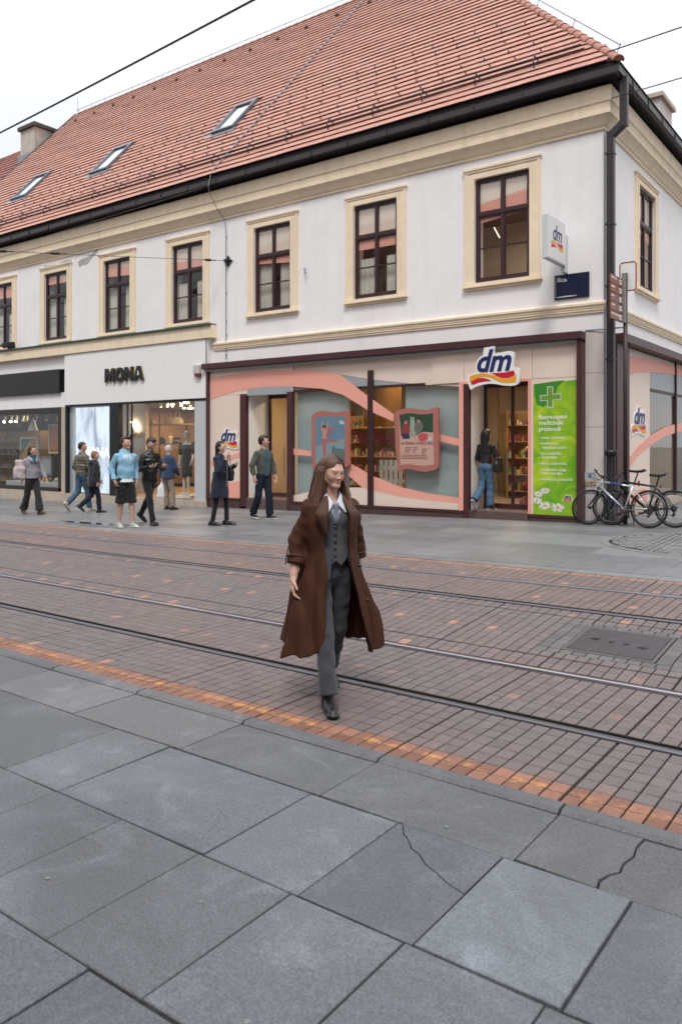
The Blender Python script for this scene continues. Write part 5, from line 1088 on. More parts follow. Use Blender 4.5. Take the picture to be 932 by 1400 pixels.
for i, px in enumerate((8, 17, 24, 33, 38, 51, 66, 81)):
    x = FW(px, 572, 14.7)[0]; t = thing('track_spot', ['first', 'second', 'third', 'fourth', 'fifth', 'sixth', 'seventh', 'eighth'][i] + ' pale track spotlight from the left in the gallery window', 'lamp', (x, 14.7, 2.5), 0, 'gallery track spotlights'); m1 = MB(); m1.tube([(x, 14.7, 2.66), (x+.04, 14.62, 2.5)], [.035, .055], 10); obj('housing', m1, M_white, t)
    m1 = MB(); m1.tube([(x, 14.7, 2.66), (x, 14.7, 3.14)], .01, 5); obj('stem', m1, M_white, t)
    if i < 3: m1 = MB(); m1.tube([(x+.0405, 14.619, 2.4985), (x+.042, 14.616, 2.495)], .045, 10); obj('lens', m1, M_spot, t)
t = thing('paper_cone', 'white paper cone lamp hanging in the gallery window', 'lamp', (FW(45,585,14.6)[0], 14.6, 2.1)); x = FW(45.5,585,14.6)[0]; m1 = MB(); m1.lathe([(.0,.42),(.02,.41),(.19,0)], 4, (x, 14.6, 2.18)); obj('shade', m1, mat('paper_white', (.7,.72,.72), .7, .03), t, solid=.004); m1 = MB(); m1.tube([(x,14.6,2.59),(x,14.6,3.14)], .005, 4); obj('cord', m1, M_black, t)
put_text('lettering', 'GEO', .19, mat('letter_bronze', (.20,.13,.06), .5, .05), gs, FW(22,583,14.23)[0], FW(22,583.5,14.23)[1], 14.215)
shelf('lit wooden display cabinet at the far left of the gallery window', -26.2, -23.6, 15.2, .3, (.5, .95, 1.4, 1.85), .4, 12, [(.4,.2,.05),(.35,.2,.08),(.04,.2,.05),(.2,.18,.15),(.15,.08,.04),(.05,.04,.03)], .22)
m1 = MB(); m1.box(-24.3, -21.1, 14.4, 15.1, .3, .55); tag(obj('display_plinth', m1, mat('plinth_white', (.5,.52,.52), .6, .05), None, bevel=.01), 'low white display plinth at the bottom of the gallery window', 'plinth')
q = random.Random(6)
for i in range(7):
    x = -23.4+i*.32; h_ = q.uniform(.1,.25); r0 = q.uniform(.05,.09); m1 = MB(); m1.lathe([(0,0),(r0*.6,0),(r0,h_*.4),(r0*.7,h_*.8),(r0*.35,h_),(r0*.3,h_)], 12, (x, 14.62, .552)); tag(obj('vase', m1, mat('vase_glaze%d' % (i % 3), [(.5,.3,.1),(.15,.12,.1),(.55,.5,.42)][i % 3], .25, .1), None, smooth=True), ['first', 'second', 'third', 'fourth', 'fifth', 'sixth', 'seventh', 'eighth'][i] + ' small glazed vase from the left on the gallery plinth', 'vase', 'vases on the gallery plinth')

# ================================================================ STREET FURNITURE
M_pole = mat('pole_brown', '3b302c', .5, .1, 10, metal=.3)
sp = thing('direction_sign', 'tall post at the corner carrying five brown tourist direction panels', 'signpost', (-4.22, 14.15, gz(-4.22, 14.15)))
g0 = gz(-4.22, 14.15)
m1 = MB(); m1.tube([(-4.22, 14.15, g0), (-4.22, 14.15, 4.72)], .038, 12); obj('post', m1, M_pole, sp, smooth=True)
m1 = MB(); m1.box(-4.32, -4.12, 14.05, 14.25, g0, g0+.014); obj('base_plate', m1, M_zinc, sp)
for x, y in ((-4.3,14.07),(-4.14,14.07),(-4.3,14.23),(-4.14,14.23)):
    m1 = MB(); m1.lathe([(.014,.014),(.014,.03),(0,.032)], 6, (x, y, g0)); obj('bolt', m1, M_zinc, sp)
m1 = MB(); m1.box(-4.245, -4.195, 14.02, 14.11, 3.84, 4.70); obj('clamp_bar', m1, mat('bar_grey', '8f8a84', .5, .1, metal=.4), sp)
M_bp = mat('sign_brown', (.19, .055, .03), .4, .06, 12); M_so = mat('sign_orange', (.55, .18, .04), .5, .1)
words = (((.16,.10),(.34,)), ((.13,.05),(.17,)), ((.15,),(.11,)), ((.21,),(.22,)), ((.17,.25),(.36,)))      # too small to read: strokes of lettering only
for i in range(5):
    z1 = 4.60 - i*.153
    m1 = MB(); m1.box(-4.262, -4.236, 13.40, 14.02, z1-.147, z1); p = obj('panel', m1, M_bp, sp, bevel=.003)
    for row, hh, zz, mm in ((words[i][0], .040, z1-.068, M_lwhite), (words[i][1], .026, z1-.122, M_so)):
        y0 = 13.42
        for w_ in row:
            m1 = MB(); yy = y0; qq = random.Random(i*7+int(w_*100))
            while yy < y0+w_-.008:
                bw = qq.uniform(.008, .018); m1.box(-4.2358, -4.2350, yy, yy+bw, zz, zz+hh*qq.choice((.65,.65,.7,1))); yy += bw+.006
            tag(obj('lettering', m1, mm, p, world=False), kind='stuff'); y0 += w_+.022
    for k in range(2):
        m1 = MB(); m1.box(-4.2358, -4.2345, 13.86+k*.075, 13.925+k*.075, z1-.115, z1-.03); obj('pictogram', m1, M_lwhite, p, world=False)
        m1 = MB(); m1.box(-4.2346, -4.2335, 13.88+k*.075, 13.905+k*.075, z1-.095, z1-.05); obj('pictogram_mark', m1, M_bp, p, world=False)
m1 = MB(); m1.tube([(-4.95, 14.19, 3.78), (-4.24, 14.13, 3.77)], .014, 6); obj('wall_strut', m1, M_zinc, sp)
m1 = MB(); P = []
for cx_, cz_, a0 in ((.06,-.06,0),(-.06,-.06,1),(-.06,.06,2),(.06,.06,3)): pass
loop = [(-4.33+.28*u, 14.20, 4.42+.5*v) for u, v in ((.1,0),(0,.07),(0,.93),(.1,1),(.9,1),(1,.93),(1,.07),(.9,0))]
m1.tube(loop, .012, 6, closed=True); rs = thing('traffic_plate', 'white traffic plate with thin red rim behind the brown direction panels', 'sign', (-4.2, 14.2, 4.4)); obj('rim', m1, mat('rim_red', (.35,.05,.06), .5, .05), rs)
m1 = MB(); m1.box(-4.325, -4.055, 14.197, 14.203, 4.43, 4.91); obj('plate', m1, M_lwhite, rs)
m1 = MB(); m1.tube([(-4.22,14.15,4.6),(-4.2,14.2,4.6)], .015, 6); obj('bracket', m1, M_zinc, rs)
pq = thing('wall_plaque', 'small pale plaque with coloured drawing on the corner pillar behind the bicycle', 'plaque', (-4.85, 14.18, 1.1)); (xa, za), (xb, zb) = FW(798, 644, 14.18), FW(815, 664, 14.18)
m1 = MB(); m1.box(xa, xb, 14.172, 14.187, zb, za); obj('plate', m1, mat('plaque_grey', (.5,.5,.52), .5, .05), pq)
m1 = MB(); m1.box(xa+.08, xb-.09, 14.168, 14.1725, za-.12, za-.04); obj('emblem', m1, mat('emblem_blue', (.08,.16,.35), .5, .05), pq)
for k, c_ in enumerate(((.5,.2,.05),(.2,.35,.08),(.45,.08,.05),(.6,.4,.05))):
    m1 = MB(); w_ = (xb-xa)/4.6; m1.box(xa+.01+k*w_, xa+.01+k*w_+w_*.85, 14.168, 14.1725, zb+.02, zb+.075); obj('drawing', m1, mat('drawing%d' % k, c_, .5, .1), pq)

# ---- bicycles
M_tyre = mat('tyre_rubber', '1b1a1b', .75, .15, 30, .3, 200); M_rim = mat('rim_grey', '55565a', .35, .1, metal=.8); M_spoke = mat('spoke_steel', 'a9abb0', .3, 0, metal=1)
M_bblk = mat('bike_black', '131214', .4, .05); M_chain = mat('chain_steel', '6d6a66', .4, .1, metal=.9)
def bike(name, label, rear, front, frame_m, accent_m, lean, steer, r=.322, saddle_h=.93, fender=False):
    rear = Vector((*rear, gz(*rear))); front = Vector((*front, gz(*front))); d = (front-rear); wb = d.length
    t = thing(name, label, 'bicycle', rear); ang = math.atan2(d.y, d.x); t.rotation_euler = (lean, -math.asin(d.z/wb), ang); t.rotation_mode = 'XYZ'
    O = lambda nm, mb, m, p=t, **k: obj(nm, mb, m, p, world=False, **k)
    def wheel(nm, M4, disc=0):
        m1 = MB(); N = 40; tr = .021
        m1.tube([(( r-tr)*math.cos(a), 0, (r-tr)*math.sin(a)) for a in np.linspace(0, 2*math.pi, N+1)[:-1]], tr, 8, closed=True); w_ = O(nm, m1, M_tyre, smooth=True); w_.matrix_local = M4
        m1 = MB(); m1.tube([((r-.062)*math.cos(a), 0, (r-.062)*math.sin(a)) for a in np.linspace(0, 2*math.pi, N+1)[:-1]], .012, 6, closed=True); O('rim', m1, M_rim, w_)
        m1 = MB()
        for k in range(28):
            a = 2*math.pi*k/28; b = a + (.35 if k % 2 else -.35); y = .028*(1 if (k//2) % 2 else -1)
            m1.tube([(.022*math.cos(b), y, .022*math.sin(b)), ((r-.066)*math.cos(a), 0, (r-.066)*math.sin(a))], .0014, 3, cap=False)
        tag(O('spokes', m1, M_spoke, w_), kind='stuff')
        m1 = MB(); m1.lathe([(.02,-.04),(.028,-.035),(.015,-.02),(.015,.02),(.028,.035),(.02,.04)], 12, axis='y'); m1.tube([(0,-.06,0),(0,.06,0)], .006, 6); O('hub', m1, M_rim, w_, smooth=True)
        if disc: m1 = MB(); m1.lathe([(.02,.03),(.05,.03),(.05,.032),(.02,.032)], 16, axis='y'); m1.lathe([(.02,-.03),(.045,-.03),(.045,-.04),(.035,-.045),(.035,-.055)], 16, axis='y'); O('cassette', m1, M_chain, w_)
    ra = Vector((0, 0, r)); fa = Vector((wb, 0, r)); bb = Vector((.42, 0, .29)); st = Vector((.27, 0, .72)); ht = Vector((wb-.23, 0, .80)); hb = Vector((wb-.185, 0, .67))
    wheel('rear_wheel', Matrix.Translation(ra), 1)
    ax = (ht-hb).normalized(); S4 = Matrix.Translation(hb) @ Matrix.Rotation(steer, 4, ax) @ Matrix.Translation(-hb)
    wheel('front_wheel', S4 @ Matrix.Translation(fa))
    m1 = MB(); m1.tube([bb, st], .017, 10); m1.tube([st-Vector((0,0,.03)), ht-Vector((0,0,.03))], [.016,.019], 10); m1.tube([bb, hb+Vector((0,0,.02))], [.021,.021], 10)
    m1.tube([hb-(ht-hb)*.05, ht+(ht-hb)*.08], .021, 10); m1.tube([bb-Vector((.0,.035,0)), bb+Vector((0,.035,0))], .024, 10)
    for s in (-1, 1):
        m1.tube([bb+Vector((-.03, s*.03, 0)), Vector((.12, s*.05, r-.0)), ra+Vector((0, s*.06, 0))], .010, 8); m1.tube([st+Vector((-.005, s*.02, -.06)), Vector((.1, s*.055, .48)), ra+Vector((0, s*.06, 0))], .008, 8)
    O('frame', m1, frame_m, smooth=True)
    m1 = MB(); m1.tube([bb+(hb-bb)*.12+Vector((0,0,.0)), bb+(hb-bb)*.72], .0222, 10); m1.tube([st+(ht-st)*.35-Vector((0,0,.03)), st+(ht-st)*.75-Vector((0,0,.03))], .0195, 10); O('decal_band', m1, accent_m, smooth=True)
    m1 = MB(); cr = hb + (hb-ht)*.12
    m1.tube([hb, cr], .017, 8)
    m1.tube([cr+Vector((0,-.065,0)), cr+Vector((0,.065,0))], .018, 8)
    for s in (-1, 1): m1.tube([cr+Vector((0, s*.062, 0)), cr+Vector((.03, s*.062, -.14)), fa+Vector((0, s*.062, 0))], [.019,.018,.012], 8)
    o = O('fork', m1, M_bblk if not fender else M_rim, smooth=True); o.matrix_local = S4
    m1 = MB(); top = ht + (ht-hb)*.35; stem = top + Vector((.07, 0, .035)); m1.tube([ht, top, stem], .014, 8)
    m1.tube([stem+Vector((-.03,-.30,.03)), stem+Vector((-.01,-.12,.02)), stem, stem+Vector((-.01,.12,.02)), stem+Vector((-.03,.30,.03))], .012, 8)
    hbar = O('handlebar', m1, M_bblk, smooth=True); hbar.matrix_local = S4
    for s in (-1, 1):
        m1 = MB(); m1.tube([stem+Vector((-.03, s*.20, .026)), stem+Vector((-.035, s*.32, .032))], .017, 8); O('grip', m1, M_tyre, hbar, smooth=True)
        m1 = MB(); m1.tube([stem+Vector((-.0, s*.17, .02)), stem+Vector((.04, s*.19, .0)), stem+Vector((.035, s*.28, -.01))], .006, 6); O('brake_lever', m1, M_chain, hbar)
        m1 = MB(); m1.tube([stem+Vector((.03, s*.17, .0)), stem+Vector((.1, s*.1, -.05)), ht+Vector((.02, s*.02, .0)), (st+ht)/2+Vector((0,s*.02,-.06))], .0035, 5); O('cable', m1, M_bblk, hbar)
    sd = (st-bb).normalized(); sp_ = bb + sd*(saddle_h-.29)/sd.z
    m1 = MB(); m1.tube([st-Vector((0,0,.02)), sp_], .013, 8); O('seat_post', m1, M_rim if fender else M_bblk)
    rows_ = []
    for u in np.linspace(0, 1, 12):
        w_ = .072*(1-u)**.8*(1 if u > .08 else .8) + .017; x = -.12 + .27*u; z = .035 - .012*math.sin(u*3.1) + (.012 if u < .15 else 0)
        rows_.append([(sp_.x+x, math.cos(a)*w_, sp_.z+z+math.sin(a)*(.022 if math.sin(a) > 0 else .014+.02*abs(math.cos(a)))) for a in np.linspace(0, 2*math.pi, 13)[:-1]])
    m1 = MB(); m1.loft(rows_, close=True); m1.quad(*rows_[0]); m1.quad(*rows_[-1]); O('saddle', m1, M_bblk, smooth=True)
    m1 = MB(); m1.lathe([(.085,-.045),(.09,-.043),(.09,-.047),(.03,-.047)], 28, tuple(bb), 'y'); m1.tube([bb+Vector((0,-.06,0)), bb+Vector((0,.06,0))], .012, 8); ck = O('crankset', m1, M_chain)
    for s, a in ((-1, -.5), (1, 2.64)):
        e = bb + Vector((.165*math.cos(a), s*.065, .165*math.sin(a))); m1 = MB(); m1.tube([bb+Vector((0, s*.06, 0)), e], [.014,.010], 6); O('crank_arm', m1, M_rim, ck)
        m1 = MB(); m1.cbox(e+Vector((0, s*.055, 0)), (.09, .075, .024)); O('pedal', m1, M_bblk, ck, bevel=.005)
    m1 = MB(); m1.tube([bb+Vector((0,-.045,.085)), ra+Vector((0,-.045,.035))], .0045, 5); m1.tube([bb+Vector((0,-.045,-.085)), ra+Vector((.03,-.05,-.12)), ra+Vector((0,-.045,-.035))], .0045, 5); O('chain', m1, M_chain)
    m1 = MB(); m1.cbox(ra+Vector((.02,-.055,-.07)), (.03,.02,.11), Matrix.Rotation(.3, 3, 'Y')); m1.lathe([(0,-.005),(.022,-.005),(.022,.005),(0,.005)], 10, tuple(ra+Vector((.035,-.055,-.125))), 'y'); O('derailleur', m1, M_bblk)
    m1 = MB(); m1.lathe([(0,0),(.028,.0),(.028,.02),(0,.03)], 12, tuple(sp_+Vector((-.03,0,-.16))), 'x'); O('rear_reflector', m1, mat('reflector_red', (.35,.02,.02), .2, 0))
    if fender:
        m1 = MB(); m1.tube([bb+Vector((-.12,-.05,-.02)), Vector((.3,-.13,.02))], .009, 6); O('kickstand', m1, M_bblk)
    return t
M_silver = mat('bike_silver', (.60,.60,.62), .28, .04, metal=.5); M_bblue = mat('bike_blue', (.03,.08,.30), .3, .03)
bike('bicycle', 'silver and blue mountain bicycle in front at the corner, front wheel turned', (-3.72, 13.76), (-4.76, 13.86), M_silver, M_bblue, R(4), R(48), fender=True)
bike('bicycle', 'black bicycle behind the silver one, leaning at the corner post', (-3.36, 14.0), (-4.40, 13.975), M_bblk, mat('bike_dark_grey', '2b2b30', .4, .05), R(-6), R(6), saddle_h=.86)

# ---- overhead wires and wall anchor
M_wire = mat('wire', '35353d', .5, 0)
def wire(label, pts, r=.012, cat='wire', name='overhead_wire'):
    m1 = MB(); P = [Vector(p) for p in pts]; Q = []
    for a, b in zip(P, P[1:]):
        L = (b-a).length
        for u in np.linspace(0, 1, 13)[:-1]: q = a.lerp(b, u); q.z -= .0015*L*4*u*(1-u); Q.append(q)
    Q.append(P[-1]); m1.tube(Q, r, 6); return tag(obj(name, m1, M_wire), label, cat)
wire('thick dark tram contact wire crossing the sky at upper left', [(-42, 10.0, 7.6), (-14.05, 8.2, 7.6), (-7.17, 7.75, 7.6), (14, 6.4, 7.6)], .016)
wire('thin wire leaving the roof corner towards the right edge', [(-4.55, 13.98, 8.62), (-3.12, 13.47, 8.42), (8, 9.4, 7.6)], .011)
w3 = wire('span wire with barbs leaving the cornice corner below the gutter', [(-4.42, 14.05, 7.82), (-3.1, 13.37, 7.56), (8, 7.7, 5.6)], .009)
an = thing('wall_anchor', 'black star shaped wall anchor for the span wire between two upper windows', 'anchor', (-13.93, 14.2, 6.29))
m1 = MB(); k = 8; m1.prism([(-13.93+(.15 if j % 2 == 0 else .075)*math.cos(2*math.pi*j/8), 6.29+(.15 if j % 2 == 0 else .075)*math.sin(2*math.pi*j/8)) for j in range(8)], 14.155, 14.195); obj('plate', m1, M_black, an, bevel=.01)
m1 = MB(); m1.lathe([(.045,0),(.05,-.05),(.02,-.09),(.03,-.11),(0,-.12)], 12, (-13.93, 14.155, 6.29), 'y'); obj('boss', m1, M_black, an, smooth=True)
wire('span wire with insulators running from the star anchor towards the left edge', [(-13.95, 14.05, 6.28), (-17.2, 10.05, 6.2), (-28, -3.2, 6.2)], .007)
def insul(label, p, q):
    t = thing('insulator', label, 'insulator', p); P, Q = Vector(p), Vector(q); d = (Q-P); m1 = MB(); m1.tube([P, P+d*.2, P+d*.25, P+d*.5, P+d*.75, P+d*.8, Q], [.01,.014,.03,.034,.03,.014,.01], 8); obj('body', m1, M_black, t, smooth=True); m1 = MB(); m1.tube([P-d*.25, P], .014, 6); obj('shackle', m1, M_black, t)
A, B = Vector((-13.95,14.05,6.28)), Vector((-17.2,10.05,6.2))
insul('dark wire insulator just left of the star anchor', A.lerp(B, .05), A.lerp(B, .10)); insul('wire insulator halfway along the span at left', A.lerp(B, .73), A.lerp(B, .80)); insul('wire insulator on the span at the left edge', A.lerp(B, .955), A.lerp(B, 1.03))
wire('fine wire slanting from the eaves down to the span at left', [(-14.45, 13.82, 8.12), (-17.2, 10.05, 6.22)], .005)
m1 = MB(); X, Z = FW(417, 371, 14.15); m1.tube([(X-.05, 14.19, Z+.09), (X+.05, 14.10, Z-.06)], .018, 6); tag(obj('wall_stub', m1, M_zinc), 'short metal stub sticking out of the wall between two upper windows', 'stub')
m1 = MB(); q = [(310,170),(322,160),(350,150),(375,130),(392,108),(398,112),(385,135),(362,160),(350,178),(330,182),(318,192)]; m1.prism([FW(a/2.9125, 300+b/2.9125, 14.197) for a, b in q], 14.1965, 14.199); obj('flaked_plaster', m1, mat('bare_plaster', (.42,.40,.39), .95, .25, 12, .5, 30), bld)
m1 = MB(); q = [(170,185),(230,178),(255,165),(285,160),(290,172),(240,185),(200,195)]; m1.prism([FW(a/2.9125, 300+b/2.9125, 14.197) for a, b in q], 14.1965, 14.199); obj('flaked_plaster', m1, mat('bare_plaster', None), bld)
fl = thing('flood_light', 'small dark floodlight on the green ledge at far left', 'lamp', (-22.4, 14.0, 4.78)); X, Z = FW(13, 478, 14.0); m1 = MB(); m1.cbox((X, 13.98, 4.90), (.42,.22,.17), Matrix.Rotation(.15, 3, 'X')); obj('housing', m1, M_black, fl, bevel=.02); m1 = MB(); m1.box(X-.03, X+.03, 13.97, 14.05, 4.766, 4.83); obj('bracket', m1, M_black, fl)

# ================================================================ PEOPLE (signed-distance bodies, meshed with surface nets)
V = lambda *a: np.array(a, np.float64)
def unit(v): return v / (np.linalg.norm(v) + 1e-9)
class Field:
    """smooth-union distance field on a rectilinear grid (finer where asked)"""
    def __init__(s, lo, hi, step, fine=()):
        s.ax = []
        for k in range(3):
            x = lo[k]; L = []
            zones = [(f[0][k], f[1][k], f[2]) for f in fine]
            while x < hi[k]:
                h = step
                for a, b, hh in zones:
                    if a <= x <= b: h = min(h, hh)
                    elif x < a: h = min(h, max(hh, a - x))
                L.append(x); x += h
            s.ax.append(np.array(L, np.float32))
        s.F = np.full([len(a) for a in s.ax], .25, np.float32)
    def win(s, lo, hi, m):
        sl = []
        for k in range(3):
            a = np.searchsorted(s.ax[k], lo[k]-m); b = np.searchsorted(s.ax[k], hi[k]+m)
            sl.append(slice(int(a), int(max(a, b))))
        return tuple(sl)
    def grid(s, sl): return np.meshgrid(*[s.ax[k][sl[k]] for k in range(3)], indexing='ij', sparse=True)
    def comb(s, sl, d, k, op):
        f = s.F[sl]
        if op == 'u':
            if k <= 0: r = np.minimum(f, d)
            else: h = np.clip(.5+.5*(f-d)/k, 0, 1); r = f*(1-h)+d*h-k*h*(1-h)
        else:
            if k <= 0: r = np.maximum(f, -d)
            else: h = np.clip(.5-.5*(f+d)/k, 0, 1); r = f*(1-h)-d*h+k*h*(1-h)
        s.F[sl] = r
    def cone(s, a, b, ra, rb, k=.02, flat=None, op='u'):
        """tapered capsule a-b; flat = (axis, ratio) squeezes it along an axis"""
        a, b = np.asarray(a, float), np.asarray(b, float); r = max(ra, rb); sl = s.win(np.minimum(a, b)-r, np.maximum(a, b)+r, .05+k)
        if 0 in s.F[sl].shape: return s
        X, Y, Z = s.grid(sl); ba = b-a; px, py, pz = X-a[0], Y-a[1], Z-a[2]
        h = np.clip((px*ba[0]+py*ba[1]+pz*ba[2])/max(ba @ ba, 1e-9), 0, 1)
        qx, qy, qz = px-h*ba[0], py-h*ba[1], pz-h*ba[2]
        if flat is not None:
            n, ratio = flat; n = unit(np.asarray(n, float)); t = (qx*n[0]+qy*n[1]+qz*n[2])*(1/ratio-1); qx, qy, qz = qx+n[0]*t, qy+n[1]*t, qz+n[2]*t
        d = np.sqrt(qx*qx+qy*qy+qz*qz)-(ra+(rb-ra)*h)
        if flat is not None: d = d*min(1, .5+.5*flat[1])
        s.comb(sl, d.astype(np.float32), k, op); return s
    def ell(s, c, r, k=.01, M=None, op='u'):
        c = np.asarray(c, float); r = np.asarray(r, float); R0 = max(r); sl = s.win(c-R0, c+R0, .04+k)
        if 0 in s.F[sl].shape: return s
        X, Y, Z = s.grid(sl); x, y, z = X-c[0], Y-c[1], Z-c[2]
        if M is not None: x, y, z = M[0][0]*x+M[1][0]*y+M[2][0]*z, M[0][1]*x+M[1][1]*y+M[2][1]*z, M[0][2]*x+M[1][2]*y+M[2][2]*z
        k0 = np.sqrt((x/r[0])**2+(y/r[1])**2+(z/r[2])**2); k1 = np.sqrt((x/r[0]**2)**2+(y/r[1]**2)**2+(z/r[2]**2)**2)+1e-6
        s.comb(sl, (k0*(k0-1)/k1).astype(np.float32), k, op); return s
    def stack(s, lv, k=.02, fold=None, op='u'):
        """stacked ellipses: rows of (z, cx, cy, rx, ry); fold(theta, z) scales the radius"""
        L = np.array(sorted(lv), float); z0, z1 = L[0, 0], L[-1, 0]; mr = L[:, 3:].max()+np.abs(L[:, 1:3]).max()+.05
        sl = s.win(V(-mr, -mr, z0), V(mr, mr, z1), .05)
        X, Y, Z = s.grid(sl); zz = np.clip(Z, z0, z1)
        I = lambda j: np.interp(zz, L[:, 0], L[:, j])
        x, y = X-I(1), Y-I(2); rx, ry = I(3), I(4)
        if fold is not None:
            f = fold(np.arctan2(x, y), zz); rx, ry = rx*f, ry*f
        q = np.sqrt((x/rx)**2+(y/ry)**2); g = np.sqrt((x/rx**2)**2+(y/ry**2)**2)+1e-5
        d = q*(q-1)/g; d = np.maximum(d, np.maximum(z0-Z, Z-z1)); s.comb(sl, d.astype(np.float32), k, op); return s
    def rbox(s, c, h, r, k=.01, op='u'):
        c, h = np.asarray(c, float), np.asarray(h, float); sl = s.win(c-h-r, c+h+r, .05); X, Y, Z = s.grid(sl)
        qx, qy, qz = np.abs(X-c[0])-h[0], np.abs(Y-c[1])-h[1], np.abs(Z-c[2])-h[2]
        d = np.sqrt(np.maximum(qx, 0)**2+np.maximum(qy, 0)**2+np.maximum(qz, 0)**2)+np.minimum(np.maximum(np.maximum(qx, qy), qz), 0)-r
        s.comb(sl, d.astype(np.float32), k, op); return s
    def plane(s, p, n):
        """keep what lies behind the plane"""
        X, Y, Z = s.grid((slice(None),)*3); n = unit(np.asarray(n, float)); s.F = np.maximum(s.F, ((X-p[0])*n[0]+(Y-p[1])*n[1]+(Z-p[2])*n[2]).astype(np.float32)); return s
    def warp(s, fn):
        X, Y, Z = s.grid((slice(None),)*3); s.F = s.F + fn(X, Y, Z).astype(np.float32); return s
    def cut(s, fn):
        X, Y, Z = s.grid((slice(None),)*3); s.F = np.maximum(s.F, fn(X, Y, Z).astype(np.float32)); return s
    def shell(s, t): s.F = np.maximum(s.F, -(s.F+t)); return s
    def mesh(s, name, color=None):
        F = s.F; inside = F < 0; X, Y, Z = s.ax; nx, ny, nz = F.shape
        c8 = [inside[i:nx-1+i, j:ny-1+j, k:nz-1+k] for i in (0,1) for j in (0,1) for k in (0,1)]
        sm = sum(c.astype(np.int8) for c in c8); act = (sm > 0) & (sm < 8); idx = -np.ones(act.shape, np.int64); ijk = np.argwhere(act); n = len(ijk); idx[act] = np.arange(n)
        P = np.zeros((n, 3)); W = np.zeros(n); I, J, K = ijk.T
        for (a, b) in [((0,0,0),(1,0,0)),((0,1,0),(1,1,0)),((0,0,1),(1,0,1)),((0,1,1),(1,1,1)),((0,0,0),(0,1,0)),((1,0,0),(1,1,0)),((0,0,1),(0,1,1)),((1,0,1),(1,1,1)),((0,0,0),(0,0,1)),((1,0,0),(1,0,1)),((0,1,0),(0,1,1)),((1,1,0),(1,1,1))]:
            fa = F[I+a[0], J+a[1], K+a[2]]; fb = F[I+b[0], J+b[1], K+b[2]]; m = (fa < 0) != (fb < 0); t = np.where(m, fa/np.where(fa == fb, 1, fa-fb), 0)
            pa = np.stack([X[I+a[0]], Y[J+a[1]], Z[K+a[2]]], 1); pb = np.stack([X[I+b[0]], Y[J+b[1]], Z[K+b[2]]], 1); P += np.where(m[:, None], pa+(pb-pa)*t[:, None], 0); W += m
        P /= W[:, None]; quads = []
        for ax in range(3):
            d = [0,0,0]; d[ax] = 1; o = [k for k in range(3) if k != ax]
            A = inside[tuple(slice(0, s_-1) if k == ax else slice(1, s_-1) for k, s_ in enumerate(F.shape))]; B = inside[tuple(slice(1, s_) if k == ax else slice(1, s_-1) for k, s_ in enumerate(F.shape))]
            e = np.argwhere(A != B); flip = A[tuple(e.T)]; e = e.copy(); e[:, o[0]] += 1; e[:, o[1]] += 1
            def cell(u, v): q = e.copy(); q[:, o[0]] -= u; q[:, o[1]] -= v; return idx[tuple(q.T)]
            q = np.stack([cell(1,1), cell(0,1), cell(0,0), cell(1,0)], 1)
            if ax == 1: flip = ~flip
            q[~flip] = q[~flip][:, ::-1]; quads.append(q)
        Q = np.concatenate(quads); Q = Q[(Q >= 0).all(1)]
        me = bpy.data.meshes.new(name); me.vertices.add(n); me.vertices.foreach_set('co', P.astype(np.float32).ravel()); me.loops.add(len(Q)*4); me.loops.foreach_set('vertex_index', Q.astype(np.int32).ravel())
        me.polygons.add(len(Q)); me.polygons.foreach_set('loop_start', np.arange(0, len(Q)*4, 4, dtype=np.int32)); me.polygons.foreach_set('loop_total', np.full(len(Q), 4, np.int32)); me.update(); me.validate()
        me.polygons.foreach_set('use_smooth', np.ones(len(me.polygons), bool))
        if color is not None:
            c = color(P) if callable(color) else np.tile(np.asarray(color, float), (n, 1)); setcol(me, np.concatenate([c, np.ones((n, 1))], 1))
        return me
M_skin = mat('skin', None, .5, .06, 60, .08, 300, attr=True, spec=.4)
M_fab = mat('fabric', None, .85, .16, 9, .25, 260, attr=True, spec=.25, sheen=.2)
M_leath = mat('leather', None, .38, .1, 30, .2, 120, attr=True)
M_hair = mat('hair', None, .42, .28, 14, .3, 60, attr=True, spec=.4, stretch=(9, 9, .7))
M_denim = mat('denim', None, .85, .16, 18, .25, 300, attr=True, spec=.2)
def rotz(a): c_, s_ = math.cos(a), math.sin(a); return np.array([[c_,-s_,0],[s_,c_,0],[0,0,1]])
def rotx(a): c_, s_ = math.cos(a), math.sin(a); return np.array([[1,0,0],[0,c_,-s_],[0,s_,c_]])
def roty(a): c_, s_ = math.cos(a), math.sin(a); return np.array([[c_,0,s_],[0,1,0],[-s_,0,c_]])

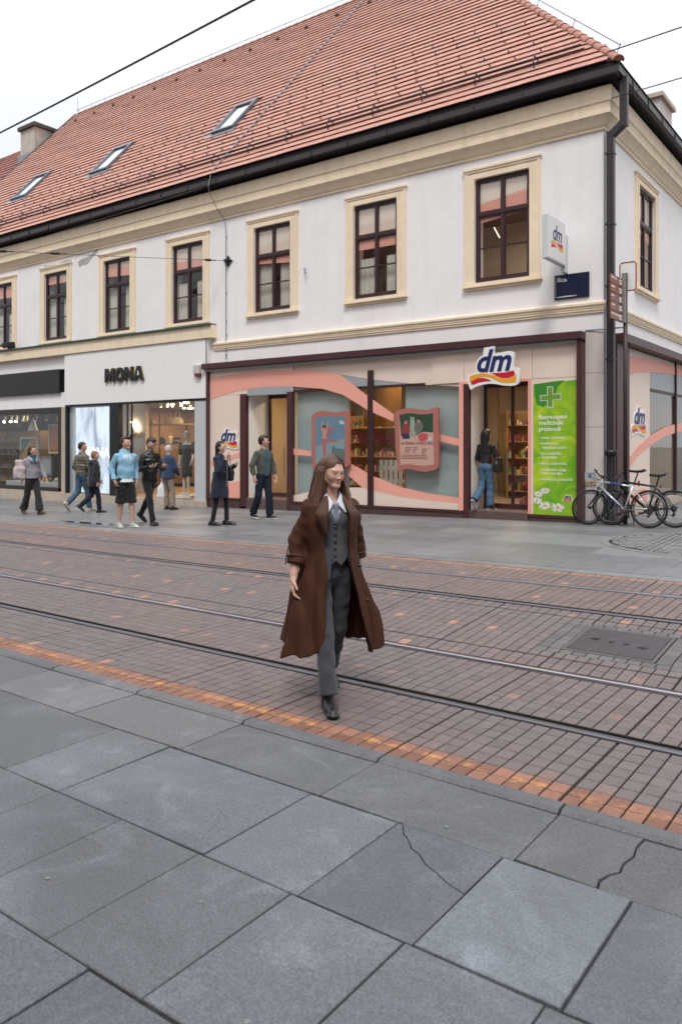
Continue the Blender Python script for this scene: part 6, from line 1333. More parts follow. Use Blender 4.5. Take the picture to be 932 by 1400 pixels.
class Figure:
    """joints of a posed figure; local frame x = its right, y = forward, z = up, feet at z = 0"""
    def set_arm(s, sd, el, wr, hand, palm, curl=.6, thumb=None):
        """elbow from the shoulder, wrist from the elbow, in units of body size"""
        A = s.arm[sd]; A['el'] = A['sh'] + s.T @ (unit(V(*el))*.285*s.u); A['wr'] = A['el'] + s.T @ (unit(V(*wr))*.25*s.u); A['hd'] = unit(s.T @ V(*hand)); pn = s.T @ V(*palm); A['pn'] = unit(pn-A['hd']*(pn @ A['hd'])); A['cu'] = curl
        if thumb: A['thumb'] = thumb
        return s
    def __init__(s, H=1.7, hip_w=.076, sh_w=.185, lean=0, twist=0, head=(0, 0, 0), legs=((0, 0, 0), (0, 0, 0)), arms=None, build=1.0, lift=0):
        s.H, s.b = H, build; u = H/1.72; s.u = u
        TH, SH = .42*u, .41*u; s.leg = {}
        hips = {1: V(hip_w*u, 0, 0), -1: V(-hip_w*u, 0, 0)}; pts = {}
        for sd, (fw, kn, ab) in zip((1, -1), legs):       # forward swing, knee bend, abduction (radians)
            h = hips[sd]; d = V(math.sin(ab)*sd, math.sin(fw)*math.cos(ab), -math.cos(fw)*math.cos(ab)); k = h + d*TH
            d2 = V(math.sin(ab)*sd*.6, math.sin(fw-kn), -math.cos(fw-kn)); a = k + unit(d2)*SH; pts[sd] = (h, k, a, fw-kn)
        zmin = min(p[2][2] for p in pts.values()) - .085*u; off = V(0, 0, -zmin + lift)
        for sd in (1, -1): s.leg[sd] = tuple(p+off for p in pts[sd][:3]) + (pts[sd][3],)
        s.pelvis = off + V(0, 0, .04*u); s.waist = s.pelvis + V(0, math.sin(lean)*.15*u, .15*u)
        s.chest = s.waist + V(0, math.sin(lean)*.2*u, .20*u); s.neck = s.chest + V(0, math.sin(lean)*.2*u-.005, .15*u); s.T = rotz(twist)
        s.head = s.neck + V(0, .02*u+.1*math.sin(lean), .165*u); s.HR = rotz(head[0]) @ rotx(head[1]) @ roty(head[2])
        s.arm = {}
        arms = arms or ((0, .08, .2, 0), (0, .08, .2, 0))
        for sd, A in zip((1, -1), arms):
            sh = s.neck + s.T @ V(sd*sh_w*u, -.012, -.055*u); UA, FA = .285*u, .25*u
            if isinstance(A, dict):                       # given elbow and wrist
                el, wr = np.asarray(A['elbow'], float), np.asarray(A['wrist'], float); hd = unit(np.asarray(A['hand'], float)); pn = unit(np.asarray(A['palm'], float)); cu = A.get('curl', .5)
            else:                                         # forward swing, abduction, elbow flex, inward turn
                fw, ab, fl, tn = A; d = V(math.sin(ab)*sd, math.sin(fw)*math.cos(ab), -math.cos(fw)*math.cos(ab)); el = sh + s.T @ d*UA
                d2 = V(math.sin(ab)*sd*.5-sd*math.sin(tn), math.sin(fw+fl), -math.cos(fw+fl)); d2 = unit(s.T @ d2); wr = el + d2*FA; hd = unit(d2+V(0, .05, -.25)); pn = unit(s.T @ V(-sd, .25, 0)); cu = .55
            s.arm[sd] = dict(sh=sh, el=el, wr=wr, hd=hd, pn=unit(pn-hd*(pn @ hd)), cu=cu)
def add_hand(F, A, sd, u, k=.006):
    W, D, N = A['wr'], A['hd'], A['pn']; S_ = np.cross(D, N)            # D along the fingers, N out of the palm, S_ across
    th_side = 1 if (S_ @ V(0, 1, 0)) > 0 else -1
    if 'thumb' in A: th_side = A['thumb']
    T = S_*th_side; cu = A['cu']; p0 = W + D*.012*u; p1 = W + D*.085*u
    F.cone(W-D*.03*u, W+D*.02*u, .024*u, .022*u, .015)
    for q in (-.022, -.007, .008, .022): F.cone(p0+T*q*.7*u, p1+T*q*u, .015*u, .0125*u, .012)
    for i, (q, L) in enumerate(((.027,.068),(.009,.078),(-.009,.073),(-.026,.058))):
        a = p1 + T*q*u; c1 = cu*(.7+.12*i); d1 = D*math.cos(c1)+N*math.sin(c1); b = a + d1*L*.52*u; c2 = c1+cu*1.1; d2 = D*math.cos(c2)+N*math.sin(c2); e = b + d2*L*.5*u
        F.cone(a-D*.01*u, b, .0095*u, .0085*u, .004); F.cone(b, e, .0085*u, .0068*u, .003)
    a = W + D*.025*u + T*.022*u; d = unit(T*.75+D*.7+N*.35); b = a + d*.045*u; d2 = unit(T*.2+D*.85+N*(.25+.3*cu)); F.cone(a, b, .014*u, .0105*u, .01); F.cone(b, b+d2*.035*u, .0105*u, .0078*u, .004)
def add_head(F, fig, sc=1.0, nose=1.0, fem=False):
    u = fig.u*sc*getattr(fig, 'hs', 1); Rm = fig.HR; c = fig.head
    P = lambda x, y, z: c + Rm @ (V(x, y, z)*u)
    E = lambda p, r, k=.01, op='u', M=None: F.ell(P(*p), V(*r)*u, k, Rm if M is None else Rm @ M, op)
    j = .93 if fem else 1.0
    E((0,-.016,.034), (.074,.094,.083)); E((0,.02,.005), (.066,.066,.075), .02)
    F.cone(P(0,.030,-.015), P(0,.056,-.088), .058*u*j, .024*u*j, .02, (Rm @ V(1,0,0), 1.08))
    for s_ in (1, -1):
        F.cone(P(s_*.052*j,-.002,-.048), P(s_*.016,.058,-.094), .020*u, .016*u, .022); E((s_*.036*j,.058,-.030), (.025*j,.022*j,.024), .028); E((s_*.074,-.008,-.010), (.008,.020,.031), .006)
    E((0,.075,.018), (.050,.016,.014), .015); E((0,.066,-.098), (.017,.014,.012), .015)
    for s_ in (1, -1): E((s_*.030,.1015,-.004), (.016,.0105,.0085), .014, 's'); E((s_*.030,.0765,-.005), (.0150,.0100,.0098), .006)
    F.cone(P(0,.084,.006), P(0,.101*(.5+.5*nose)+.0,-.034), .0075*u, .0115*u, .010); E((0,.103,-.036), (.0095,.009,.0085), .006)
    for s_ in (1, -1): E((s_*.011,.093,-.040), (.0075,.009,.0065), .005)
    E((0,.0805,-.061), (.0175,.009,.0050), .006); E((0,.0790,-.0695), (.0150,.0095,.006), .005); E((0,.0945,-.0652), (.014,.005,.0010), .002, 's')
    F.cone(fig.neck+V(0,-.005,-.06*u), c+Rm @ (V(0,-.02,-.05)*u), (.052 if fem else .06)*u, (.047 if fem else .056)*u, .02)
def head_color(fig, skin, brow, lips=None, sc=1.0, beard=None, sock=None):
    u = fig.u*sc*getattr(fig, 'hs', 1)
    def fn(P):
        q = (P-fig.head) @ fig.HR / u; c = np.tile(np.array(skin, float), (len(P), 1)); x, y, z = q.T; ax = np.abs(x); hd = z > -.14
        def blend(mask, col, a=1): c[mask] = c[mask]*(1-a)+np.array(col)*a
        sk = np.array(skin)
        blend(hd & (((ax-.038)/.022)**2+((z+.032)/.02)**2 < 1) & (y > .03), sk*[1.04,.90,.87], .6); blend(hd & (ax < .014) & (z < -.02) & (z > -.05) & (y > .09), sk*[1.05,.86,.82], .6)
        lp = lips if lips is not None else sk*[.86,.55,.52]
        blend(hd & ((x/.0170)**2+((z+.0650)/.0100)**2 < 1) & (y > .07), lp, .6)
        if beard is not None: blend(hd & (z < -.035) & (y > -.02) & (z > -.12) & ~((ax < .02) & (z > -.055)), beard, .4)
        blend(hd & (((ax-.030)/.0125)**2+((z+.0042)/.0056)**2 < 1) & (y > .068), (.10,.06,.05), .72); blend(hd & (((ax-.030)/.0048)**2+((z+.0042)/.0044)**2 < 1) & (y > .07), (.05,.03,.02), .95)
        blend(hd & (np.abs(z-(.0022-.1*np.abs(ax-.030))) < .0022) & (np.abs(ax-.030) < .0145) & (y > .07), (.06,.035,.03), .65)
        blend(hd & (np.abs(z-(.0195-.18*np.abs(ax-.034))) < .0030) & (np.abs(ax-.033) < .0175) & (y > .055), brow, .4)
        if sock: c[P[:, 2] < sock[0]] = sock[1]
        return c
    return fn
def add_limbs(F, fig, bare=False):
    u, b = fig.u, fig.b; g = 1.0 if bare else .80
    F.cone(fig.pelvis, fig.chest, .10*u*b, .115*u*b, .03, (V(0,1,0), .72)); F.cone(fig.chest, fig.neck-V(0,0,.05), .115*u*b, .06*u, .04, (V(0,1,0), .7))
    for sd in (1, -1):
        A = fig.arm[sd]; F.cone(fig.neck-V(0,0,.07*u), A['sh']-V(sd*.025,0,.045*u), .04*u, .030*u, .03); F.cone(A['sh']-V(sd*.015,0,.05*u), A['el'], .034*u, .033*u, .015); m = A['el']+(A['wr']-A['el'])*.3; F.cone(A['el'], m, .035*u, .036*u, .012); F.cone(m, A['wr'], .036*u, .024*u, .012); add_hand(F, A, sd, u)
        h, k, a, _ = fig.leg[sd]; F.cone(h, k, .075*u*b*g, .052*u*g, .02); m = k+(a-k)*.28; F.cone(k, m, .05*u*g, .053*u*g, .015); F.cone(m, a, .053*u*g, .034*u*g, .015)
def bounds(fig, m=.12):
    pts = [fig.pelvis, fig.neck, fig.head+V(0,0,.13*fig.u), fig.head+V(.1,.12,-.1), fig.head-V(.1,.12,.1)]
    for sd in (1, -1): pts += list(fig.leg[sd][:3]) + [fig.leg[sd][2]-V(0,0,.1)] + [fig.arm[sd]['sh'], fig.arm[sd]['el'], fig.arm[sd]['wr'], fig.arm[sd]['wr']+fig.arm[sd]['hd']*.19]
    P = np.array(pts); return P.min(0)-m, P.max(0)+m
def body(fig, parent, skin, brow, step=.014, hstep=.005, lips=None, nose=1., fem=False, beard=None, handstep=.0055, bare=False, sock=None):
    lo, hi = bounds(fig); c = fig.head; u = fig.u; fz = [(c-V(.10,.11,.13)*u, c+V(.10,.125,.02)*u, hstep)]
    for sd in (1, -1):
        A = fig.arm[sd]; w, e = A['wr'], A['wr']+A['hd']*.18*u; fz.append((np.minimum(w, e)-.05*u, np.maximum(w, e)+.05*u, handstep))
    F = Field(lo, hi, step, fz); add_limbs(F, fig, bare); add_head(F, fig, fem=fem, nose=nose)
    return obj('body', F.mesh('body', head_color(fig, skin, brow, lips, beard=beard, sock=sock)), M_skin, parent, world=False)
def folds(a, f, seed=0):
    r_ = np.random.RandomState(seed); W = [(r_.randn(3)*f, r_.rand()*6.28) for _ in range(6)]
    return lambda X, Y, Z: sum(a/3*np.sin(w[0]*X+w[1]*Y+w[2]*Z*.6+p) for w, p in W)
def piece(name, F, col, m, parent): return obj(name, F.mesh(name, col), m, parent, world=False)
def trousers(fig, parent, col, m=M_fab, thigh=.088, knee=.068, hem=.07, cut=None, flare=0, top=.06, step=.011, fold=.0065, seat=.0, name='trousers'):
    u, b = fig.u, fig.b; lo, hi = bounds(fig, .13); hi = hi.copy(); hi[2] = fig.pelvis[2]+.25; F = Field(lo, hi, step)
    F.cone(fig.pelvis+V(0,-.008,top*u), fig.pelvis-V(0,.012+seat,.03*u), .102*u*b, .122*u*b, .02, (V(0,1,0), .78))
    for sd in (1, -1):
        h, k, a, ang = fig.leg[sd]; h2 = h+V(-sd*.005, -.01, .02*u); e = cut(sd) if cut else None
        F.cone(h2-V(0,0,.02), k, thigh*u*b, knee*u, .02)
        F.cone(h2+V(0,-.035*u,-.03*u), (h2+k)/2, .07*u*b, .06*u, .03)
        end = k+(a-k)*(e if e is not None else .97) if e is None or e > 0 else None
        if end is not None: F.cone(k, end, knee*u, (hem+flare)*u, .012)
    F.warp(folds(fold, 42, int(fig.H*1000)))
    F.plane(fig.pelvis+V(0,0,(top-.035)*u), V(0,0,1))
    for sd in (1, -1):
        h, k, a, ang = fig.leg[sd]; d = unit(a-k)
        if cut and cut(sd) <= 0:
            pass
        X, Y, Z = F.grid((slice(None),)*3); t = (cut(sd) if cut else .97); p = k+(a-k)*t
        h2, k2, a2, _ = fig.leg[-sd]; o2 = k2+(a2-k2)*t; pm, om = (k+a)/2*.3+a*.7, (k2+a2)/2*.3+a2*.7
        own = (X-pm[0])**2+(Y-pm[1])**2+(Z-pm[2])**2 < (X-om[0])**2+(Y-om[1])**2+(Z-om[2])**2
        side = own & ((X-p[0])**2+(Y-p[1])**2+(Z-p[2])**2 < .22**2)
        F.F = np.where(side, np.maximum(F.F, ((X-p[0])*d[0]+(Y-p[1])*d[1]+(Z-p[2])*d[2])), F.F).astype(np.float32)
    return piece(name, F, col, m, parent)
def top(fig, parent, col, name='jacket', m=M_fab, chest=.135, waist=.125, hem=.135, hem_z=-.02, arm_r=.056, cuff=.042, flat=.74, fold=.009, step=.011, sleeve=.97, collar=True, extra=None, ff=30, puff=0, shorten=None, neck_r=.066):
    u, b = fig.u, fig.b; lo, hi = bounds(fig, .10); lo = lo.copy(); lo[2] = fig.pelvis[2]+hem_z-.1; hi = hi.copy(); hi[2] = fig.head[2]+.02; F = Field(lo, hi, step)
    bot = fig.pelvis+V(0,-.01,hem_z)
    F.cone(bot, fig.waist, hem*u*b, waist*u*b, .03, (V(0,1,0), flat+.04)); F.cone(fig.waist, fig.chest, waist*u*b, chest*u*b, .03, (V(0,1,0), flat)); F.cone(fig.chest, fig.neck-V(0,.005,.075*u), chest*u*b, .09*u*b, .04, (V(0,1,0), flat-.04))
    for sd in (1, -1):
        A = fig.arm[sd]; F.cone(fig.neck-V(0,0,.06*u), A['sh']-V(sd*.02,0,.028*u), .052*u, .045*u, .05); F.cone(A['sh']-V(sd*.012,0,.034*u), A['el'], arm_r*.86*u, arm_r*u, .035); w = A['el']+(A['wr']-A['el'])*sleeve; F.cone(A['el'], w, arm_r*u*.97, cuff*u, .015)
    if collar: F.cone(fig.neck+V(0,-.008,-.05*u), fig.neck+V(0,-.012,-.012*u), neck_r*u*1.05, neck_r*u*.98, .02)
    if puff:
        bd = lambda X, Y, Z: puff*np.abs(np.sin((Z-fig.pelvis[2])*math.pi/.075))*-1+puff*.5
        F.warp(bd)
    F.warp(folds(fold, ff, int(fig.H*777)))
    F.plane(bot, V(0,0,-1))
    for sd in (1, -1):
        A = fig.arm[sd]; d = unit(A['wr']-A['el']); p = A['el']+(A['wr']-A['el'])*sleeve; X, Y, Z = F.grid((slice(None),)*3); side = (X-p[0])**2+(Y-p[1])**2+(Z-p[2])**2 < (.075*u)**2
        F.F = np.where(side, np.maximum(F.F, ((X-p[0])*d[0]+(Y-p[1])*d[1]+(Z-p[2])*d[2])), F.F).astype(np.float32)
    if extra: extra(F)
    return piece(name, F, col, m, parent)
def shoes(fig, parent, col, sole, m=M_leath, boot=0, L=.255, names='shoe', heel=0, step=.0075, soleh=.025):
    u = fig.u
    for sd in (1, -1):
        h, k, a, ang = fig.leg[sd]; toe_yaw = .12*sd; pitch = fig.foot[sd] if hasattr(fig, 'foot') else 0
        Rf = rotz(-toe_yaw) @ rotx(pitch); o = a; G = lambda x, y, z: o + Rf @ (V(x, y, z)*u)
        P = np.array([G(x, y, z) for x in (-.08,.08) for y in (-.14,.22) for z in (-.11,.1+boot)]); F = Field(P.min(0), P.max(0), step); ax = Rf @ V(1,0,0); up = Rf @ V(0,0,1)
        F.cone(G(0,-.055,-.035), G(0,.10,-.052), .040*u, .036*u, .02); F.cone(G(0,.10,-.052), G(.0,.165,-.058), .040*u, .029*u, .02, (up, .8)); sh_ = o + unit(k-o)*(.02+boot)*u; F.cone(sh_, G(0,-.02,-.035), .041*u, .043*u, .02)
        F.cone(G(0,-.065,-.075), G(0,.17,-.075), .039*u, .041*u, .006, (up, .55)); F.plane(G(0,0,-.088), -up); F.plane(o+unit(k-o)*(.035+boot)*u, unit(k-o))
        def cf(P, o=o, Rf=Rf):
            z = ((P-o) @ Rf)[:, 2]/u; c = np.tile(np.array(col, float), (len(P), 1)); c[z < -.088+soleh] = sole; return c
        piece(names, F, cf, m, parent)
def hair_field(fig, step=.006, down=.0, m=.13):
    c = fig.head; u = fig.u; lo = c-V(m,m+.02,.12+down)*u; hi = c+V(m,m,.15)*u; return Field(lo, hi, step)
def short_hair(fig, parent, col, vol=.008, front=.05, step=.0055, side=-.02, name='hair', quiff=0):
    F = hair_field(fig, step); u = fig.u; Rm = fig.HR; P = lambda x, y, z: fig.head + Rm @ (V(x, y, z)*u)
    F.ell(P(0,-.018,.040), V(.076+vol*.6,.095+vol*.7,.083+vol)*u, .01, Rm); F.ell(P(0,-.035,-.005), V(.074+vol*.4,.078+vol*.5,.085)*u, .02, Rm)
    if quiff: F.ell(P(0,.055,.10), V(.055,.035,.025)*u, .02, Rm)
    X, Y, Z = F.grid((slice(None),)*3); dx_, dy_, dz_ = X-fig.head[0], Y-fig.head[1], Z-fig.head[2]
    x = (Rm[0][0]*dx_+Rm[1][0]*dy_+Rm[2][0]*dz_)/u; y = (Rm[0][1]*dx_+Rm[1][1]*dy_+Rm[2][1]*dz_)/u; z = (Rm[0][2]*dx_+Rm[1][2]*dy_+Rm[2][2]*dz_)/u
    face = np.minimum(np.minimum(y-.012, .062-z+.25*(np.abs(x))), 1)     # remove the face
    low = np.maximum(side-.0-z+np.clip(-y, 0, .1)*-.75, -1); F.F = np.maximum(F.F, np.maximum(face, low)*u).astype(np.float32)
    F.warp(lambda X, Y, Z: .0016*np.sin(X*420+Z*60)*np.sin(Y*380+Z*90)+.001*np.sin(X*900+Y*500))
    return piece(name, F, col, M_hair, parent)
def person(label, pos, face, z=None):
    x, y = pos; t = thing('person', label, 'person', (x, y, gz(x, y) if z is None else z)); t.rotation_euler = (0, 0, math.atan2(-face[0], face[1])); return t

# ---------------------------------------------------------------- the woman crossing the street
def walker():
    toc = V(.607, -.795); rt = V(.805, .593); fd = toc*math.cos(R(17)) + rt*math.sin(R(17))
    t = person('woman walking across the tram tracks in a long brown coat over a grey suit', (-3.0-fd[0]*.24+rt[0]*.095-toc[0]*.12, 3.93-fd[1]*.24+rt[1]*.095-toc[1]*.12), fd, z=0)
    fig = Figure(H=1.65, hip_w=.085, sh_w=.165, lean=.02, head=(R(16), R(-3), R(-2)), legs=((R(21), R(6), .02), (R(-13), R(20), -.005)), build=.88,
                 arms=((R(-10), R(13), R(26), R(-4)), (R(-22), R(12), R(8), 0)))
    fig.foot = {1: R(3), -1: R(-24)}
    fig.hs = .93; fig.head = fig.head + V(0, 0, -.010); u = fig.u; skin = (.58, .35, .275); hairc = (.105, .053, .034)
    body(fig, t, skin, (.10, .055, .04), .012, .0032, lips=(.40, .12, .12), nose=.75, fem=True, handstep=.0045, sock=(.42, (.012,.012,.013)))
    grey = (.050, .053, .063)
    trousers(fig, t, grey, thigh=.079, knee=.060, hem=.063, step=.008, fold=.0035, top=.12)
    shoes(fig, t, (.012, .012, .015), (.008, .008, .009), boot=.10, step=.005, soleh=.03)
    pel, wai, che, nck = fig.pelvis, fig.waist, fig.chest, fig.neck
    # shirt, waistcoat
    def torso(name, col, g, ztop, zbot, vee=None, hemcut=None, st=.006, m=M_fab, fold=.0015):
        F = Field(V(-.22,-.18,zbot-.06), V(.22,.24,nck[2]+.08), st)
        F.stack([(zbot-.04, 0, -.005, .142*u+g, .108*u+g), (wai[2], 0, 0, .126*u+g, .098*u+g), (che[2]-.02, 0, .0, .140*u+g, .112*u+g), (che[2]+.09, 0, -.005, .135*u+g, .094*u+g), (nck[2]-.045, 0, -.01, .085*u+g, .068*u+g), (nck[2]+.0, 0, 0, .064*u+g, .066*u+g), (nck[2]+.03, 0, .004, .058*u+g, .060*u+g)], .0)
        F.ell(V(.062*u, .062, che[2]-.005), V(.062,.055,.062)*u+g, .03); F.ell(V(-.062*u, .062, che[2]-.005), V(.062,.055,.062)*u+g, .03)
        F.cut(lambda X, Y, Z: Z-ztop)
        if vee: F.cut(vee)
        if hemcut: F.cut(hemcut)
        else: F.cut(lambda X, Y, Z: zbot-Z)
        F.warp(folds(fold, 45, 5)); return piece(name, F, col, m, t)
    torso('shirt', (.60, .61, .68), .0, nck[2]+.02, wai[2], vee=lambda X, Y, Z: np.where(Y > 0, (Z-nck[2]+.06)*.85-np.abs(X), -.1))
    vz = che[2]-.035; z0 = wai[2]-.085
    torso('waistcoat', (.085, .087, .096), .009, nck[2]-.035, z0, vee=lambda X, Y, Z: np.where(Y > 0, (Z-vz)*.42-np.abs(X), -.1), hemcut=lambda X, Y, Z: z0-Z-np.where(Y > 0, .045-np.abs(np.abs(X)-.035), .02))
    # buttons, pocket welts
    def front_y(x, z, g): 
        zz = np.array([wai[2], che[2]-.02, che[2]+.09]); ry = np.array([.098*u, .112*u, .094*u])+g; rx = np.array([.126*u, .14*u, .135*u])+g; a = np.interp(z, zz, ry); b = np.interp(z, zz, rx); y0 = a*math.sqrt(max(0, 1-(x/b)**2))
        for sx in (1, -1):
            r = V(.062,.055,.062)*u+g; q = 1-((x-sx*.062*u)/r[0])**2-((z-che[2]+.005)/r[2])**2
            if q > 0: y0 = max(y0, .062+r[1]*math.sqrt(q))
        return y0
    for k in range(5):
        z = vz-.03-k*.047; m1 = MB(); m1.lathe([(0,.012),(.008,.011),(.0095,.008),(.0095,0)], 12, (.004, front_y(.004, z, .009)-.003, z), 'y'); obj('button', m1, mat('button_dark', (.012,.012,.014), .3, 0), t, world=False, smooth=True)
        m1 = MB(); m1.lathe([(0,.012),(.008,.011),(.0095,.008),(.0095,0)], 12, (.062 if k > 1 else .05, front_y(.062 if k > 1 else .05, z, .009)-.003, z), 'y')
        if k > 0: obj('button', m1, mat('button_dark', None), t, world=False, smooth=True)
    # tie
    tz0 = nck[2]-.046; rows_ = []
    for s_, w in ((0,.016),(.012,.021),(.03,.016),(.045,.015),(.09,.024),(.14,.031)):
        z = tz0-s_; y = front_y(0, z, .006)+.006+(.010 if s_ < .035 else .003); y = y
        rows_.append([(x*w, y-.006*abs(x), z) for x in (-1,-.5,0,.5,1)])
    m1 = MB(); m1.loft(rows_); obj('tie', m1, mat('tie_satin', (.23,.25,.33), .35, .12, 60, sheen=.3), t, world=False, smooth=True, solid=.006)
    # collar wings
    for sx in (1, -1):
        top_ = [V(sx*.006, .090, nck[2]-.052), V(sx*.040, .062, nck[2]+.000), V(sx*.052, .012, nck[2]+.03), V(sx*.045, -.035, nck[2]+.034), V(0, -.058, nck[2]+.036)]
        bot_ = [V(sx*.066, .132, nck[2]-.128), V(sx*.088, .090, nck[2]-.066), V(sx*.080, .026, nck[2]-.012), V(sx*.062, -.045, nck[2]-.002), V(0, -.072, nck[2]-.0)]
        m1 = MB(); m1.loft([[tuple(a*(1-v)+b*v+V(0, .006*math.sin(v*3.1), 0)) for a, b in zip(top_, bot_)] for v in np.linspace(0, 1, 6)]); obj('collar_wing', m1, mat('shirt_cotton', (.66,.67,.74), .8, .04, 30), t, world=False, smooth=True, solid=.004, sub=1)
    # grey suit jacket inside the coat: open, to the hip
    zj = pel[2]-.07
    def jfold(th, z): return 1+.012*np.sin(th*5+z*6)
    F = Field(V(-.28,-.22,zj-.03), V(.28,.26,nck[2]+.05), .0065)
    F.stack([(zj-.02, 0, .005, .178*u, .145*u), (pel[2]+.03, 0, 0, .168*u, .135*u), (wai[2], 0, 0, .145*u, .118*u), (che[2], 0, .008, .158*u, .137*u), (che[2]+.09, 0, -.004, .148*u, .108*u), (nck[2]-.03, 0, -.012, .095*u, .078*u)], 0, jfold)
    F.shell(.011); wj = lambda Z: np.interp(Z, [zj, wai[2]-.03, che[2], nck[2]], [.115, .058, .07, .062]); lj = lambda Z: np.interp(Z, [zj, wai[2]-.05, che[2], nck[2]], [-.12, -.075, -.07, -.062])
    F.cut(lambda X, Y, Z: np.where(Y > .0, np.minimum(wj(Z)*.42-X, X-lj(Z)), -.2)); F.cut(lambda X, Y, Z: zj-Z)
    piece('suit_jacket', F, (.062,.065,.075), M_fab, t)
    # long coat: flared shell open at the front
    zh = .335; A1, A2 = fig.arm[1], fig.arm[-1]
    def cfold(th, z):
        k_ = np.clip((wai[2]+.02-z)/.55, 0, 1); return 1+k_*(.17*np.abs(np.sin(th*3.5+.6+z*.8))-.09+.085*np.sin(th*9.5+z*2.2+.5)+.05*np.sin(th*16-z*3))+.012*np.sin(th*4+z*14)
    F = Field(V(-.55,-.42,zh-.16), V(.50,.40,nck[2]+.07), .0085)
    F.stack([(zh-.15, -.005, -.035, .36, .29), (zh, -.005, -.03, .33, .262), (.55, -.005, -.02, .285, .225), (.78, 0, -.008, .225, .178), (wai[2]-.03, 0, -.004, .178, .148), (che[2]-.03, 0, .006, .178, .155), (che[2]+.08, 0, -.006, .172, .125), (nck[2]-.055, 0, -.016, .135, .096), (nck[2]-.005, 0, -.02, .074, .076)], 0, cfold)
    F.warp(lambda X, Y, Z: (.011*np.sin(X*34+Z*4+1.6*np.sin(Z*5+Y*6))+.006*np.sin(X*71-Z*6+Y*30))*np.clip((wai[2]+.06-Z)/.35, 0, 1)); F.shell(.03)
    F2 = Field(V(-.55,-.42,zh-.16), V(.50,.40,nck[2]+.07), .0085)
    for sd, A in ((1, A1), (-1, A2)):
        F2.cone(nck-V(-sd*.03,.014,.048), A['sh']+V(-sd*.022,-.006,-.022), .048, .046, .05); F2.cone(A['sh']+V(-sd*.014,-.004,-.034), A['el'], .049, .057, .04); w = A['el']+(A['wr']-A['el'])*.62; F2.cone(A['el'], w, .058, .055, .012)
        d = unit(A['wr']-A['el']); F2.cone(w-d*.06, w-d*.0, .057, .062, .004)
        X, Y, Z = F2.grid((slice(None),)*3); side = (X-w[0])**2+(Y-w[1])**2+(Z-w[2])**2 < .10**2; F2.F = np.where(side, np.maximum(F2.F, ((X-w[0])*d[0]+(Y-w[1])*d[1]+(Z-w[2])*d[2])), F2.F).astype(np.float32)
    F2.warp(lambda X, Y, Z: -.0032*np.sin(Z*40+X*38+Y*30)-.002*np.sin(Z*83-X*40+Y*20))
    h_ = np.clip(.5+.5*(F.F-F2.F)/.03, 0, 1); F.F = (F.F*(1-h_)+F2.F*h_-.03*h_*(1-h_)).astype(np.float32)
    xr = lambda Z: np.interp(Z, [zh, .55, .78, wai[2], che[2], nck[2]-.02], [.115, .085, .082, .084, .078, .05]); xlft = lambda Z: np.interp(Z, [zh, .55, .78, wai[2], che[2], nck[2]-.02], [-.235, -.165, -.115, -.082, -.074, -.05])
    F.cut(lambda X, Y, Z: np.where(Y > .0, np.minimum(xr(Z)-X, X-xlft(Z)), -.3)*.8)
    F.cut(lambda X, Y, Z: zh+.03*np.sin(X*9+Y*7)-.06*np.clip(X-.05, 0, 1)*(Y > 0)-Z)
    F.warp(folds(.0045, 24, 3)); F.warp(lambda X, Y, Z: -.0022*np.sin(Z*55+X*30+Y*20)*(np.abs(X) > .17)*(Z > wai[2]-.1))
    coat = piece('coat', F, (.060, .0205, .0105), mat('coat_cloth', None, .75, .18, 9, .3, 220, attr=True, spec=.25), t)
    M_coat2 = mat('coat_lapel', (.066, .0235, .012), .72, .14, 12, .25, 200)
    # lapels and collar
    for sx, e in ((1, xr), (-1, xlft)):
        inn, out = [], []
        for z in np.linspace(nck[2]-.0, che[2]-.10, 15):
            v = (nck[2]-z)/(nck[2]-che[2]+.10); xi = sx*abs(float(e(z)))*(1.0); yi = .155+.012*math.sin(v*3)-.085*max(0, .45-v)/.45
            wv = (.03+.055*v/.42) if v < .42 else .085*(1-v)/.58+.002; inn.append(V(xi, yi+.008, z)); out.append(V(xi+sx*wv, yi-.004-wv*.22, z-.012+.03*(v < .45)*0))
        m1 = MB(); m1.loft([[tuple(a), tuple((a*2+b)/3+V(0,.008,0)), tuple((a+b*2)/3+V(0,.009,0)), tuple(b)] for a, b in zip(inn, out)]); obj('lapel', m1, M_coat2, coat, world=False, smooth=True, solid=.007)
    m1 = MB(); ring0 = [V(.098*math.sin(a), -.022-.080*math.cos(a)*1.0, nck[2]-.012+.022*math.cos(a)) for a in np.linspace(-1.9, 1.9, 15)]; ring1 = [V(.150*math.sin(a), -.030-.125*math.cos(a), nck[2]-.075+.03*math.cos(a)) for a in np.linspace(-1.9, 1.9, 15)]
    ringm = [V(.106*math.sin(a), -.026-.092*math.cos(a), nck[2]+.022+.03*math.cos(a)) for a in np.linspace(-1.9, 1.9, 15)]
    m1.loft([ring0, ringm, [(a+b)/2+V(0,0,.012) for a, b in zip(ringm, ring1)], ring1]); obj('collar', m1, M_coat2, coat, world=False, smooth=True, solid=.007)
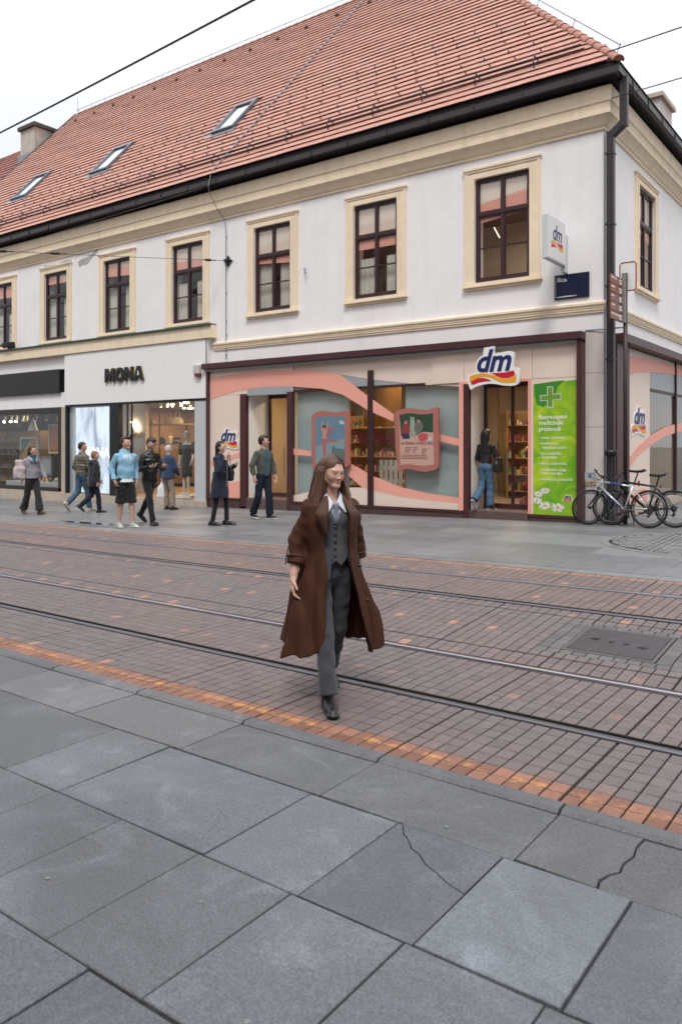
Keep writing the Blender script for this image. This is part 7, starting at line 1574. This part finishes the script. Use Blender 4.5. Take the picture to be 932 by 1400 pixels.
    # sleeve tabs and rolled cuffs
    for sd, A in ((1, A1), (-1, A2)):
        d = unit(A['wr']-A['el']); w = A['el']+(A['wr']-A['el'])*.62; S1 = unit(np.cross(d, V(0,1,0))); S2 = np.cross(d, S1)
        m1 = MB(); m1.tube([tuple(w-d*.05+(S1*math.cos(a)+S2*math.sin(a))*.0605) for a in np.linspace(0, 6.283, 17)[:-1]], .007, 6, closed=True); obj('cuff_strap', m1, M_coat2, coat, world=False, smooth=True)
        m1 = MB(); q0 = w-d*.11+S1*.058*(1 if (S1[0]*sd) > 0 else -1); m1.tube([tuple(q0), tuple(w-d*.02+S1*.066*(1 if (S1[0]*sd) > 0 else -1)), tuple(w+d*.012+S1*.063*(1 if (S1[0]*sd) > 0 else -1))], .0045, 5); obj('sleeve_tab', m1, M_coat2, coat, world=False, smooth=True)
    for z in (pel[2]+.02, pel[2]-.2):
        m1 = MB(); m1.lathe([(0,.006),(.012,.005),(.013,0)], 12, (float(xlft(z))-.045, .165 if z > pel[2] else .205, z), 'y'); obj('coat_button', m1, mat('button_brown', (.03,.012,.008), .3, 0), coat, world=False, smooth=True)
    # bag strap on her right shoulder
    m1 = MB(); rows_ = [[tuple(V(x, .125+.02*v-.10*max(0,.35-v), nck[2]-.03-.32*v)+V(w_, 0, 0)) for w_ in (-.013,.013)] for v, x in zip(np.linspace(0,1,9), np.linspace(.10,.165,9))]
    # long hair: cap plus two falls, grooved into strands
    u = u*.94
    F = hair_field(fig, .0042, .36, .17); Rm = fig.HR; P = lambda x, y, z: fig.head + Rm @ (V(x, y, z)*u); G = lambda x, y, z: fig.head + V(x, y, z)*u
    F.ell(P(0,-.018,.042), V(.080,.101,.086)*u, .01, Rm); F.ell(P(0,-.048,-.02), V(.084,.074,.11)*u, .02, Rm)
    F.cone(P(0,-.065,-.02), G(.01,-.085,-.25), .088*u, .075*u, .03, (V(0,1,0), .55))
    F.cone(P(.070,-.035,.03), G(.098,-.03,-.12), .030*u, .036*u, .02, (V(1,0,0), .7)); F.cone(G(.098,-.03,-.12), G(.135,.02,-.28), .036*u, .026*u, .02)
    F.cone(P(.078,-.03,.0), G(.12,-.02,-.28), .036*u, .046*u, .03)
    F.cone(P(-.070,-.015,.03), G(-.088,-.005,-.11), .026*u, .030*u, .02, (V(1,0,0), .7)); F.cone(G(-.088,-.005,-.11), G(-.115,.045,-.25), .032*u, .030*u, .02); F.cone(P(-.078,-.03,.0), G(-.10,-.01,-.24), .034*u, .038*u, .03)
    X, Y, Z = F.grid((slice(None),)*3); dx_, dy_, dz_ = X-fig.head[0], Y-fig.head[1], Z-fig.head[2]; x = (Rm[0][0]*dx_+Rm[1][0]*dy_+Rm[2][0]*dz_)/u; y = (Rm[0][1]*dx_+Rm[1][1]*dy_+Rm[2][1]*dz_)/u; z = (Rm[0][2]*dx_+Rm[1][2]*dy_+Rm[2][2]*dz_)/u
    part = .096-1.2*np.abs(x+.012)**1.25*2.0
    oval = np.minimum(np.minimum(y-.002, .078-np.abs(x)*1.0+np.clip(-z-.05,0,.2)*.12), part-z); F.F = np.maximum(F.F, oval*u*.8).astype(np.float32)
    def strands(X, Y, Z):
        th = np.arctan2(X-fig.head[0], Y-fig.head[1]+.03); rr_ = np.sqrt((X-fig.head[0])**2+(Y-fig.head[1]+.03)**2); zz = (Z-fig.head[2])
        return .0022*np.sin(th*34+zz*9+3*np.sin(zz*11))*np.clip(.25-zz*3, .25, 1)+.0014*np.sin(th*75+zz*20+2*np.sin(zz*17))
    F.warp(strands)
    hr = piece('hair', F, hairc, M_hair, t)
    q = random.Random(2); mb = MB()
    for n_ in range(560):
        sx = 1 if q.random() < .58 else -1; y0 = q.uniform(-.095, .082); w_ = math.sqrt(max(.10, 1-((y0+.018)/.106)**2)); end = q.uniform(-.20, -.33) if sx > 0 else q.uniform(-.18, -.28); pts = []
        k0 = q.uniform(.99, 1.075); off = q.uniform(-.01, .01); ph = q.random()*6
        for a in np.linspace(.06, 1.75, 8):
            p = V(-.010+sx*(.084+.026*(a/1.75)**2)*w_*math.sin(a)*k0, y0*(1-(.12 if y0 < .03 else .38)*a/1.2)-.040*(a/1.75)**2, .042+.088*w_*math.cos(a)*k0); pts.append(fig.head + Rm @ (p*u))
        b = pts[-1]; g = V(sx*(.034+.026*q.random()), -.015+.04*q.random() if y0 > .0 else -.03, 0)*u
        for v in np.linspace(.12, 1, 9): pts.append(V(b[0]+g[0]*v+.004*math.sin(v*7+ph), b[1]+g[1]*v+.003*math.cos(v*6+ph), fig.head[2]+(b[2]-fig.head[2])*(1-v)+end*u*v))
        v_ = q.uniform(.6, 2.0); mb.col = (hairc[0]*v_, hairc[1]*v_, hairc[2]*v_); r_ = q.uniform(.0009, .0020); mb.tube([tuple(p) for p in pts], [r_]*(len(pts)-2)+[r_*.7, r_*.3], 4, cap=False)
    tag(obj('strands', mb, mat('hair_strand', None, .35, 0, attr=True, spec=.5), hr, world=False, smooth=True, recalc=False), kind='stuff')
    return t
walker()

# ---------------------------------------------------------------- the passers-by
TOC, RT = V(.607, -.795), V(.805, .593)
SK1, SK2 = (.52, .32, .25), (.56, .36, .29); BRN, DRK, BLK = (.055, .03, .02), (.025, .018, .015), (.010, .008, .008)
def fall(F, fig, pts, k=.02, flat=None):
    for (a, ra), (b, rb) in zip(pts, pts[1:]): F.cone(fig.head+V(*a)*fig.u, fig.head+V(*b)*fig.u, ra*fig.u, rb*fig.u, k, flat)
def long_hair(fig, t, col, length=.28, w=.075, name='hair'):
    F = hair_field(fig, .008, length+.05, .16); u = fig.u; Rm = fig.HR; P = lambda x, y, z: fig.head + Rm @ (V(x, y, z)*u)
    F.ell(P(0,-.02,.040), V(.084,.102,.088)*u, .01, Rm); F.ell(P(0,-.04,-.02), V(.088,.078,.10)*u, .02, Rm); b = P(0,-.06,-.02); F.cone(b, V(b[0], b[1]-.03, b[2]-length*u), w*u, w*.85*u, .03, (V(0,1,0), .62))
    X, Y, Z = F.grid((slice(None),)*3); dx_, dy_, dz_ = X-fig.head[0], Y-fig.head[1], Z-fig.head[2]; x = (Rm[0][0]*dx_+Rm[1][0]*dy_+Rm[2][0]*dz_)/u; y = (Rm[0][1]*dx_+Rm[1][1]*dy_+Rm[2][1]*dz_)/u; z = (Rm[0][2]*dx_+Rm[1][2]*dy_+Rm[2][2]*dz_)/u
    F.F = np.maximum(F.F, np.minimum(np.minimum(y-.015, .064-np.abs(x)), .078-z)*u*.8).astype(np.float32)
    F.warp(lambda X, Y, Z: .003*np.sin(np.arctan2(X-fig.head[0], Y-fig.head[1])*22+(Z-fig.head[2])*14)); return piece(name, F, col, M_hair, t)
def strap_bag(t, c, size, col, name='bag', label=None, cat='bag', handles=True, M=M_leath, rot=0):
    """a soft bag carried by a person: a thing of its own, placed in the carrier's frame"""
    mw = Matrix.Translation(t.location) @ Matrix.Rotation(t.rotation_euler.z, 4, 'Z'); p = mw @ Vector(c); b = thing(name, label, cat, p, t.rotation_euler.z+rot)
    sx, sy, sz = size; F = Field(V(-sx-.06,-sy-.06,-sz-.08), V(sx+.06,sy+.06,sz+.08), .011); F.rbox(V(0,0,-sz*.35), V(sx*.3,sy*.75,sz*.3), sx*.75, .02); F.rbox(V(0,0,sz*.25), V(sx*.15,sy*.6,sz*.3), sx*.5, .06); F.warp(folds(.007, 26, 9)); piece('pouch', F, col, M, b)
    if handles: m1 = MB(); m1.tube([(0, -sy*.5+sy*u_, sz*.7+math.sin(u_*math.pi)*handles) for u_ in np.linspace(0, 1, 9)], .008, 5); obj('strap', m1, mat('strap_dark', (.03,.02,.018), .6, .1), b, world=False)
    return b

# 1 woman with a bag at far left
t = person('woman in light grey jacket and teal scarf carrying a pale shoulder bag', (-16.54, 10.46), RT*.75+TOC*.65)
f = Figure(1.58, legs=((R(-14), R(12), .02), (R(16), R(4), .02)), arms=((R(-12), .14, R(18), 0), (R(14), .16, R(22), 0)), head=(R(14), 0, 0), build=1.12); f.foot = {1: R(-10), -1: R(10)}
body(f, t, SK1, BRN, .016, .008, fem=True, handstep=.008); trousers(f, t, (.025,.025,.028), thigh=.088, knee=.075, hem=.098, step=.013); shoes(f, t, (.10,.035,.015), (.03,.015,.01), step=.009)
top(f, t, (.27,.265,.30), 'jacket', chest=.145, waist=.148, hem=.165, hem_z=-.03, arm_r=.06, cuff=.05, step=.012)
F = Field(f.neck-V(.16,.16,.16), f.neck+V(.16,.2,.10), .011); F.cone(f.neck+V(0,.0,-.03), f.neck+V(0,.01,.03), .078, .072, .02); F.cone(f.neck+V(0,.06,-.02), f.neck+V(.0,.12,-.13), .045, .03, .03, (V(0,1,0), .6)); F.warp(folds(.006, 50, 2)); piece('scarf', F, (.02,.10,.12), M_fab, t)
for sx in (1, -1): m1 = MB(); m1.loft([[(sx*.02, .115, f.neck[2]-.10), (sx*.06, .09, f.neck[2]-.02), (sx*.09, .0, f.neck[2]+.03)], [(sx*.09, .13, f.neck[2]-.13), (sx*.13, .07, f.neck[2]-.06), (sx*.13, -.02, f.neck[2]-.02)]]); obj('collar', m1, mat('jacket_grey_collar', (.30,.295,.33), .85, .06), t, world=False, solid=.01, smooth=True)
long_hair(f, t, (.05,.02,.015), .13, .08)
strap_bag(t, (.24, -.14, f.pelvis[2]+.20), (.075,.16,.30), (.50,.41,.42), 'shoulder_bag', 'pale pink patterned shoulder bag of the woman in grey jacket', 'bag', .22, M_fab)
# 2 man in olive padded jacket, from behind
t = person('man in olive padded jacket and jeans seen from behind at the video screen', (-16.30, 11.63), -TOC*.80+RT*.55)
f = Figure(1.66, legs=((R(12), R(4), .03), (R(-9), R(40), .02)), arms=((R(6), .18, R(35), R(10)), (R(-4), .2, R(40), R(12))), head=(R(-42), R(-4), 0), build=1.2); f.foot = {1: R(4), -1: R(-48)}
body(f, t, SK1, DRK, .016, .008, handstep=.008); trousers(f, t, (.07,.12,.19), M_denim, step=.013); shoes(f, t, (.50,.47,.36), (.6,.58,.5), M_fab, step=.009); short_hair(f, t, DRK, .006, step=.008)
top(f, t, (.115,.105,.075), 'padded_jacket', chest=.152, waist=.152, hem=.145, hem_z=-.03, arm_r=.068, cuff=.048, puff=.009, step=.012, m=mat('padded_nylon', None, .5, .08, 14, .15, 40, attr=True), neck_r=.075)
# 3 woman in dark coat, from behind
t = person('short woman with reddish blonde hair and dark hooded coat seen from behind', (-15.65, 11.49), -TOC*.55+RT*.85)
f = Figure(1.43, legs=((R(12), R(6), .02), (R(-6), R(42), .02)), arms=((R(-8), .16, R(20), 0), (R(10), .1, R(30), R(5))), head=(R(-20), 0, 0), build=1.3, lean=.03); f.foot = {1: R(0), -1: R(-40)}
body(f, t, SK2, BRN, .016, .008, fem=True, handstep=.008); trousers(f, t, (.018,.022,.035), M_denim, step=.013); shoes(f, t, (.02,.018,.018), (.02,.018,.018), step=.009)
top(f, t, (.016,.017,.024), 'hooded_coat', chest=.15, waist=.155, hem=.165, hem_z=-.17, arm_r=.066, cuff=.058, step=.012, extra=lambda F: F.ell(f.neck+V(0,-.09,-.03), V(.11,.06,.07), .03)); short_hair(f, t, (.26,.13,.07), .02, side=-.055, step=.008)
strap_bag(t, (-.26, .02, f.pelvis[2]+.0), (.05,.13,.20), (.05,.032,.022), 'handbag', 'dark brown bag between the olive jacket man and the short woman', 'bag', .3)
# 4 young man in pale blue hoodie
t = person('young man in pale blue hoodie, black shorts and white trainers', (-12.15, 9.63), TOC*.80+RT*.60)
f = Figure(1.70, legs=((R(-4), R(4), .035), (R(9), R(6), .03)), head=(R(22), R(4), 0), build=1.06); f.foot = {1: R(2), -1: R(4)}
f.set_arm(1, (.2,-.34,-.92), (-.08,.38,-.9), (-.2,.3,-.9), (-1,.2,0)); f.set_arm(-1, (-.16,-.28,-.94), (.05,.36,-.9), (.2,.3,-.9), (1,.2,0))
body(f, t, SK1, BRN, .015, .0065, handstep=.007, bare=True)
trousers(f, t, (.012,.012,.013), name='shorts', thigh=.096, knee=.10, hem=.1, cut=lambda sd: .06, step=.012, fold=.006)
top(f, t, (.78,.78,.78), 'tee_shirt', chest=.12, waist=.12, hem=.160, hem_z=-.085, arm_r=.03, cuff=.03, step=.012, sleeve=.3, collar=False)
def hood(F): F.cone(f.neck+V(0,-.03,-.04), f.neck+V(0,-.02,.005), .085, .082, .03); F.ell(f.neck+V(0,-.075,-.01), V(.10,.065,.075), .03)
def hcol(P):
    c = np.tile(V(.24,.47,.64), (len(P), 1)); x, y, z = P[:,0], P[:,1], P[:,2]-f.chest[2]; m = (y > .06) & (np.abs(x) < .085) & (np.abs(z-.045-.035*np.cos(x*16)) < .030); c[m] = (.62,.68,.72); m = (y > .05) & (np.abs(x+.02) < .09) & (np.abs(z+.07+.2*x) < .02); c[m] = c[m]*.86+.1; return c
top(f, t, hcol, 'hoodie', chest=.143, waist=.148, hem=.150, hem_z=-.03, arm_r=.060, cuff=.05, step=.011, fold=.007, extra=hood, neck_r=.08)
shoes(f, t, (.42,.42,.43), (.62,.60,.55), M_fab, step=.008, soleh=.03); short_hair(f, t, (.045,.022,.014), .012, step=.0065, quiff=1)
for sx in (1, -1): m1 = MB(); m1.tube([(sx*.02, .13, f.neck[2]-.06), (sx*.025, .155, f.neck[2]-.14), (sx*.022, .165, f.neck[2]-.22)], .004, 5); obj('drawstring', m1, M_white, t, world=False)
# 5 man in black gilet on the phone
t = person('man in black padded gilet looking down at a phone', (-12.19, 10.24), TOC*.70+RT*.72)
f = Figure(1.72, legs=((R(20), R(6), .02), (R(-26), R(14), .02)), head=(R(4), R(-30), 0), build=1.0, lean=.05); f.foot = {1: R(8), -1: R(-28)}
f.set_arm(1, (.28,.15,-.95), (-.42,.85,.18), (-.5,.8,.1), (-.3,0,.95), .7); f.set_arm(-1, (-.25,.15,-.95), (.42,.85,.15), (.5,.8,.1), (.3,0,.95), .7)
body(f, t, SK1, DRK, .015, .0065, handstep=.007, beard=(.10,.05,.035)); trousers(f, t, (.012,.012,.014), hem=.056, knee=.062, step=.012); shoes(f, t, (.012,.012,.012), (.012,.012,.013), M_fab, step=.008)
top(f, t, (.012,.012,.013), 'pullover', chest=.13, waist=.13, hem=.13, hem_z=.0, arm_r=.058, cuff=.042, step=.012)
top(f, t, (.011,.011,.012), 'gilet', chest=.152, waist=.152, hem=.150, hem_z=-.03, arm_r=.06, cuff=.06, sleeve=.0, puff=.010, step=.012, m=mat('black_nylon', None, .38, .08, 14, .15, 40, attr=True), neck_r=.08, extra=lambda F: [F.cut(lambda X, Y, Z, sd=sd: np.where((X*sd > .19), X*sd-.205, -.2)) for sd in (1, -1)])
short_hair(f, t, (.03,.018,.013), .008, step=.0065, quiff=1)
wm = (f.arm[1]['wr']+f.arm[1]['hd']*.09+f.arm[-1]['wr']+f.arm[-1]['hd']*.09)/2+V(0,.01,.03); mw = Matrix.Translation(t.location) @ Matrix.Rotation(t.rotation_euler.z, 4, 'Z'); p = mw @ Vector(wm)
ph = thing('smartphone', 'dark smartphone held by the man in black gilet', 'phone', p, t.rotation_euler.z); m1 = MB(); m1.cbox((0,0,0), (.075,.15,.009), Matrix.Rotation(R(35), 3, 'X')); obj('case', m1, M_black, ph, world=False, bevel=.003); m1 = MB(); m1.cbox((0,-.0035,.0055), (.066,.138,.002), Matrix.Rotation(R(35), 3, 'X')); obj('screen', m1, mat('phone_screen', (.1,.11,.13), .1, 0), ph, world=False)
# 6 elderly man at the shop window
t = person('grey haired man in dark blue jacket facing the fashion shop window', (-14.77, 12.99), V(-.12, 1))
f = Figure(1.56, legs=((R(2), R(3), .09), (R(6), R(3), .07)), head=(R(-12), R(-4), 0), build=1.22); f.foot = {1: 0, -1: 0}; f.set_arm(-1, (-.22,-.05,-.97), (.0,.15,-.95), (0,.1,-1), (1,0,0), 1.3); f.set_arm(1, (.2,.1,-.97), (-.15,.6,-.7), (-.2,.6,-.7), (-1,.2,0), .5)
body(f, t, SK2, (.4,.38,.36), .016, .008, handstep=.008); trousers(f, t, (.27,.21,.165), step=.013, hem=.082); shoes(f, t, (.035,.022,.018), (.02,.015,.012), step=.009)
top(f, t, (.030,.050,.105), 'jacket', chest=.15, waist=.155, hem=.165, hem_z=-.10, arm_r=.062, cuff=.052, step=.012, fold=.006); short_hair(f, t, (.52,.50,.48), .004, step=.008)
w = f.arm[-1]['wr']+f.arm[-1]['hd']*.09; mw = Matrix.Translation(t.location) @ Matrix.Rotation(t.rotation_euler.z, 4, 'Z'); p = mw @ Vector(w)
b = thing('carrier_bag', 'white plastic carrier bag in the hand of the grey haired man', 'bag', p, t.rotation_euler.z+.4); F = Field(V(-.18,-.12,-.46), V(.18,.12,.04), .009); F.cone(V(0,0,-.36), V(0,0,-.2), .13, .11, .02, (V(0,1,0), .45)); F.cone(V(0,0,-.2), V(0,0,-.01), .10, .015, .04, (V(0,1,0), .4)); F.warp(folds(.007, 40, 4)); F.plane(V(0,0,-.42), V(0,0,-1)); piece('bag_body', F, (.72,.73,.75), mat('white_plastic', None, .4, .04, 10, attr=True), b)
# 7 woman in navy coat, hand at her mouth
t = person('woman with long dark hair in navy coat, one hand at her mouth', (-10.87, 10.83), RT*.93+TOC*.30)
f = Figure(1.60, legs=((R(-6), R(4), .02), (R(16), R(16), .02)), head=(R(-4), R(-4), 0), build=.95, lean=.03); f.foot = {1: R(0), -1: R(0)}
f.set_arm(1, (.18,.42,-.9), (-.28,.45,.92), (-.25,.1,.95), (-.2,-.9,.1), .5); f.set_arm(-1, (-.2,.3,-.9), (.35,.8,.45), (.4,.6,.5), (.5,-.5,.2), .7)
body(f, t, SK2, DRK, .015, .007, fem=True, handstep=.007); trousers(f, t, (.010,.010,.012), thigh=.07, knee=.056, hem=.048, step=.012, fold=.002, name='leggings'); shoes(f, t, (.012,.012,.014), (.02,.02,.022), M_leath, step=.008, boot=.03)
def skirt(F): F.stack([(f.pelvis[2]-.36, 0, .0, .205, .175), (f.pelvis[2]-.1, 0, 0, .178, .155), (f.waist[2], 0, 0, .14, .12)], .03, lambda th, z: 1+.03*np.sin(th*5+z*4)); F.cut(lambda X, Y, Z: f.pelvis[2]-.35-Z)
u0 = f.pelvis[2]
def navy_coat():
    lo, hi = bounds(f, .12); lo = lo.copy(); lo[2] = u0-.42; F = Field(lo, hi, .012); u = f.u; F.cone(f.waist, f.chest, .128, .138, .03, (V(0,1,0), .78)); F.cone(f.chest, f.neck-V(0,.005,.07), .138, .09, .04, (V(0,1,0), .72)); skirt(F)
    for sd in (1, -1): A = f.arm[sd]; F.cone(f.neck-V(0,0,.06), A['sh']-V(sd*.02,0,.028), .05, .045, .05); F.cone(A['sh']-V(sd*.012,0,.03), A['el'], .05, .054, .035); F.cone(A['el'], A['el']+(A['wr']-A['el'])*.9, .055, .046, .015)
    F.cone(f.neck-V(0,0,.05), f.neck-V(0,.01,.012), .072, .07, .02); F.warp(folds(.005, 28, 8)); return piece('coat', F, (.013,.017,.032), M_fab, t)
navy_coat(); long_hair(f, t, (.022,.013,.011), .30, .085)
m1 = MB(); m1.loft([[(x, .135+.03*v+.02*math.sin(v*5), f.chest[2]+.1-.78*v) for x in (-.03-.01*v, .0, .03+.01*v)] for v in np.linspace(0, 1, 12)]); obj('scarf', m1, mat('grey_scarf', (.12,.12,.14), .9, .1, 20), t, world=False, solid=.012, smooth=True)
m1 = MB(); A = f.arm[1]; d = unit(A['wr']-A['el']); p = A['wr']-d*.012; m1.tube([tuple(p-d*.03), tuple(p+d*.02)], [.042,.04], 10); obj('cuff', m1, mat('cuff_white', (.6,.6,.6), .8, .05), t, world=False, smooth=True)
strap_bag(t, (-.16, .12, f.waist[2]-.02), (.06,.075,.17), (.012,.012,.014), 'handbag', 'black leather bag on the arm of the woman in navy coat', 'bag', .25)
# 8 man in bomber jacket
t = person('man in grey green bomber jacket and blue shirt walking past the drugstore', (-10.92, 12.14), RT*.72+TOC*.66)
f = Figure(1.71, legs=((R(-8), R(14), .03), (R(10), R(8), .03)), head=(R(38), R(2), 0), build=1.0); f.foot = {1: R(-4), -1: R(3)}; f.set_arm(1, (.24,-.15,-.95), (-.05,.15,-.97), (0,.15,-1), (-1,.2,0), .6); f.set_arm(-1, (-.28,-.05,-.95), (-.02,.35,-.92), (0,.3,-1), (1,.3,0), .6)
body(f, t, SK1, DRK, .015, .0065, handstep=.007); trousers(f, t, (.014,.019,.032), M_denim, thigh=.088, knee=.076, hem=.078, step=.012); shoes(f, t, (.03,.03,.032), (.55,.54,.52), M_fab, step=.008, soleh=.028)
top(f, t, (.035,.10,.17), 'tee_shirt', chest=.128, waist=.124, hem=.138, hem_z=-.05, arm_r=.03, cuff=.03, sleeve=.3, step=.012)
def opening(F): F.cut(lambda X, Y, Z: np.where(Y > .05, .055+.03*(f.chest[2]+.1-Z)*0-np.abs(X+.01), -.3))
top(f, t, (.078,.085,.070), 'bomber_jacket', chest=.150, waist=.150, hem=.146, hem_z=-.02, arm_r=.070, cuff=.05, step=.011, fold=.008, extra=opening); short_hair(f, t, (.028,.016,.012), .012, step=.0065, quiff=1)
# 9 woman entering the drugstore
t = person('woman with long black hair, leather jacket and jeans stepping into the drugstore', (-6.98, 14.30), V(.10, 1), z=.42)
f = Figure(1.58, legs=((R(6), R(6), .01), (R(-3), R(44), .01)), head=(R(-6), R(-6), 0), build=.95, lean=.04, arms=((R(12), .14, R(40), R(10)), (R(8), .16, R(50), R(10)))); f.foot = {1: 0, -1: R(-48)}
body(f, t, SK2, DRK, .016, .008, fem=True, handstep=.008); trousers(f, t, (.075,.14,.22), M_denim, thigh=.09, knee=.07, hem=.088, seat=.02, step=.011, top=.14); shoes(f, t, (.03,.03,.035), (.5,.5,.5), M_fab, step=.008)
top(f, t, (.011,.010,.011), 'leather_jacket', M_leath, chest=.14, waist=.128, hem=.136, hem_z=.05, arm_r=.058, cuff=.046, step=.011, fold=.006); long_hair(f, t, (.014,.010,.010), .36, .105)
strap_bag(t, (.24, .06, f.pelvis[2]+.03), (.06,.10,.18), (.012,.011,.012), 'handbag', 'black bag at the hip of the woman entering the drugstore', 'bag', .3)
# shop mannequin
def mannequin():
    x, z0 = FW(255.5, 680, 14.75)[0], .47; t = thing('mannequin', 'white mannequin in a dark dress at the right of the fashion shop window', 'mannequin', (x, 14.75, .36)); t.rotation_euler = (0, 0, R(200)); f = Figure(1.72, legs=((R(2), R(2), .0), (R(8), R(8), .0)), build=.85, arms=((R(-4), .1, R(10), 0), (R(6), .12, R(30), 0))); f.foot = {1: 0, -1: 0}; u = f.u
    lo, hi = bounds(f); F = Field(lo, hi, .012); add_limbs(F, f); F.ell(f.head, V(.075,.095,.115), .02); F.cone(f.neck-V(0,0,.06), f.head-V(0,0,.06), .05, .045, .03)
    for sd in (1, -1): a = f.leg[sd][2]; F.cone(a-V(0,.02,.05), a+V(0,.13,-.07), .035, .022, .02)
    piece('figure', F, (.66,.60,.54), mat('mannequin_gloss', None, .35, .02, 5, attr=True), t)
    F = Field(lo, hi, .012); F.stack([(f.pelvis[2]-.46, 0, 0, .15, .13), (f.pelvis[2]-.1, 0, 0, .155, .125), (f.waist[2], 0, 0, .118, .095), (f.chest[2], 0, 0, .15, .12), (f.neck[2]-.09, 0, 0, .15, .085)], .0, lambda th, z: 1+.02*np.sin(th*7+z*5))
    for sd in (1, -1): A = f.arm[sd]; F.cone(A['sh']-V(0,0,.01), A['el'], .058, .056, .02)
    piece('dress', F, (.02,.02,.018), M_fab, t)
    m1 = MB(); m1.box(-.22, .22, -.18, .22, -.07, -.0); obj('stand', m1, M_white, t, world=False)
mannequin()
